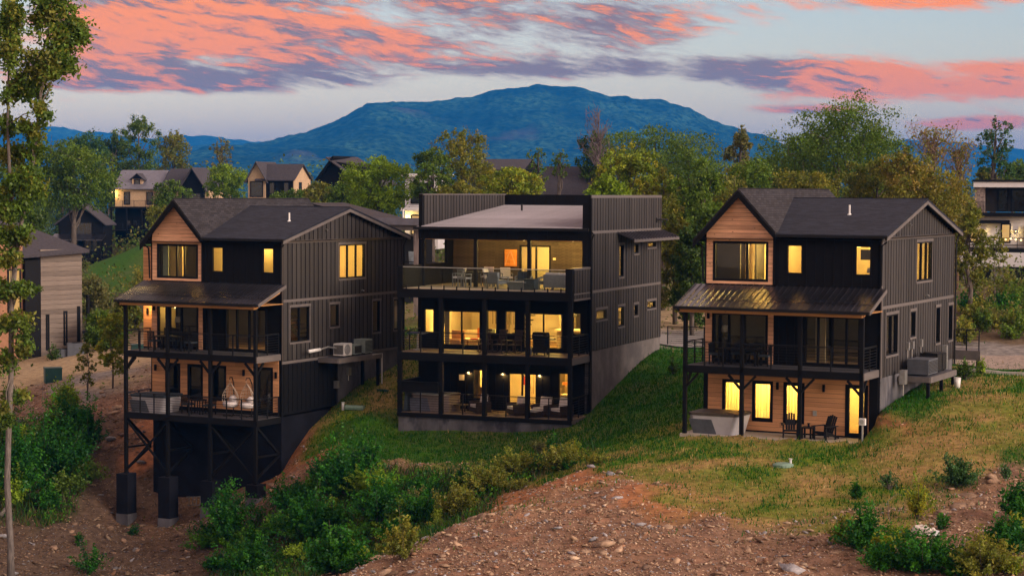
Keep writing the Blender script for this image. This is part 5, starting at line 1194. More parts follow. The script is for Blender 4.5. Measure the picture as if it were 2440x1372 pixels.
t = empty('duct_pipe', FL.w(.5, 1.9, -5.55), -FL.t, 'white insulated pipe running along the siding to the heat pumps', 'pipe'); MB().tube([(0, -.2, 0), (.02, .8, .03)], [.09, .09], 8).build('sleeve', WHITE, t, True); MB().tube([(0, .8, .02), (.05, 1.5, .12), (.1, 2.2, .0)], .045, 6).build('pipe', CHROME, t)
t = empty('electrical_box', FL.w(.10, 6.1, -7.1), -FL.t, 'grey disconnect box with conduit under the heat-pump platform', 'electrical box'); MB().box(-.08, .1, -.12, .12, -.02, .38).build('box', CHROME, t); MB().tube([(0, 0, 0), (.0, 0, -.3)], .02, 6).build('conduit', CHROME, t)
t = empty('electrical_meter', FL.w(.12, 4.9, -7.7), -FL.t, 'grey meter can on a thin pipe against the foundation', 'electrical box'); MB().box(-.1, .1, -.12, .12, 0, .38).build('box', CHROME, t); MB().tube([(0, 0, 0), (0, 0, -1.2)], .03, 6).build('conduit', STEEL, t)
t = empty('drain_pipe', FL.w(1.28, 7.55, -8.1), -FL.t, 'white drain pipe down the platform leg', 'pipe'); MB().tube([(0, -1.0, 2.08), (0, 0, 2.08), (0, 0, 0)], .028, 6).build('pipe', WHITE, t)
platform(FR, 'equipment_platform', 'timber platform carrying heat pumps beside the house with the patio', .06, 1.45, 2.6, 6.9, -6.05, [(1.36, 2.7, -7.0), (1.36, 4.85, -6.95), (1.36, 6.8, -6.95)], -7.0)
ac_unit(FR, 'heat_pump', .85, 3.6, -6.04, .95, 1.5, .72, 'large slate-grey heat pump on the platform beside the patio house', DARKTUB, 'plain', 'heat pumps beside the patio house')
ac_unit(FR, 'heat_pump', .80, 5.1, -6.04, .8, .75, .86, 'black louvred condenser with top fan on the platform', STEEL, 'top', 'heat pumps beside the patio house'); ac_unit(FR, 'heat_pump', .80, 6.1, -6.04, .7, .7, .80, 'black louvred condenser at the far platform end', STEEL, 'top', 'heat pumps beside the patio house')
for k, (v, z) in enumerate(((3.9, -5.0), (4.6, -5.0), (6.0, -5.0))):
    t = empty('electrical_box', FR.w(.08, v, z), -FR.t, 'small pale service box on the siding above the heat pumps', 'electrical box', 'service boxes on the siding'); MB().box(-.06, .08, -.10, .10, 0, .34).build('box', CHROME, t); MB().tube([(0, 0, 0), (0, 0, -.7)], .025, 6).build('conduit', CHROME, t)
t = empty('service_panel', FR.w(1.0, 6.75, -6.04), -FR.t, 'tall grey service panel at the platform end', 'electrical box'); MB().box(-.1, .1, -.12, .12, 0, 1.1).build('panel', CHROME, t); MB().box(-.08, .08, .12, .14, .2, .9).build('door', WHITE, t)
t = empty('disconnect_box', FR.w(.45, 2.0, -6.35), -FR.t, 'slim grey disconnect box between house and heat pump', 'electrical box'); MB().box(-.12, .12, -.2, .2, 0, .62).build('box', CHROME, t); MB().tube([(0, 0, 0), (0, 0, -.5)], .03, 6).build('conduit', CHROME, t)
t = empty('bucket', FR.w(1.75, 6.1, -6.72), 0, 'white plastic bucket standing beneath the heat-pump platform', 'bucket'); MB().tube([(0, 0, -.1), (0, 0, .36)], [.13, .16], 12).build('pail', WHITE, t, True); MB().tube([(0, 0, .36), (0, 0, .39)], .17, 12).build('rim', WHITE, t)

# ================================================================ neighbouring houses
TANW = mat('tan_siding', (.42, .30, .19), .8, .12, 3); TANR = mat('terracotta_siding', (.30, .15, .085), .8, .15, 3); STONE = mat('ledge_stone', (.22, .18, .17), .9, .5, 5, bump=.03, bscale=8)
WHITEW = mat('white_stucco', (.62, .62, .66), .85, .05, 2); DARKROOF = mat('dark_far_shingle', (.045, .042, .052), .9, .3, 6); GREYROOF = mat('grey_metal_roof', (.17, .17, .21), .5, .12, 2, metal=.4)
OLDWOOD = mat('weathered_lap_siding', (.17, .14, .12), .85, .4, 2.5, stretch=(1, 1, 6), objrand=.2)
class BG:
    """a house further off, placed from its ground pixel and depth; local x right, y back, z up from the ground line"""
    def __init__(s, name, label, px, py, Y, yaw, group=None, below=2.0):
        p = at(px, py, Y); s.o = empty(name, (p.x, p.y, p.z), -yaw, label, 'house', group); s.k = F_PX / Y; s.below = below
    def wall(s, name, x0, x1, y0, y1, z0, z1, m_): return MB().box(x0, x1, y0, y1, z0, z1).build(name, m_, s.o)
    def gable(s, name, x0, x1, y0, y1, z0, zp, m_, axis='x', oh=.4, th=.18, wallm=None):
        """axis: direction of the ridge"""
        mb = MB()
        if axis == 'x':
            ym = (y0 + y1) / 2; sl_ = (zp - z0) / (ym - y0)
            for ya in (y0 - oh, y1 + oh): mb.prism([(ya, z0 - oh * sl_), (ym, zp), (ym, zp + th), (ya, z0 - oh * sl_ + th)], lambda a, b, d: (d, a, b), x0 - oh, x1 + oh)
            if wallm: MB().prism([(y0, z0), (y1, z0), (ym, zp)], lambda a, b, d: (d, a, b), x0 + .02, x1 - .02).build('gable_wall', wallm, s.o)
        else:
            xm = (x0 + x1) / 2; sl_ = (zp - z0) / (xm - x0)
            for xa in (x0 - oh, x1 + oh): mb.prism([(xa, z0 - oh * sl_), (xm, zp), (xm, zp + th), (xa, z0 - oh * sl_ + th)], lambda a, b, d: (a, d, b), y0 - oh, y1 + oh)
            if wallm: MB().prism([(x0, z0), (x1, z0), (xm, zp)], lambda a, b, d: (a, d, b), y0 + .02, y1 - .02).build('gable_wall', wallm, s.o)
        return mb.build(name, m_, s.o)
    def win(s, x0, x1, z0, z1, y=0.0, lit=0, side=None, fw=.12):
        mb = MB(); pl = ('F', y) if side is None else ('S', side); 
        for q in ((x0, x0 + fw, z0, z1), (x1 - fw, x1, z0, z1), (x0 + fw, x1 - fw, z0, z0 + fw), (x0 + fw, x1 - fw, z1 - fw, z1)): PB(mb, pl, q[0], q[1], -.02, .07, q[2], q[3])
        o = mb.build('window', BLACK, s.o); mb = MB(); PB(mb, pl, x0 + fw, x1 - fw, .004, .03, z0 + fw, z1 - fw); mb.build('pane', FARLIT if lit else FARDARK, o); return o
    def post(s, x, y, z0, z1, w_=.2, m_=None): return piece('post', m_ or BLACK, s.o, x - w_ / 2, x + w_ / 2, y - w_ / 2, y + w_ / 2, z0, z1)
    def shed(s, name, x0, x1, y0, y1, zlo, zhi, m_, th=.12):
        mb = MB().add([(x0, y0, zlo), (x1, y0, zlo), (x1, y1, zhi), (x0, y1, zhi), (x0, y0, zlo - th), (x1, y0, zlo - th), (x1, y1, zhi - th), (x0, y1, zhi - th)], [(0, 1, 2, 3), (7, 6, 5, 4), (0, 4, 5, 1), (1, 5, 6, 2), (2, 6, 7, 3), (3, 7, 4, 0)])
        return mb.build(name, m_, s.o)
    def rail(s, x0, x1, y, z, h=1.0, n=5):
        r_ = MB().beam((x0, y, z + h), (x1, y, z + h), .08, .06).build('railing', STEEL, s.o)
        for i in range(n): piece('rail_bar', STEEL, r_, x0, x1, y - .012, y + .012, z + .1 + i * (h - .15) / n, z + .125 + i * (h - .15) / n)
        k = max(2, int((x1 - x0) / 1.6) + 1)
        for i in range(k): x = x0 + (x1 - x0) * i / (k - 1); piece('railing_post', STEEL, r_, x - .03, x + .03, y - .03, y + .03, z, z + h)
def litpane():
    mt = bpy.data.materials.new('lit_far_window'); mt.use_nodes = True; t = mt.node_tree; t.nodes.clear(); n = NT(t)
    e = n.n('ShaderNodeEmission'); tc = n.n('ShaderNodeTexCoord'); f = n.noise(tc.outputs['Object'], 1.2, 2, .5)
    t.links.new(n.mix(f, (.9, .42, .10), (1, .70, .30)), e.inputs[0]); e.inputs[1].default_value = FARLIT_K
    o = n.n('ShaderNodeOutputMaterial'); t.links.new(e.outputs[0], o.inputs[0]); return mt
FARLIT_K = .2
FARLIT = litpane(); FARDARK = mat('dark_glass', (.02, .024, .028), .08, .2, 2, spec=.8)

# tan house with grey roof and dormer, far behind the trees
h = BG('tan_house', 'tan house with grey metal roof and small dormer beyond the road', 275, 552, 310, .12); B = h
B.wall('wall', 0, 7.2, 0, 8, 3.9, 6.9, TANW); B.wall('basement_wall', .0, 7.3, -.1, 8, -2, 3.9, BLACK); B.shed('roof', -.3, 7.3, -.6, 4.2, 6.7, 9.6, GREYROOF); B.shed('rear_roof', -.3, 7.3, 4.2, 8.6, 9.6, 6.7, GREYROOF)
B.wall('dormer_wall', 2.5, 4.2, .6, 3, 7.1, 8.3, TANW); B.gable('dormer_roof', 2.4, 4.3, .5, 3, 8.2, 9.0, DARKROOF, 'y', .25, .1, BLACK); B.win(2.9, 3.8, 7.25, 8.15, .58)
B.win(1.4, 2.4, 4.2, 6.2); B.win(5.0, 6.0, 4.2, 6.2); B.win(1.7, 2.6, .9, 1.9, -.1); B.win(2.8, 3.7, .9, 1.9, -.1)
MB().box(-.2, 7.4, -2.0, 0, 3.6, 3.85).build('deck', BLACK, h.o); [B.post(x, -1.9, -2, 3.6) for x in (0, 2.4, 4.8, 7.2)]; MB().box(-.2, 7.4, -2.0, 0, .1, .3).build('deck', BLACK, h.o); B.rail(0, 7.2, -1.9, .3); B.rail(0, 7.2, -1.9, 3.85)
lamp(h.o, (-.3, -.4, 6.1), 60, radius=.15, name='porch_lamp')
# gabled dark house to its right
h = BG('dark_gabled_house', 'dark gabled house with tan flanks joining the tan house', 382, 552, 308, .30); B = h
B.wall('wall', .3, 8.3, 0, 8, 2.0, 6.6, TANW); B.wall('front_bay', 3.8, 7.6, -.3, 1, 2.0, 6.9, BLACK); B.wall('basement_wall', .3, 8.3, -.05, 8, -2, 2.0, BLACK)
B.gable('roof', .2, 5, 0, 8, 6.6, 9.6, DARKROOF, 'x', .4, .15, BLACK); B.gable('front_gable_roof', 3.7, 7.7, -.3, 8, 6.9, 9.7, DARKROOF, 'y', .5, .2, BLACK); B.win(4.3, 7.1, 3.6, 6.0, -.3); B.win(1.2, 2.2, 4.2, 6.0)
# house with tan gable
h = BG('tan_gabled_house', 'small house with tan front gable and metal porch roof', 592, 505, 280, .33); B = h
B.wall('wall', 0, 6.9, 0, 5.5, -2, 4.6, BLACK); B.wall('gable_bay', 0, 2.7, -.12, 1, 1.9, 4.7, TANW); B.gable('gable_roof', 0, 2.7, -.12, 5.5, 4.7, 6.9, DARKROOF, 'y', .4, .15, TANW); B.gable('main_roof', 1.5, 6.9, 0, 5.5, 4.6, 6.6, DARKROOF, 'x', .35, .15, TANW)
B.wall('side_wall', 6.88, 7.0, 0, 5.5, .5, 4.6, TANW); B.win(.35, 2.35, 2.1, 4.3, -.12); B.win(3.2, 4.1, 2.5, 4.2); B.win(5.4, 6.3, 2.5, 4.2, lit=0); B.win(1.6, 2.5, 2.2, 4.2, side=7.0)
B.shed('porch_roof', -.5, 7.1, -1.6, 0, 1.2, 1.8, GREYROOF); [B.post(x, -1.5, -2, 1.1) for x in (-.2, 2.2, 4.6, 6.9)]; MB().box(-.4, 7.0, -1.6, 0, -1.2, -1.0).build('deck', BLACK, h.o)
# dark shed-roofed house with lit windows
h = BG('dark_lit_house', 'dark steep-roofed house with two lit windows and a porch lamp', 760, 505, 250, .35); B = h
B.wall('wall', 0, 6.0, 0, 6, -2, 4.3, BLACK); MB().prism([(0, 4.3), (6.0, 4.3), (6.0, 5.6), (1.6, 6.4)], lambda a, b, d: (a, d, b), .05, 5.9).build('gable_wall', BLACK, h.o)
MB().prism([(-.4, 3.9), (2.0, 6.9), (2.2, 7.0), (2.2, 6.7), (-.2, 3.85)], lambda a, b, d: (a, d, b), -.5, 6.3).build('bargeboard', BLACK, h.o)
MB().add([(1.2, -.6, 6.85), (6.6, -.6, 3.3), (8.2, 6.4, 3.4), (2.4, 6.4, 6.95), (1.2, -.6, 6.7), (6.6, -.6, 3.15), (8.2, 6.4, 3.25), (2.4, 6.4, 6.8)], [(0, 1, 2, 3), (7, 6, 5, 4), (0, 4, 5, 1), (1, 5, 6, 2), (2, 6, 7, 3), (3, 7, 4, 0)]).build('roof', DARKROOF, h.o)
B.win(.7, 1.5, 1.4, 3.2, 0, 1); B.win(4.1, 5.0, 1.3, 3.2, 0, 1); B.shed('porch_roof', -2.2, 2.0, -1.6, 0, .2, .9, GREYROOF); [B.post(x, -1.5, -2, .1) for x in (-2.0, 1.8)]; lamp(h.o, (1.0, -.6, -.6), 30, radius=.12, name='porch_lamp')
# nearer flat-roofed carport with stone columns, between the two black houses
h = BG('flat_roofed_pavilion', 'flat-roofed building with stone columns seen between the black houses', 852, 655, 128, .39); B = h
B.wall('wall', -2.0, 1.6, 3.0, 8, -2.0, 2.4, BLACK); MB().box(-3.5, 4.8, -.4, 5.4, 3.3, 3.6).build('roof', STEEL, h.o); MB().box(-3.6, 4.9, -.5, -.4, 3.25, 3.7).build('roof_edge', GREYROOF, h.o); MB().box(-3.4, 4.7, -.3, 5.2, 2.9, 3.28).build('soffit', TRIM, h.o)
for x in (2.2, 4.3, -1.5): piece('stone_column', STONE, h.o, x - .28, x + .28, -.1, .46, -2.5, 2.9)
MB().prism([(-3.5, 3.6), (1.0, 3.6), (-3.5, 4.6)], lambda a, b, d: (a, d, b), 0, 5).build('raised_roof', STEEL, h.o); MB().tube([(1.8, 3, 3.6), (1.8, 3, 4.2)], .06, 8).build('vent_pipe', WHITE, h.o)
MB().box(-2.0, 4.4, .2, 3.0, -.2, 0).build('deck', DECKG, h.o); B.rail(2.6, 5.6, .1, -.1)
t = empty('leaning_board', B.o.matrix_world @ Vector((0, 0, 0)), 0, 'small blue and white board leaning beside a stone column', 'board'); p_ = at(984, 628, 127); t.location = p_; MB().add([(-.25, 0, 0), (.3, .05, 0), (.25, .2, .75), (-.3, .15, .78), (-.25, .03, 0), (.3, .08, 0), (.25, .23, .75), (-.3, .18, .78)], [(0, 1, 2, 3), (7, 6, 5, 4), (0, 4, 5, 1), (1, 5, 6, 2), (2, 6, 7, 3), (3, 7, 4, 0)]).build('panel', mat('pale_blue_board', (.4, .5, .55), .6, .3, 3), t); MB().box(-.2, .2, .04, .06, 0, .12).build('foot', WHITE, t)
# roofs above the trees behind the modern house
def roof_house(label, px0, px1, pytop, pyeave, Y, m_=None, wallm=None):
    a_, b_ = at(px0, pyeave, Y), at(px1, pyeave, Y); top = at(px0, pytop, Y).z - a_.z; wd = b_.x - a_.x
    g = float(gz(a_.x, Y)[0]) - 1.0
    o = empty('distant_house', (a_.x, Y, g), -.3, label, 'house', 'houses behind the trees'); z = a_.z - g
    B_ = BG.__new__(BG); B_.o = o; B_.k = 1
    MB().box(.3, wd - .3, .4, 7.6, 0, z + .05).build('wall', wallm or BLACK, o); B_.gable('roof', 0, wd, 0, 8, z, z + top, m_ or DARKROOF, 'x', .3, .12, wallm or BLACK)
    B_.win(wd * .15, wd * .15 + 1.2, z - 1.9, z - .5, .4); B_.win(wd * .6, wd * .6 + 1.2, z - 1.9, z - .5, .4)
    return B_
roof_house('long dark roof rising above yellow-green trees behind the metal roof', 1130, 1250, 380, 404, 300)
roof_house('broad dark hipped roof behind the flat parapet', 1282, 1415, 398, 462, 225)
roof_house('small dark roof corner between two leafy crowns', 1578, 1614, 432, 462, 200)
roof_house('dark gable roof half hidden among russet trees', 2085, 2165, 405, 455, 205)
h = BG('white_villa', 'white stepped building glimpsed through trees left of the metal roof', 965, 545, 200, .2); B = h
B.wall('wall', 0, 3.4, 0, 5, -2, 5.2, WHITEW); MB().box(-.3, 3.8, -.6, 5.3, 5.2, 5.5).build('roof', WHITEW, h.o); MB().box(-.3, 3.8, -.8, 0, 1.8, 2.1).build('balcony', WHITEW, h.o); B.win(.6, 2.6, 2.5, 4.6); B.win(.6, 2.6, -.6, 1.4, 0, 1); B.rail(-.2, 3.7, -.7, 2.1); lamp(h.o, (.3, -.5, 1.2), 30, radius=.12, name='porch_lamp')
# dark house among trees on the left
h = BG('dark_porch_house', 'dark gabled house with two-storey porch at the foot of a grass bank', 140, 642, 290, .06); B = h
B.wall('wall', 0, 6.6, 0, 5, -2.0, 6.8, BLACK); B.gable('roof', 0, 6.6, 0, 5, 6.8, 9.4, DARKROOF, 'y', .5, .2, BLACK); B.win(2.2, 5.0, 5.0, 6.9); B.win(1.0, 3.0, 2.6, 4.4); B.win(3.8, 5.8, 2.6, 4.4); B.win(1.0, 2.4, -.2, 1.9); B.win(3.4, 5.0, -.2, 1.9)
B.shed('porch_roof', -.6, 7.0, -2.2, 0, 4.4, 5.2, METALROOF); [B.post(x, -2.0, -2, 4.4) for x in (-.3, 2.1, 4.4, 6.7)]; MB().box(-.5, 6.9, -2.1, 0, 1.3, 1.6).build('deck', STEEL, h.o); MB().box(-.5, 6.9, -2.1, 0, -1.2, -.9).build('deck', STEEL, h.o); B.rail(-.3, 6.7, -2.05, 1.6); B.rail(-.3, 6.7, -2.05, -.9)
# neighbour at the left edge: side wall of lap siding, front in terracotta
h = BG('lap_sided_house', 'tall house with weathered lap siding and dark shingle roof behind slim trees', 98, 866, 138, -.95); B = h
p0 = at(98, 866, 138); B.o.rotation_euler = (0, 0, .70)
# local x runs along the lap-sided wall (to the right, away), local y goes back-left
k_ = 1.0
lapL = 3.15; HZ = 7.9
sidew = B.wall('side_wall', 0, lapL, 0, 9, -2, HZ, OLDWOOD)
for i in range(27): z_ = -1.2 + i * .33; piece('lap_board', OLDWOOD, sidew, 0, lapL, -.035, -.001, z_, z_ + .30)
B.win(.35, .62, .9, 3.4); B.win(1.7, 2.0, 1.2, 3.6); B.win(2.75, 3.0, 1.4, 3.9)
MB().box(-1.15, 0, .0, 1.0, -2, 7.2).build('black_bay', BLACK, h.o)
MB().add([(-1.5, -.5, 7.35), (lapL + .35, -.5, 7.65), (lapL + .35, 9.5, 8.7), (-1.5, 9.5, 8.4), (-1.5, -.5, 7.55), (lapL + .35, -.5, 7.85), (.2, 9.5, 10.6), (-1.5, 9.5, 10.4)], [(3, 2, 1, 0), (4, 5, 6, 7), (0, 1, 5, 4), (1, 2, 6, 5), (2, 3, 7, 6), (3, 0, 4, 7)]).build('roof', DARKROOF, h.o)
MB().box(-4.2, -1.15, .4, 9, -2, 8.2).build('front_wall', TANR, h.o); B.win(-2.3, -1.3, 3.6, 6.6, .4, 1); MB().box(-6, -1.6, 3.0, 9, 8.2, 10.4).build('upper_wall', TANW, h.o); MB().box(-6.4, -1.3, 2.6, 9.4, 10.4, 10.7).build('upper_roof', CREAMD, h.o)
MB().box(lapL + .05, lapL + .9, .5, 3, 1.9, 2.1).build('deck', BLACK, h.o); B.post(lapL + .8, .6, -2, 4.6); B.rail(lapL + .1, lapL + .85, .5, 2.1)
for k, (px_, py_) in enumerate(((146, 858), (158, 857), (182, 855))):
    p = at(px_, py_, 136); t = empty('condenser', p, .3, 'grey condenser unit on the ground by the lap-sided house', 'heat pump', 'condensers by the lap-sided house'); s_ = .38 if k < 2 else .62
    MB().box(-s_, s_, -.35, .35, -.3, .75 if k < 2 else 1.1).build('case', DARKTUB, t); MB().tube([(0, 0, .76 if k < 2 else 1.11), (0, 0, .8 if k < 2 else 1.15)], .28, 12).build('fan_grille', STEEL, t)
# white modern house on the right
h = BG('white_modern_house', 'white modern house with recessed balcony and string lights', 2292, 690, 186, .30, below=3); B = h
z1_, z2_ = 4.95, 7.4
WSTAT = WHITEW
B.wall('left_wing_wall', 0, 6.2, 2.0, 8, 2.0, 4.9, WHITEW); B.wall('base_wall', 0, 8.5, 1.0, 8, -2, 4.2, WHITEW)
B.wall('upper_block', 1.3, 6.2, 1.6, 8, 7.3, 10.0, DARKIN); MB().box(.9, 6.5, .0, 8, 9.55, 10.05).build('roof', WHITEW, h.o); MB().box(.8, 6.6, -.1, 8.1, 10.06, 10.25).build('roof_edge', STEEL, h.o)
MB().box(1.0, 1.9, .3, 1.6, 7.2, 9.6).build('stone_wall', STONE, h.o); MB().box(.9, 6.3, -.1, 1.6, 6.85, 7.2).build('balcony_floor', BLACK, h.o); B.rail(1.2, 6.1, .0, 7.2, .95, 6); B.win(3.0, 4.0, 7.3, 9.4, 1.6); B.win(4.2, 6.0, 7.3, 9.4, 1.6)
MB().box(.4, 6.3, .8, 8, 4.25, 6.85).build('middle_wall', WHITEW, h.o); MB().box(6.2, 10, .6, 8, -2, 10.4).build('tower_wall', WHITEW, h.o); MB().box(6.0, 10.2, .4, 8.2, 10.4, 10.65).build('tower_roof', STEEL, h.o); B.win(6.7, 8.3, 6.9, 9.2, .6)
B.win(3.4, 4.3, 4.4, 6.2, .8, 1); B.win(5.5, 8.0, 4.3, 6.1, .6, 1); B.win(.6, 1.2, 4.4, 6.3, .8, 1)
MB().box(1.0, 4.2, .0, .9, 6.2, 6.5).build('canopy', BLACK, h.o)
for x in (1.8, 4.75): c_ = MB().box(x - .08, x + .08, .6, .79, 5.35, 5.65).build('wall_sconce', STEEL, h.o); lamp(c_, (x, .5, 5.5), 4, radius=.05, name='sconce_bulb', fs=.4)
MB().box(-1.6, 10, -2.6, .8, 3.6, 3.95).build('terrace_deck', BLACK, h.o); B.rail(-1.5, 10, -2.5, 3.95, .95, 4); MB().box(-1.7, 10, -2.7, -2.6, 2.3, 3.6).build('terrace_fascia', WHITEW, h.o)
B.win(.6, 2.6, .2, 2.2, 1.0); B.win(4.2, 6.0, .0, 2.4, 1.0); MB().box(.2, 9, -2.4, 1.0, -.3, -.1).build('lower_deck', BLACK, h.o); B.rail(.3, 8.8, -2.3, -.1, .95, 5); [B.post(x, -2.3, -2.5, 3.6) for x in (-1.3, 3.5, 8.5)]
sl0 = B.o
wr = MB(); pts = [(-1.5 + i * .46, -2.5, 4.95 - .12 * math.sin(math.pi * ((i * .23) % 1))) for i in range(25)]
t = empty('string_lights', (0, 0, 0), 0, 'string of warm bulbs along the white house terrace', 'string lights'); t.location = B.o.location; t.rotation_euler = B.o.rotation_euler
MB().tube(pts, .012, 4, False).build('wire', STEEL, t); bm_ = MB().tube([(0, 0, .0), (0, 0, -.05), (0, 0, -.12), (0, 0, -.17)], [.03, .085, .085, .02], 8).mesh('bulb', emit('string_bulb', (1, .58, .2), 1.5))
for p in pts: link('bulb', bm_, t, p)
# ---------------------------------------------------------------- fence gate beside the modern house, utility boxes, lids, debris
def place(name, px, py, label, cat, rz=0.0, group=None): p = gpt(px, py); return empty(name, p, rz, label, cat, group)
p = FM.w(.4, 11.3, -6.3); t = empty('metal_fence', p, -FM.t + .05, 'low black barred fence panel behind the modern house', 'fence')
MB().box(0, 2.1, -.02, .02, .95, 1.0).box(0, .05, -.025, .025, 0, .95).box(2.05, 2.1, -.025, .025, 0, .95).build('frame', STEEL, t)
for k in range(8): piece('rail_bar', STEEL, t, .05, 2.05, -.008, .008, .08 + k * .11, .10 + k * .11)
t = place('utility_cabinet', 128, 908, 'dark green transformer cabinet on the gravel pad', 'utility box', .35); MB().box(-.55, .45, -.45, .45, -.1, .78).build('cabinet', GREENBOX, t); MB().box(-.57, .47, -.47, .47, .78, .84).build('lid', GREENBOX, t); MB().box(-.54, -.02, -.475, -.452, .06, .7).build('door', GREENBOX, t)
t = place('utility_cabinet', 332, 848, 'small green cabinet glimpsed behind the porch post', 'utility box', .3); MB().box(-.5, .5, -.4, .4, -.1, .7).build('cabinet', GREENBOX, t); MB().box(-.52, .52, -.42, .42, .7, .76).build('lid', GREENBOX, t)
def septic(t, long=False):
    if long: MB().prism([(-.16, 0), (.16, 0), (.2, .12), (.1, .22), (-.1, .22), (-.2, .12)], lambda a, b, d: (d, a, b), -.55, .45).build('lid', LIDGREEN, t); MB().tube([(-.72, 0, -.05), (-.72, 0, .3), (-.72, 0, .36)], [.07, .07, .1], 10).build('pipe_cap', WHITE, t)
    else: MB().tube([(0, 0, -.03), (0, 0, .07), (0, 0, .12)], [.42, .42, .3], 16).build('lid', LIDGREEN, t); MB().tube([(.28, .2, 0), (.28, .2, .22), (.28, .2, .28)], [.05, .05, .09], 10).build('vent_cap', WHITE, t)
t = place('septic_lid', 848, 976, 'pale green tank riser with white cap on the lawn gully', 'tank lid', -.3); septic(t, True)
t = place('septic_lid', 1866, 1110, 'round pale green tank lid with white vent on the dry lawn', 'tank lid', -.2); septic(t)
t = place('splash_block', 912, 932, 'flat green splash block under the white drain pipe', 'splash block', -.4); MB().box(-.3, .3, -.12, .12, -.02, .07).build('block', GREENBOX, t); MB().box(-.3, .3, -.12, -.09, .07, .11).build('edge', GREENBOX, t)
# ladder lying at the foot of the foundation
p = FL.w(-4.2, -.9, 0); zg = float(gz(p.x, p.y)[0]); t = empty('ladder', (p.x, p.y, zg + .12), -FL.t - .08, 'aluminium ladder lying on its side between the concrete piers', 'ladder')
t.rotation_euler = (0, -.10, -FL.t)
for z_ in (0, .42): piece('side_rail', CHROME, t, -.95, .85, -.015, .015, z_, z_ + .035)
for k in range(8): MB().beam((-.85 + k * .23, 0, 0), (-.78 + k * .23, 0, .43), .03, .025, (0, 1, 0)).build('rung', CHROME, t)
t = place('timber_offcut', 2232, 1310, 'pale plywood strip lying in weeds on the stony bank', 'timber', 1.35); MB().box(-.62, .62, -.13, .13, .02, .05).build('board', mat('grey_plywood', (.30, .26, .20), .9, .2, 4), t); t.rotation_euler = (.1, -.42, 1.42)
t = place('plaster_lump', 2190, 1268, 'crumpled white plaster bag and rubble by the plywood strip', 'debris', .4)
mbp = MB()
for k in range(7): a = k * .9; mbp.tube([(.2 * math.cos(a), .25 * math.sin(a) - .06 * k, .0), (.2 * math.cos(a) + .05, .25 * math.sin(a) - .06 * k, .16), (.2 * math.cos(a) + .12, .25 * math.sin(a) - .06 * k + .05, .22)], [.17, .14, .03], 7)
mbp.build('bag', mat('dirty_white_plaster', (.48, .44, .40), .9, .25, 4), t); MB().box(.05, .3, -.75, -.5, .0, .16).build('block', mat('pale_block', (.5, .52, .55), .9, .1, 3), t)
q0, q1, q2, q3 = gpt(2138, 1195), gpt(2116, 1215), gpt(2117, 1245), gpt(2130, 1275)
t = empty('dead_branch', q0, 0, 'curved pale dead branch over the weeds', 'branch'); MB().tube([Vector((0, 0, .3)), q1 - q0 + Vector((0, 0, .35)), q2 - q0 + Vector((0, 0, .25)), q3 - q0 + Vector((0, 0, .02))], [.006, .009, .012, .014], 6).build('stem', PALEBARK, t); MB().tube([Vector((0, 0, .3)), Vector((.18, 0, .22))], .005, 5).build('twig', PALEBARK, t)
q0 = gpt(0, 1235); q1 = gpt(62, 1180); t = empty('fallen_log', q0, 0, 'pale fallen trunk half hidden under dark bushes', 'log'); MB().tube([Vector((0, 0, .1)), (q1 - q0) * .5 + Vector((0, 0, .3)), q1 - q0 + Vector((0, 0, .5))], [.13, .12, .10], 8).build('trunk', PALEBARK, t); MB().tube([(q1 - q0) * .6 + Vector((0, 0, .3)), (q1 - q0) * .7 + Vector((0, -.2, .8))], [.04, .02], 5).build('stub', PALEBARK, t)
a, b = gpt(2292, 884), gpt(2465, 897)
kb = MB()
n_ = 9
for i in range(n_):
    p0, p1 = Vector(a).lerp(Vector(b), i / n_), Vector(a).lerp(Vector(b), (i + .97) / n_); p0.z = float(gz(p0.x, p0.y)[0]) + .06; p1.z = float(gz(p1.x, p1.y)[0]) + .06
    o_ = MB().beam(p0, p1, .2, .22).build('kerb_stone' if i else 'kerb', KERBM, None if i == 0 else KB0)
    if i == 0: KB0 = o_; tag(o_, 'pale concrete kerb along the gravel lane', None, None, 'structure')

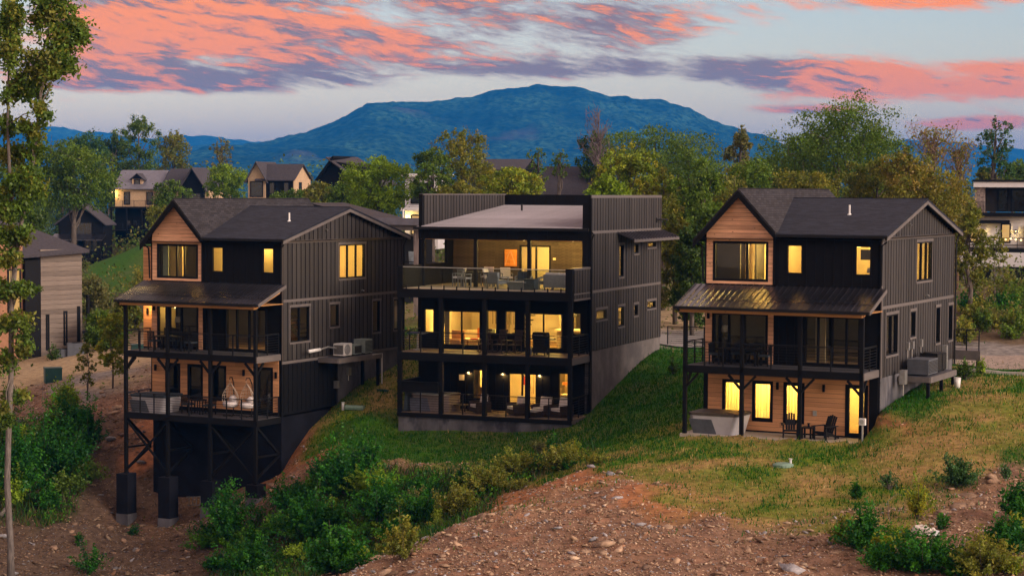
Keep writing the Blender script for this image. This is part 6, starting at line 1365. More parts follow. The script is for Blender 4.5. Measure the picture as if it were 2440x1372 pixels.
# ================================================================ vegetation
def leaf_quads(C, size, nrm_bias, cols, rng, aspect=.55):
    n = len(C); d = rng.normal(size=(n, 3)); d /= np.linalg.norm(d, axis=1, keepdims=True)
    nb = rng.normal(size=(n, 3)) + nrm_bias; nb -= d * (nb * d).sum(1, keepdims=True); nb /= np.linalg.norm(nb, axis=1, keepdims=True) + 1e-9
    s = np.cross(d, nb); sz = (size * rng.uniform(.6, 1.35, n))[:, None]
    bend = nb * sz * rng.uniform(-.25, .25, n)[:, None]
    V = np.empty((n, 4, 3)); V[:, 0] = C - d * sz * .5; V[:, 1] = C + s * sz * aspect * .5 + bend; V[:, 2] = C + d * sz * .5; V[:, 3] = C - s * sz * aspect * .5 + bend
    F = np.arange(n * 4).reshape(n, 4); return V.reshape(-1, 3), F, np.repeat(cols, 4, 0)
def puff_cloud(lobes, n, rng, pal, puffs_per=26, psig=.17, shell=.5):
    """lobes (k,6): leaf centres gathered in small puffs"""
    lobes = np.asarray(lobes, float); vol = (lobes[:, 3] * lobes[:, 4] * lobes[:, 5]) ** (2 / 3); pr = vol / vol.sum()
    pts, cols = [], []; pal = np.asarray(pal, float)
    for l, f in zip(lobes, pr):
        nl = max(12, int(n * f)); k = max(4, int(puffs_per * (vol.max() and (f / pr.max()) ** .5)))
        d = rng.normal(size=(k, 3)); d /= np.linalg.norm(d, axis=1, keepdims=True); r = rng.uniform(shell, 1.0, k)[:, None]
        pc = l[:3] + d * r * l[3:6]
        pcol = pal[rng.integers(0, len(pal), k)] * rng.uniform(.75, 1.25, k)[:, None]
        w_ = rng.uniform(.4, 1.6, k); w_ /= w_.sum(); idx = rng.choice(k, nl, p=w_)
        s_ = psig * np.minimum(l[3:6], l[3:6].mean() * 1.2) * 1.25
        pts.append(pc[idx] + rng.normal(size=(nl, 3)) * s_ * rng.uniform(.7, 1.3, (nl, 1))); cols.append(pcol[idx] * rng.uniform(.7, 1.3, (nl, 1)))
    return np.concatenate(pts), np.concatenate(cols)
PAL = dict(oak=[(.050, .080, .022), (.062, .088, .024), (.040, .066, .020)], yellow=[(.120, .130, .022), (.100, .125, .026), (.140, .125, .022), (.085, .110, .024)], olive=[(.085, .085, .028), (.100, .088, .026), (.07, .08, .025)],
           dark=[(.028, .048, .020), (.034, .055, .020), (.024, .040, .018)], rust=[(.110, .088, .034), (.092, .085, .028), (.125, .088, .038), (.072, .076, .026)], bright=[(.110, .150, .020), (.095, .135, .022), (.08, .12, .02)],
           shade=[(.011, .052, .011), (.009, .040, .013), (.020, .072, .012)], weed=[(.035, .095, .012), (.050, .105, .014), (.026, .080, .012)], teal=[(.030, .062, .040), (.026, .055, .034)], grey=[(.085, .080, .055), (.10, .085, .055), (.07, .075, .05)])
def limb_pts(a, b, rng, sag=.12, n=5):
    a, b = Vector(a), Vector(b); L = (b - a).length; out = []
    for i in range(n + 1):
        f = i / n; p = a.lerp(b, f); p.z += L * sag * math.sin(math.pi * f) * .6
        if 0 < i < n: p += Vector(rng.normal(size=3) * L * .03)
        out.append(p)
    return out
NTREE = [0]
def tree(label, px, top, bot, wpx, Y, n=7000, leaf=.30, pal='oak', group='trees around the houses', lobes_n=11, psig=.115, puffs=38, shell=.45, name='broadleaf_tree', bark=None, lobes=None, lean=0, cat='tree', trunk_r=None, flat=1.0):
    NTREE[0] += 1; rng = np.random.default_rng(100 + NTREE[0])
    c = at(px, (top + bot) / 2, Y); k = Y / F_PX; rx = wpx * k / 2; rz = (bot - top) * k / 2; x, y = c.x, c.y
    g = float(gz(x, y)[0]); 
    root = empty(name, (x, y, g), 0, label, cat, group); cz = c.z - g
    if lobes is None:
        lobes = []
        for i in range(lobes_n):
            a = i * 2.4 + rng.uniform(-.5, .5); f = (i + .5) / lobes_n; zz = (f * 2 - 1) * .72; rad = math.sqrt(max(.05, 1 - zz * zz)) * rng.uniform(.4, .8)
            s_ = rng.uniform(.36, .58)
            lobes.append((rad * math.cos(a) * rx, rad * math.sin(a) * rx * .9 * flat, cz + zz * rz, s_ * rx, s_ * rx * .95, s_ * min(rz, rx * 1.15) * .85))
        lobes.append((0, 0, cz + rz * .62, rx * .38, rx * .38, rz * .38))
    P, Cc = puff_cloud(lobes, int(n * 1.3), rng, PAL[pal], puffs, psig, shell)
    V, F, CC = leaf_quads(P, leaf * .86, np.array((0, 0, .7)), Cc, rng)
    link('crown', mesh_np('crown', V, F, LEAF, CC), root)
    H_ = cz + rz * .55; r0 = trunk_r or max(.10, min(.32, H_ * .022))
    ln = lean * H_
    tr = MB().tube([(0, 0, -.6), (rng.normal() * .1, rng.normal() * .1, H_ * .3), (ln * .5 + rng.normal() * .15, rng.normal() * .15, H_ * .62), (ln, 0, H_)], [r0 * 1.25, r0, r0 * .7, r0 * .2], 8)
    t_ = tr.build('trunk', bark or BARK, root, True)
    lb = MB()
    for l in lobes:
        z0 = max(.2 * H_, min(.8 * H_, l[2] - .3 * abs(l[5]) - rng.uniform(.1, .3) * H_))
        lb.tube(limb_pts((ln * z0 / H_ * .5, 0, z0), (l[0], l[1], l[2]), rng), [r0 * .38, r0 * .3, r0 * .24, r0 * .18, r0 * .12, r0 * .06], 5, False)
        for _ in range(3):
            e_ = np.array(l[:3]) + rng.normal(size=3) * np.array(l[3:6]) * .6; lb.tube([Vector(l[:3]), Vector(e_)], [r0 * .10, r0 * .04], 4, False)
    lb.build('limbs', bark or BARK, t_, True)
    return root
def bare_tree(label, px, top, bot, wpx, Y, m_, nb=26, name='bare_tree', group='bare trees', leafn=0, pal='rust'):
    NTREE[0] += 1; rng = np.random.default_rng(300 + NTREE[0]); c = at(px, top, Y); g = float(gz(c.x, Y)[0]); H_ = c.z - g; w_ = wpx * Y / F_PX / 2; zb = at(px, bot, Y).z - g
    root = empty(name, (c.x, Y, g), 0, label, 'tree', group); r0 = .13
    t_ = MB().tube([(0, 0, -.5), (.1, 0, H_ * .4), (-.1, .1, H_ * .75), (0, 0, H_)], [r0, r0 * .8, r0 * .5, .015], 7).build('trunk', m_, root, True); lb = MB(); tips = []
    for i in range(nb):
        z0 = zb + (H_ - zb) * rng.uniform(-.15, .8); a = rng.uniform(0, 6.28); L = w_ * rng.uniform(.5, 1.1) * (1.1 - .5 * (z0 - zb) / (H_ - zb)); e = Vector((L * math.cos(a), L * math.sin(a), z0 + L * rng.uniform(.8, 1.7))); e.z = min(e.z, H_ * 1.0)
        p = limb_pts((0, 0, z0), e, rng, .03, 4); lb.tube(p, [.05, .04, .03, .022, .012], 4, False)
        for q in p[1:]:
            for _ in range(4): d = Vector(rng.normal(size=3)) * .55 + Vector((0, 0, .6)); lb.tube([q, q + d * L * .35], [.018, .008], 3, False); tips.append(q + d * L * .35)
    lb.build('branches', m_, t_, False)
    if leafn:
        T = np.array([tuple(q) for q in tips]); P = T[rng.integers(0, len(T), leafn)] + rng.normal(size=(leafn, 3)) * .25; pa = np.array(PAL[pal])
        V, F, CC = leaf_quads(P, .24, np.array((0, 0, .5)), pa[rng.integers(0, len(pa), leafn)] * rng.uniform(.7, 1.3, (leafn, 1)), rng); link('crown', mesh_np('crown', V, F, LEAF, CC), root)
    return root

# --- tall pair of stems at the left edge
def left_tree():
    rng = np.random.default_rng(5); Y = 88.0
    def W(px, py, dy=0): p = at(px, py, Y + dy); return p
    base = W(26, 1372); g = float(gz(base.x, Y)[0]); root = empty('tall_forked_tree', (base.x, Y, g), 0, 'tall slim forked tree with pale trunk rising past the left roofs', 'tree', 'foreground trees'); o = Vector((base.x, Y, g))
    L_ = lambda px, py, dy=0: W(px, py, dy) - o
    tr = MB().tube([Vector((0, 0, -.6)), L_(25, 1300), L_(17, 1150), L_(20, 1040), L_(26, 900), L_(27, 740), L_(37, 610)], [.20, .15, .138, .13, .122, .115, .11], 9); 
    tr.tube([L_(37, 620), L_(28, 520), L_(18, 300), L_(22, 120), L_(20, -60)], [.095, .085, .06, .04, .02], 7); tr.tube([L_(37, 615), L_(55, 510), L_(80, 380), L_(95, 250), L_(112, 120), L_(128, -40)], [.095, .09, .075, .06, .045, .02], 7)
    t_ = tr.build('trunk', PALEBARK, root, True)
    k = Y / F_PX; lobes = []
    for (px, py, sx, sy) in [(25, 30, 42, 60), (15, 120, 38, 55), (28, 215, 34, 40), (10, 300, 30, 40), (120, 30, 60, 50), (150, 95, 62, 45), (185, 70, 30, 30), (110, 150, 60, 40), (160, 150, 40, 28), (200, 90, 22, 22), (85, 210, 40, 35), (98, 265, 32, 26), (70, 300, 36, 26), (30, 370, 40, 40), (75, 350, 40, 34), (45, 430, 48, 40), (90, 440, 30, 36), (25, 500, 42, 40), (55, 560, 30, 26),
                             (18, 620, 36, 34), (50, 690, 36, 26), (10, 700, 26, 34), (30, 780, 46, 34), (55, 830, 28, 30), (12, 860, 30, 30), (40, 945, 30, 26), (10, 985, 26, 30), (6, 560, 30, 30)]:
        p = L_(px, py, rng.normal() * .5); lobes.append((p.x, p.y, p.z, sx * k * .9, sx * k * .8, sy * k * .9))
    P, Cc = puff_cloud(lobes, 26000, rng, PAL['oak'] + PAL['olive'][:1], 20, .21, .35); V, F, CC = leaf_quads(P, .21, np.array((0, 0, .7)), Cc, rng); link('crown', mesh_np('crown', V, F, LEAF, CC), root)
    lb = MB(); stems = [(37, 610), (28, 520), (18, 300), (22, 120), (55, 510), (80, 380), (95, 250), (112, 120), (27, 740), (24, 900)]
    for l in lobes:
        best = min(stems, key=lambda s_: (L_(*s_) - Vector(l[:3])).length + (2 if (L_(*s_).z > l[2]) else 0)); lb.tube(limb_pts(L_(*best), l[:3], rng, .05, 4), [.04, .032, .025, .018, .008], 5, False)
    lb.build('limbs', PALEBARK, t_, True)
left_tree()
T = tree
# --- left background
T('broad dense oak beside the dark porch house', 175, 335, 495, 205, 215, 11000, .34, 'oak', lobes_n=13)
T('dark round-topped tree on the ridge behind the broad oak', 205, 318, 420, 110, 330, 5000, .42, 'teal')
T('tallest clump-crowned tree on the ridge above the tan house roof', 330, 275, 440, 125, 345, 6500, .42, 'oak', puffs=22, shell=.6)
T('smaller dark tree left of the tallest ridge tree', 268, 312, 470, 70, 340, 3500, .42, 'dark')
T('olive narrow tree right of the tallest ridge tree', 415, 308, 470, 90, 335, 4500, .42, 'olive')
T('wispy purple-brown tree above bright foliage', 528, 322, 450, 66, 330, 1500, .36, 'grey', puffs=12, shell=.7)
T('bright yellow-green tree between the tan houses', 535, 392, 480, 110, 290, 5500, .36, 'bright')
T('pale green tree in front of the dark gabled house', 405, 425, 560, 95, 240, 5000, .32, 'oak'); T('low olive tree beside the tan house basement', 385, 490, 560, 70, 235, 2800, .30, 'olive')
T('dark tree at the left picture margin behind the forked tree', 30, 470, 660, 150, 150, 8000, .28, 'dark'); T('shadowy tree behind the lap-sided house', 62, 500, 620, 90, 190, 4000, .3, 'dark'); T('leafy understorey tree below the forked tree fork', 70, 560, 690, 60, 160, 2500, .28, 'dark')
T('grey-green scrubby tree on the slope below the dark porch house', 215, 660, 790, 110, 165, 5500, .28, 'grey'); T('pale scrub tree nearer the gabled house porch', 300, 700, 810, 80, 150, 4000, .26, 'olive'); T('dark understorey tree in the hollow by the porch', 250, 740, 850, 110, 138, 5000, .26, 'oak')
T('yellow-green sapling in front of the porch post', 268, 730, 900, 80, 116, 2600, .22, 'yellow', name='sapling', group='saplings on the bank', trunk_r=.05); T('thin sparse sapling on the rubble bank', 207, 800, 935, 46, 114, 600, .2, 'olive', name='sapling', group='saplings on the bank', puffs=10, trunk_r=.045)
T('dark tree behind the porch house roof', 150, 425, 580, 110, 330, 5000, .38, 'dark'); T('dark tree between the porch house and the tan house', 262, 440, 600, 70, 335, 4000, .38, 'dark'); T('green tree behind the tan house basement', 330, 455, 580, 130, 345, 5000, .4, 'oak'); T('dark green tree left of the porch house', 95, 440, 620, 90, 320, 4500, .38, 'oak'); T('low scrub tree at the foot of the porch house', 175, 610, 690, 80, 240, 3000, .3, 'grey')
# --- centre background
T('bright olive-green rounded tree behind the gabled roof ridge', 905, 372, 520, 165, 190, 9000, .30, 'bright', lobes_n=12); T('dull green tree in front of the dark lit house', 815, 440, 540, 90, 200, 4500, .3, 'oak'); T('small brown-green tree against the dark lit house wall', 838, 402, 480, 50, 215, 2200, .3, 'grey')
T('tall airy tree with sparse yellowing top against the mountain', 1100, 300, 480, 150, 185, 5000, .28, 'olive', puffs=20, shell=.65, lobes_n=11); T('green tree with open crown left of the airy tree', 1030, 350, 500, 110, 180, 4500, .28, 'oak', puffs=20)
T('spreading olive tree over the metal roof parapet', 1215, 398, 510, 175, 165, 8000, .27, 'yellow', lobes_n=12); T('olive tree low behind the left parapet', 1090, 430, 540, 120, 160, 5000, .27, 'olive')
T('tiny open-crowned tree against the blue mountain', 1335, 352, 430, 46, 210, 700, .26, 'oak', puffs=9, shell=.7); T('pair-like small tree with loose leaves near the hipped roof', 1282, 350, 440, 52, 215, 700, .28, 'oak', puffs=9, shell=.7)
bare_tree('bare grey-brown tree standing behind the golden crown', 1428, 258, 400, 90, 205, mat('violet_grey_twig', (.12, .095, .10), .9, .2, 4), 40)
T('golden-green tall tree behind the right parapet', 1500, 338, 600, 165, 146, 12000, .26, 'yellow', lobes_n=14); T('lower lobe tree of golden-green leaves by the parapet corner', 1445, 410, 600, 110, 142, 6000, .25, 'bright'); T('dark wooded crown line behind the golden tree', 1560, 300, 470, 330, 215, 11000, .32, 'oak', lobes_n=16)
T('dark round tree right of the golden tree', 1420, 310, 450, 90, 225, 4000, .32, 'dark'); T('dark full tree between the parapet house and the gabled roof', 1665, 385, 680, 155, 128, 11000, .24, 'oak', lobes_n=14); T('shaded tree low beside the modern house wall', 1610, 470, 780, 100, 124, 7500, .23, 'olive', lobes_n=12); T('shaded understorey tree beside the gabled house porch', 1645, 600, 800, 90, 121, 4500, .22, 'dark')
T('twin-stemmed brown-green tree above the gable peak', 1765, 302, 460, 84, 190, 4000, .29, 'grey', lobes_n=7); T('mid-green tree behind the gable ridge', 1800, 375, 560, 150, 150, 7000, .26, 'oak', lobes_n=12)
T('largest spreading tree, its crown against the orange clouds', 2000, 242, 520, 330, 168, 17000, .27, 'oak', lobes_n=17, puffs=24, shell=.55); T('olive thicket tree under the largest spreading tree', 1915, 400, 560, 180, 150, 7000, .26, 'olive'); T('olive tree under the right half of the spreading crown', 2090, 380, 540, 170, 155, 7500, .26, 'olive')
T('russet-yellow tree behind the right gable', 2215, 400, 640, 200, 124, 11000, .23, 'rust', lobes_n=14); T('yellowing tree spilling past the white house', 2310, 470, 700, 90, 121, 4000, .22, 'olive', lobes_n=9); T('mixed gold and green tree behind the gable peak', 2150, 350, 560, 120, 135, 5000, .24, 'rust')
bare_tree('pinkish thin-leaved autumn tree right of the spreading crown', 2225, 318, 440, 120, 160, mat('pinkish_twig', (.17, .115, .095), .9, .2, 4), 34, leafn=900)
bare_tree('russet half-bare tree leaning toward the white house', 2285, 345, 440, 90, 155, mat('russet_twig', (.16, .10, .07), .9, .2, 4), 24, leafn=700)
T('slender lone tree with small dark leaves above the white house', 2372, 282, 430, 84, 195, 2200, .27, 'teal', puffs=18, shell=.7, lobes_n=9); T('round green tree behind the white roof', 2415, 385, 450, 80, 240, 3500, .33, 'oak'); T('green bush-like crown left of the white roof', 2350, 400, 460, 60, 235, 2500, .33, 'olive')
T('young spindly tree on the bank before the white house', 2372, 540, 760, 100, 130, 1500, .22, 'olive', name='sapling', group='saplings on the bank', puffs=12, shell=.6, trunk_r=.05)

for k, (px, tp, bt, wp, Y, pl_) in enumerate([(1010, 395, 540, 130, 215, 'oak'), (1150, 385, 520, 130, 240, 'olive'), (1640, 345, 560, 170, 185, 'oak'), (1720, 420, 640, 150, 140, 'olive'), (1860, 330, 540, 160, 185, 'oak'), (1760, 390, 560, 140, 165, 'yellow'), (1930, 300, 520, 150, 178, 'oak'), (2090, 290, 520, 170, 174, 'oak'), (2180, 370, 560, 130, 150, 'olive'), (2260, 420, 640, 140, 132, 'rust'), (1690, 480, 700, 110, 122, 'oak'), (760, 430, 540, 100, 230, 'olive'), (690, 450, 540, 110, 250, 'oak'), (1580, 400, 640, 120, 135, 'olive'), (1650, 520, 760, 110, 117, 'dark'), (30, 380, 560, 130, 230, 'oak')]):
    T('leafy crown in the wood behind the houses, mostly ' + ('green', 'olive', 'golden')[0 if pl_ in ('oak', 'dark') else 1 if pl_ == 'olive' else 2], px, tp, bt, wp, Y, 5500, .27 * max(.85, Y / 180), pl_, group='trees of the wood behind the houses, ' + ('green', 'olive', 'gold')[0 if pl_ in ('oak', 'dark') else 1 if pl_ == 'olive' else 2])
# --- shrubs
def shrub(label, px, py, wpx, hpx, n, leaf, pal, group='shrubs on the banks', name='shrub', lobes_n=9):
    NTREE[0] += 1; rng = np.random.default_rng(500 + NTREE[0]); p = gpt(px, py); k = p.y / F_PX; w_ = wpx * k / 2; h_ = hpx * k
    root = empty(name, p, 0, label, 'shrub', group); lobes = []
    for i in range(lobes_n):
        a = rng.uniform(0, 6.28); r = rng.uniform(.1, .75); s_ = rng.uniform(.22, .45); lobes.append((r * w_ * math.cos(a), r * w_ * math.sin(a) * .8, h_ * rng.uniform(.25, .72), s_ * w_, s_ * w_ * .9, h_ * rng.uniform(.25, .36)))
    P, Cc = puff_cloud(lobes, int(n * .42), rng, PAL[pal], 20, .20, .2); pa_ = np.array(PAL[pal])
    ns = max(6, n // 60); a_ = rng.uniform(0, 6.28, ns); r_ = w_ * rng.uniform(.15, 1.3, ns); tp = np.stack([r_ * np.cos(a_), r_ * np.sin(a_) * .85, h_ * rng.uniform(.35, 1.35, ns) * (1.15 - .5 * r_ / w_)], 1)
    ix = rng.integers(0, ns, int(n * .75)); f_ = rng.uniform(.3, 1, len(ix))[:, None]; P2 = tp[ix] * f_ ** np.array((1, 1, .8)) + rng.normal(size=(len(ix), 3)) * leaf * .45; C2 = (pa_[rng.integers(0, len(pa_), ns)] * rng.uniform(.8, 1.5, (ns, 1)))[ix] * rng.uniform(.75, 1.25, (len(ix), 1))
    P = np.concatenate([P, P2]); Cc = np.concatenate([Cc, C2]); P[:, 2] = np.maximum(P[:, 2], .03); V, F, CC = leaf_quads(P, leaf, np.array((0, 0, .9)), Cc, rng); link('foliage', mesh_np('foliage', V, F, LEAF, CC), root)
    mb = MB()
    for j in range(7): q_ = tp[rng.integers(0, ns)] * rng.uniform(1.0, 1.18); mb.tube([(0, 0, 0), tuple(q_ * np.array((.6, .6, .55))), tuple(q_)], [.014, .01, .004], 4, False)
    for l in lobes: mb.tube([(0, 0, -.1), (l[0] * .5, l[1] * .5, l[2] * .6), l[:3]], [.03, .022, .01], 4, False)
    mb.build('stems', BARK, root)
    return root
for (lb, px, py, w_, h_, n, lf, pl_) in [
    ('large dark shrub in the gully below the modern house', 820, 1185, 165, 130, 5200, .15, 'shade'), ('dark leafy shrub at the top of the gully', 870, 1140, 90, 95, 2400, .14, 'shade'), ('dark shrub in front of the third concrete pier', 545, 1290, 170, 120, 4600, .15, 'shade'),
    ('bright-tipped shrub in the gully bottom', 745, 1290, 160, 120, 4600, .15, 'shade'), ('shrub with pale tips beside the rubble crest', 900, 1255, 150, 110, 3800, .14, 'shade'), ('low shrub at the foot of the slope below the piers', 600, 1372, 190, 90, 3600, .15, 'shade'), ('shrub in the lower gully near the rubble edge', 800, 1365, 180, 95, 3600, .15, 'shade'), ('small shrub against the fourth pier', 690, 1220, 100, 80, 2200, .14, 'shade'),
    ('dark bush mass left of the rubble bank', 110, 1150, 220, 160, 6000, .17, 'shade'), ('yellow-green bush on top of the rubble bank', 165, 990, 90, 80, 2200, .16, 'bright'), ('dark bush beneath the slim forked tree', 35, 1190, 140, 150, 3800, .17, 'shade'), ('green bush at the bank top beside the saplings', 215, 1080, 80, 120, 2200, .16, 'shade'), ('bush at the left edge below the forked tree', 15, 1060, 110, 110, 2600, .17, 'dark'),
    ('weedy tuft on the rubble below the piers', 190, 1300, 26, 40, 220, .13, 'shade'), ('low weeds beneath the first pier', 215, 1365, 110, 50, 900, .13, 'shade'), ('small weed beside the first pier', 320, 1275, 40, 26, 220, .12, 'shade'),
    ('dark rounded shrub on the lawn edge', 2040, 1188, 34, 46, 1100, .08, 'shade'), ('low dark shrub on the stony right bank', 2280, 1160, 110, 70, 2400, .12, 'teal'), ('small grey-green plant by the lawn edge', 2118, 1165, 50, 40, 500, .09, 'teal'), ('yellow-flowered weed on the stony bank', 2185, 1235, 70, 80, 1300, .10, 'yellow'),
    ('dark weeds below the dry lawn', 2060, 1310, 150, 90, 3200, .12, 'shade'), ('spreading dark weeds at the right bank foot', 2200, 1360, 210, 100, 4200, .12, 'shade'), ('green bush at the right picture edge', 2425, 1240, 80, 90, 2400, .13, 'shade'), ('leafy bush low on the right stony bank', 2400, 1320, 120, 80, 2800, .13, 'shade'), ('yellow-green weeds in the bottom right', 2340, 1372, 160, 90, 3200, .12, 'olive'), ('small dark shrub between the stones', 2245, 1260, 40, 34, 500, .10, 'shade'), ('tiny plant high on the stony bank', 2395, 1140, 34, 30, 260, .10, 'teal'),
    ('rounded shrub between lawn and porch', 1604, 892, 24, 36, 420, .10, 'dark'), ('dark foundation shrub by the back landing', 2300, 905, 60, 44, 900, .11, 'dark'), ('young plant beside the kerb', 2338, 890, 30, 34, 260, .12, 'bright'), ('green bush under the white house', 2420, 800, 70, 60, 1500, .16, 'oak'), ('scrub bush on the bank before the white house', 2330, 770, 90, 60, 1500, .17, 'olive'), ('scrub bush at the gable corner', 2300, 820, 60, 60, 1300, .16, 'olive'), ('bush behind the lane', 2390, 700, 90, 50, 1200, .18, 'grey'), ('bushy weeds on the slope behind the gabled house', 2440, 740, 90, 60, 1400, .18, 'oak'),
    ('weedy clump on the grass bank below the modern house', 1340, 1120, 110, 60, 2400, .11, 'olive'), ('tall weeds along the grass bank', 1230, 1140, 120, 70, 2800, .11, 'olive'), ('rusty-tinged weeds at the bank edge', 1150, 1170, 110, 66, 2400, .11, 'olive'), ('weeds above the rubble crest', 1090, 1230, 120, 70, 2600, .12, 'olive'), ('flowering weeds in the hollow', 1000, 1240, 130, 70, 2600, .12, 'shade'), ('pale weeds by the rubble crest', 960, 1330, 110, 90, 2600, .12, 'olive'), ('weeds on the upper gully side', 1010, 1180, 100, 50, 1800, .12, 'shade'), ('weeds near the crest tip', 1420, 1110, 60, 34, 900, .1, 'olive'),
    ('shrub beside the lap-sided house corner', 125, 858, 34, 34, 500, .14, 'dark'), ('scrub on the grass bank by the porch house', 330, 700, 50, 60, 900, .2, 'olive')]:
    shrub(lb, px, py, w_, h_, n, lf, pl_)

rg = np.random.default_rng(808)
def poly_px(poly, n):
    P_ = np.array(poly, float); out = []
    while len(out) < n:
        q = (rg.uniform(P_[:, 0].min(), P_[:, 0].max()), rg.uniform(P_[:, 1].min(), P_[:, 1].max())); c_ = False; j = len(P_) - 1
        for i in range(len(P_)):
            if ((P_[i, 1] > q[1]) != (P_[j, 1] > q[1])) and q[0] < (P_[j, 0] - P_[i, 0]) * (q[1] - P_[i, 1]) / (P_[j, 1] - P_[i, 1]) + P_[i, 0]: c_ = not c_
            j = i
        if c_: out.append(q)
    return out
for px, py in poly_px([(660, 1230), (760, 1130), (860, 1080), (930, 1130), (960, 1200), (1050, 1210), (980, 1300), (880, 1372), (500, 1372), (480, 1310)], 30):
    shrub('leafy plant crowding the gully thicket', px, py, rg.uniform(60, 130), rg.uniform(26, 66), 1200, rg.uniform(.11, .16), rg.choice(['shade', 'shade', 'weed', 'weed', 'bright']), 'gully thicket plants')
for px, py in poly_px([(2020, 1260), (2110, 1270), (2160, 1330), (2330, 1330), (2440, 1230), (2440, 1372), (1980, 1372)], 16):
    shrub('weedy plant crowding the foot of the stony bank', px, py, rg.uniform(50, 100), rg.uniform(30, 70), 1100, rg.uniform(.09, .13), rg.choice(['shade', 'shade', 'olive', 'yellow']), 'weeds at the foot of the stony bank')
for px, py in poly_px([(960, 1190), (1100, 1130), (1300, 1085), (1440, 1085), (1400, 1125), (1150, 1215), (1030, 1270)], 16):
    shrub('small weed clump along the rough grass bank', px, py, rg.uniform(40, 90), rg.uniform(24, 50), 900, .09, rg.choice(['olive', 'yellow', 'shade', 'grey']), 'weeds on the rough grass bank')
for px, py in poly_px([(0, 1010), (120, 1000), (220, 1040), (230, 1100), (190, 1200), (0, 1260)], 12):
    shrub('leafy bush crowding the left bank', px, py, rg.uniform(70, 130), rg.uniform(40, 80), 1500, .16, rg.choice(['shade', 'oak', 'bright']), 'bushes on the left bank')

for px, py in poly_px([(2290, 700), (2440, 690), (2440, 830), (2290, 830)], 16):
    shrub('scrubby bush on the bank below the white house', px, py, rg.uniform(50, 90), rg.uniform(30, 60), 900, .17, rg.choice(['olive', 'oak', 'grey', 'rust', 'shade']), 'bushes below the white house')

# --- grass, weeds and wild cover: nobody could count these
def scatter(n, x0, x1, y0, y1, wfun, rng, foot=True):
    x = rng.uniform(x0, x1, n); y = rng.uniform(y0, y1, n); inv_ = np.abs(x) < .265 * y + 2.5; x, y = x[inv_], y[inv_]; n = len(x); Z = zone(x, y); keep = rng.uniform(0, 1, n) < wfun(Z, x, y)
    if foot:
        for fr_, b in ((FL, (-8.2, .05, -.0, 11.8)), (FM, (-9.4, .05, -2.7, 11.3)), (FR, (-8.4, .1, -2.2, 11.9))):
            dx, dy = x - fr_.X, y - fr_.Y; u = dx * fr_.c - dy * fr_.sn; v = dx * fr_.sn + dy * fr_.c; keep &= ~((u > b[0]) & (u < b[1]) & (v > b[2]) & (v < b[3]))
    return x[keep], y[keep], Z[keep]
KI = {k: KN.index(k) for k in KN}
def blades(x, y, hgt, wid, cols, rng):
    n = len(x); z = gz(x, y); a = rng.uniform(0, 2 * np.pi, n); lx = np.cos(a) * wid; ly = np.sin(a) * wid; ln = rng.normal(size=(n, 2)) * hgt[:, None] * .35
    V = np.empty((n, 3, 3)); V[:, 0] = np.stack([x - lx, y - ly, z - .02], 1); V[:, 1] = np.stack([x + lx, y + ly, z - .02], 1); V[:, 2] = np.stack([x + ln[:, 0], y + ln[:, 1], z + hgt], 1)
    return V.reshape(-1, 3), np.arange(n * 3).reshape(n, 3), np.repeat(cols, 3, 0)
rng = np.random.default_rng(77)
x, y, Z = scatter(330000, -20, 30, 66, 122, lambda Z, x, y: np.clip(Z[:, KI['lush']] * 1.0 + Z[:, KI['olive']] * .75 + Z[:, KI['dry']] * .55, 0, 1), rng)
pa = np.array(PAL['bright']) * .75; lu = np.array([(.017, .105, .004), (.030, .130, .006), (.012, .078, .004)]); dr = np.array([(.38, .27, .105), (.31, .23, .075), (.15, .19, .02)])
pn = fbm(x * .6, y * .6, 21); dryf = np.clip(Z[:, KI['dry']] + .7 * Z[:, KI['olive']] * (pn > .46) - .15, 0, 1)
isd = rng.uniform(0, 1, len(x)) < dryf
cols = np.where(isd[:, None], dr[rng.integers(0, 3, len(x))], lu[rng.integers(0, 3, len(x))]) * rng.uniform(.7, 1.3, (len(x), 1))
V, F, CC = blades(x, y, rng.uniform(.05, .16, len(x)) * (1 - .35 * isd), rng.uniform(.015, .035, len(x)), cols, rng)
x2, y2, Z2 = scatter(55000, -20, 30, 66, 122, lambda Z, x, y: np.clip(Z[:, KI['lush']] + Z[:, KI['olive']] + .5 * Z[:, KI['dry']], 0, 1) * (fbm(x * 1.3, y * 1.3, 61) > .56), rng)
c2 = np.where((rng.uniform(0, 1, len(x2)) < .05 + .5 * Z2[:, KI['dry']] + .2 * Z2[:, KI['olive']])[:, None], dr[rng.integers(0, 3, len(x2))], lu[rng.integers(0, 3, len(x2))]) * rng.uniform(.6, 1.2, (len(x2), 1))
Vb, Fb, Cb = blades(x2, y2, rng.uniform(.10, .26, len(x2)), rng.uniform(.02, .04, len(x2)), c2, rng); F = np.concatenate([F, Fb + len(V)]); V = np.concatenate([V, Vb]); CC = np.concatenate([CC, Cb])
GRASS = leaf_mat('grass_blade', (1, 1, 1), .3)
tag(link('grass', mesh_np('grass', V, F, GRASS, CC)), 'short green and dry lawn grass on the slopes between the houses', 'grass', None, 'stuff')
x, y, Z = scatter(260000, -30, 24, 60, 118, lambda Z, x, y: np.clip(Z[:, KI['wild']] * 1.0 - .15, 0, 1) * .8, rng)
wc = np.concatenate([PAL['weed'], PAL['weed'], PAL['shade'], PAL['olive'][:1], [(.09, .10, .03), (.11, .075, .04)]]); cols = wc[rng.integers(0, len(wc), len(x))] * rng.uniform(.7, 1.3, (len(x), 1))
V, F, CC = blades(x, y, rng.uniform(.15, .6, len(x)), rng.uniform(.02, .05, len(x)), cols, rng)
tag(link('wild_grass', mesh_np('wild_grass', V, F, GRASS, CC)), 'tall rank grass and weeds filling the gully', 'weeds', None, 'stuff')
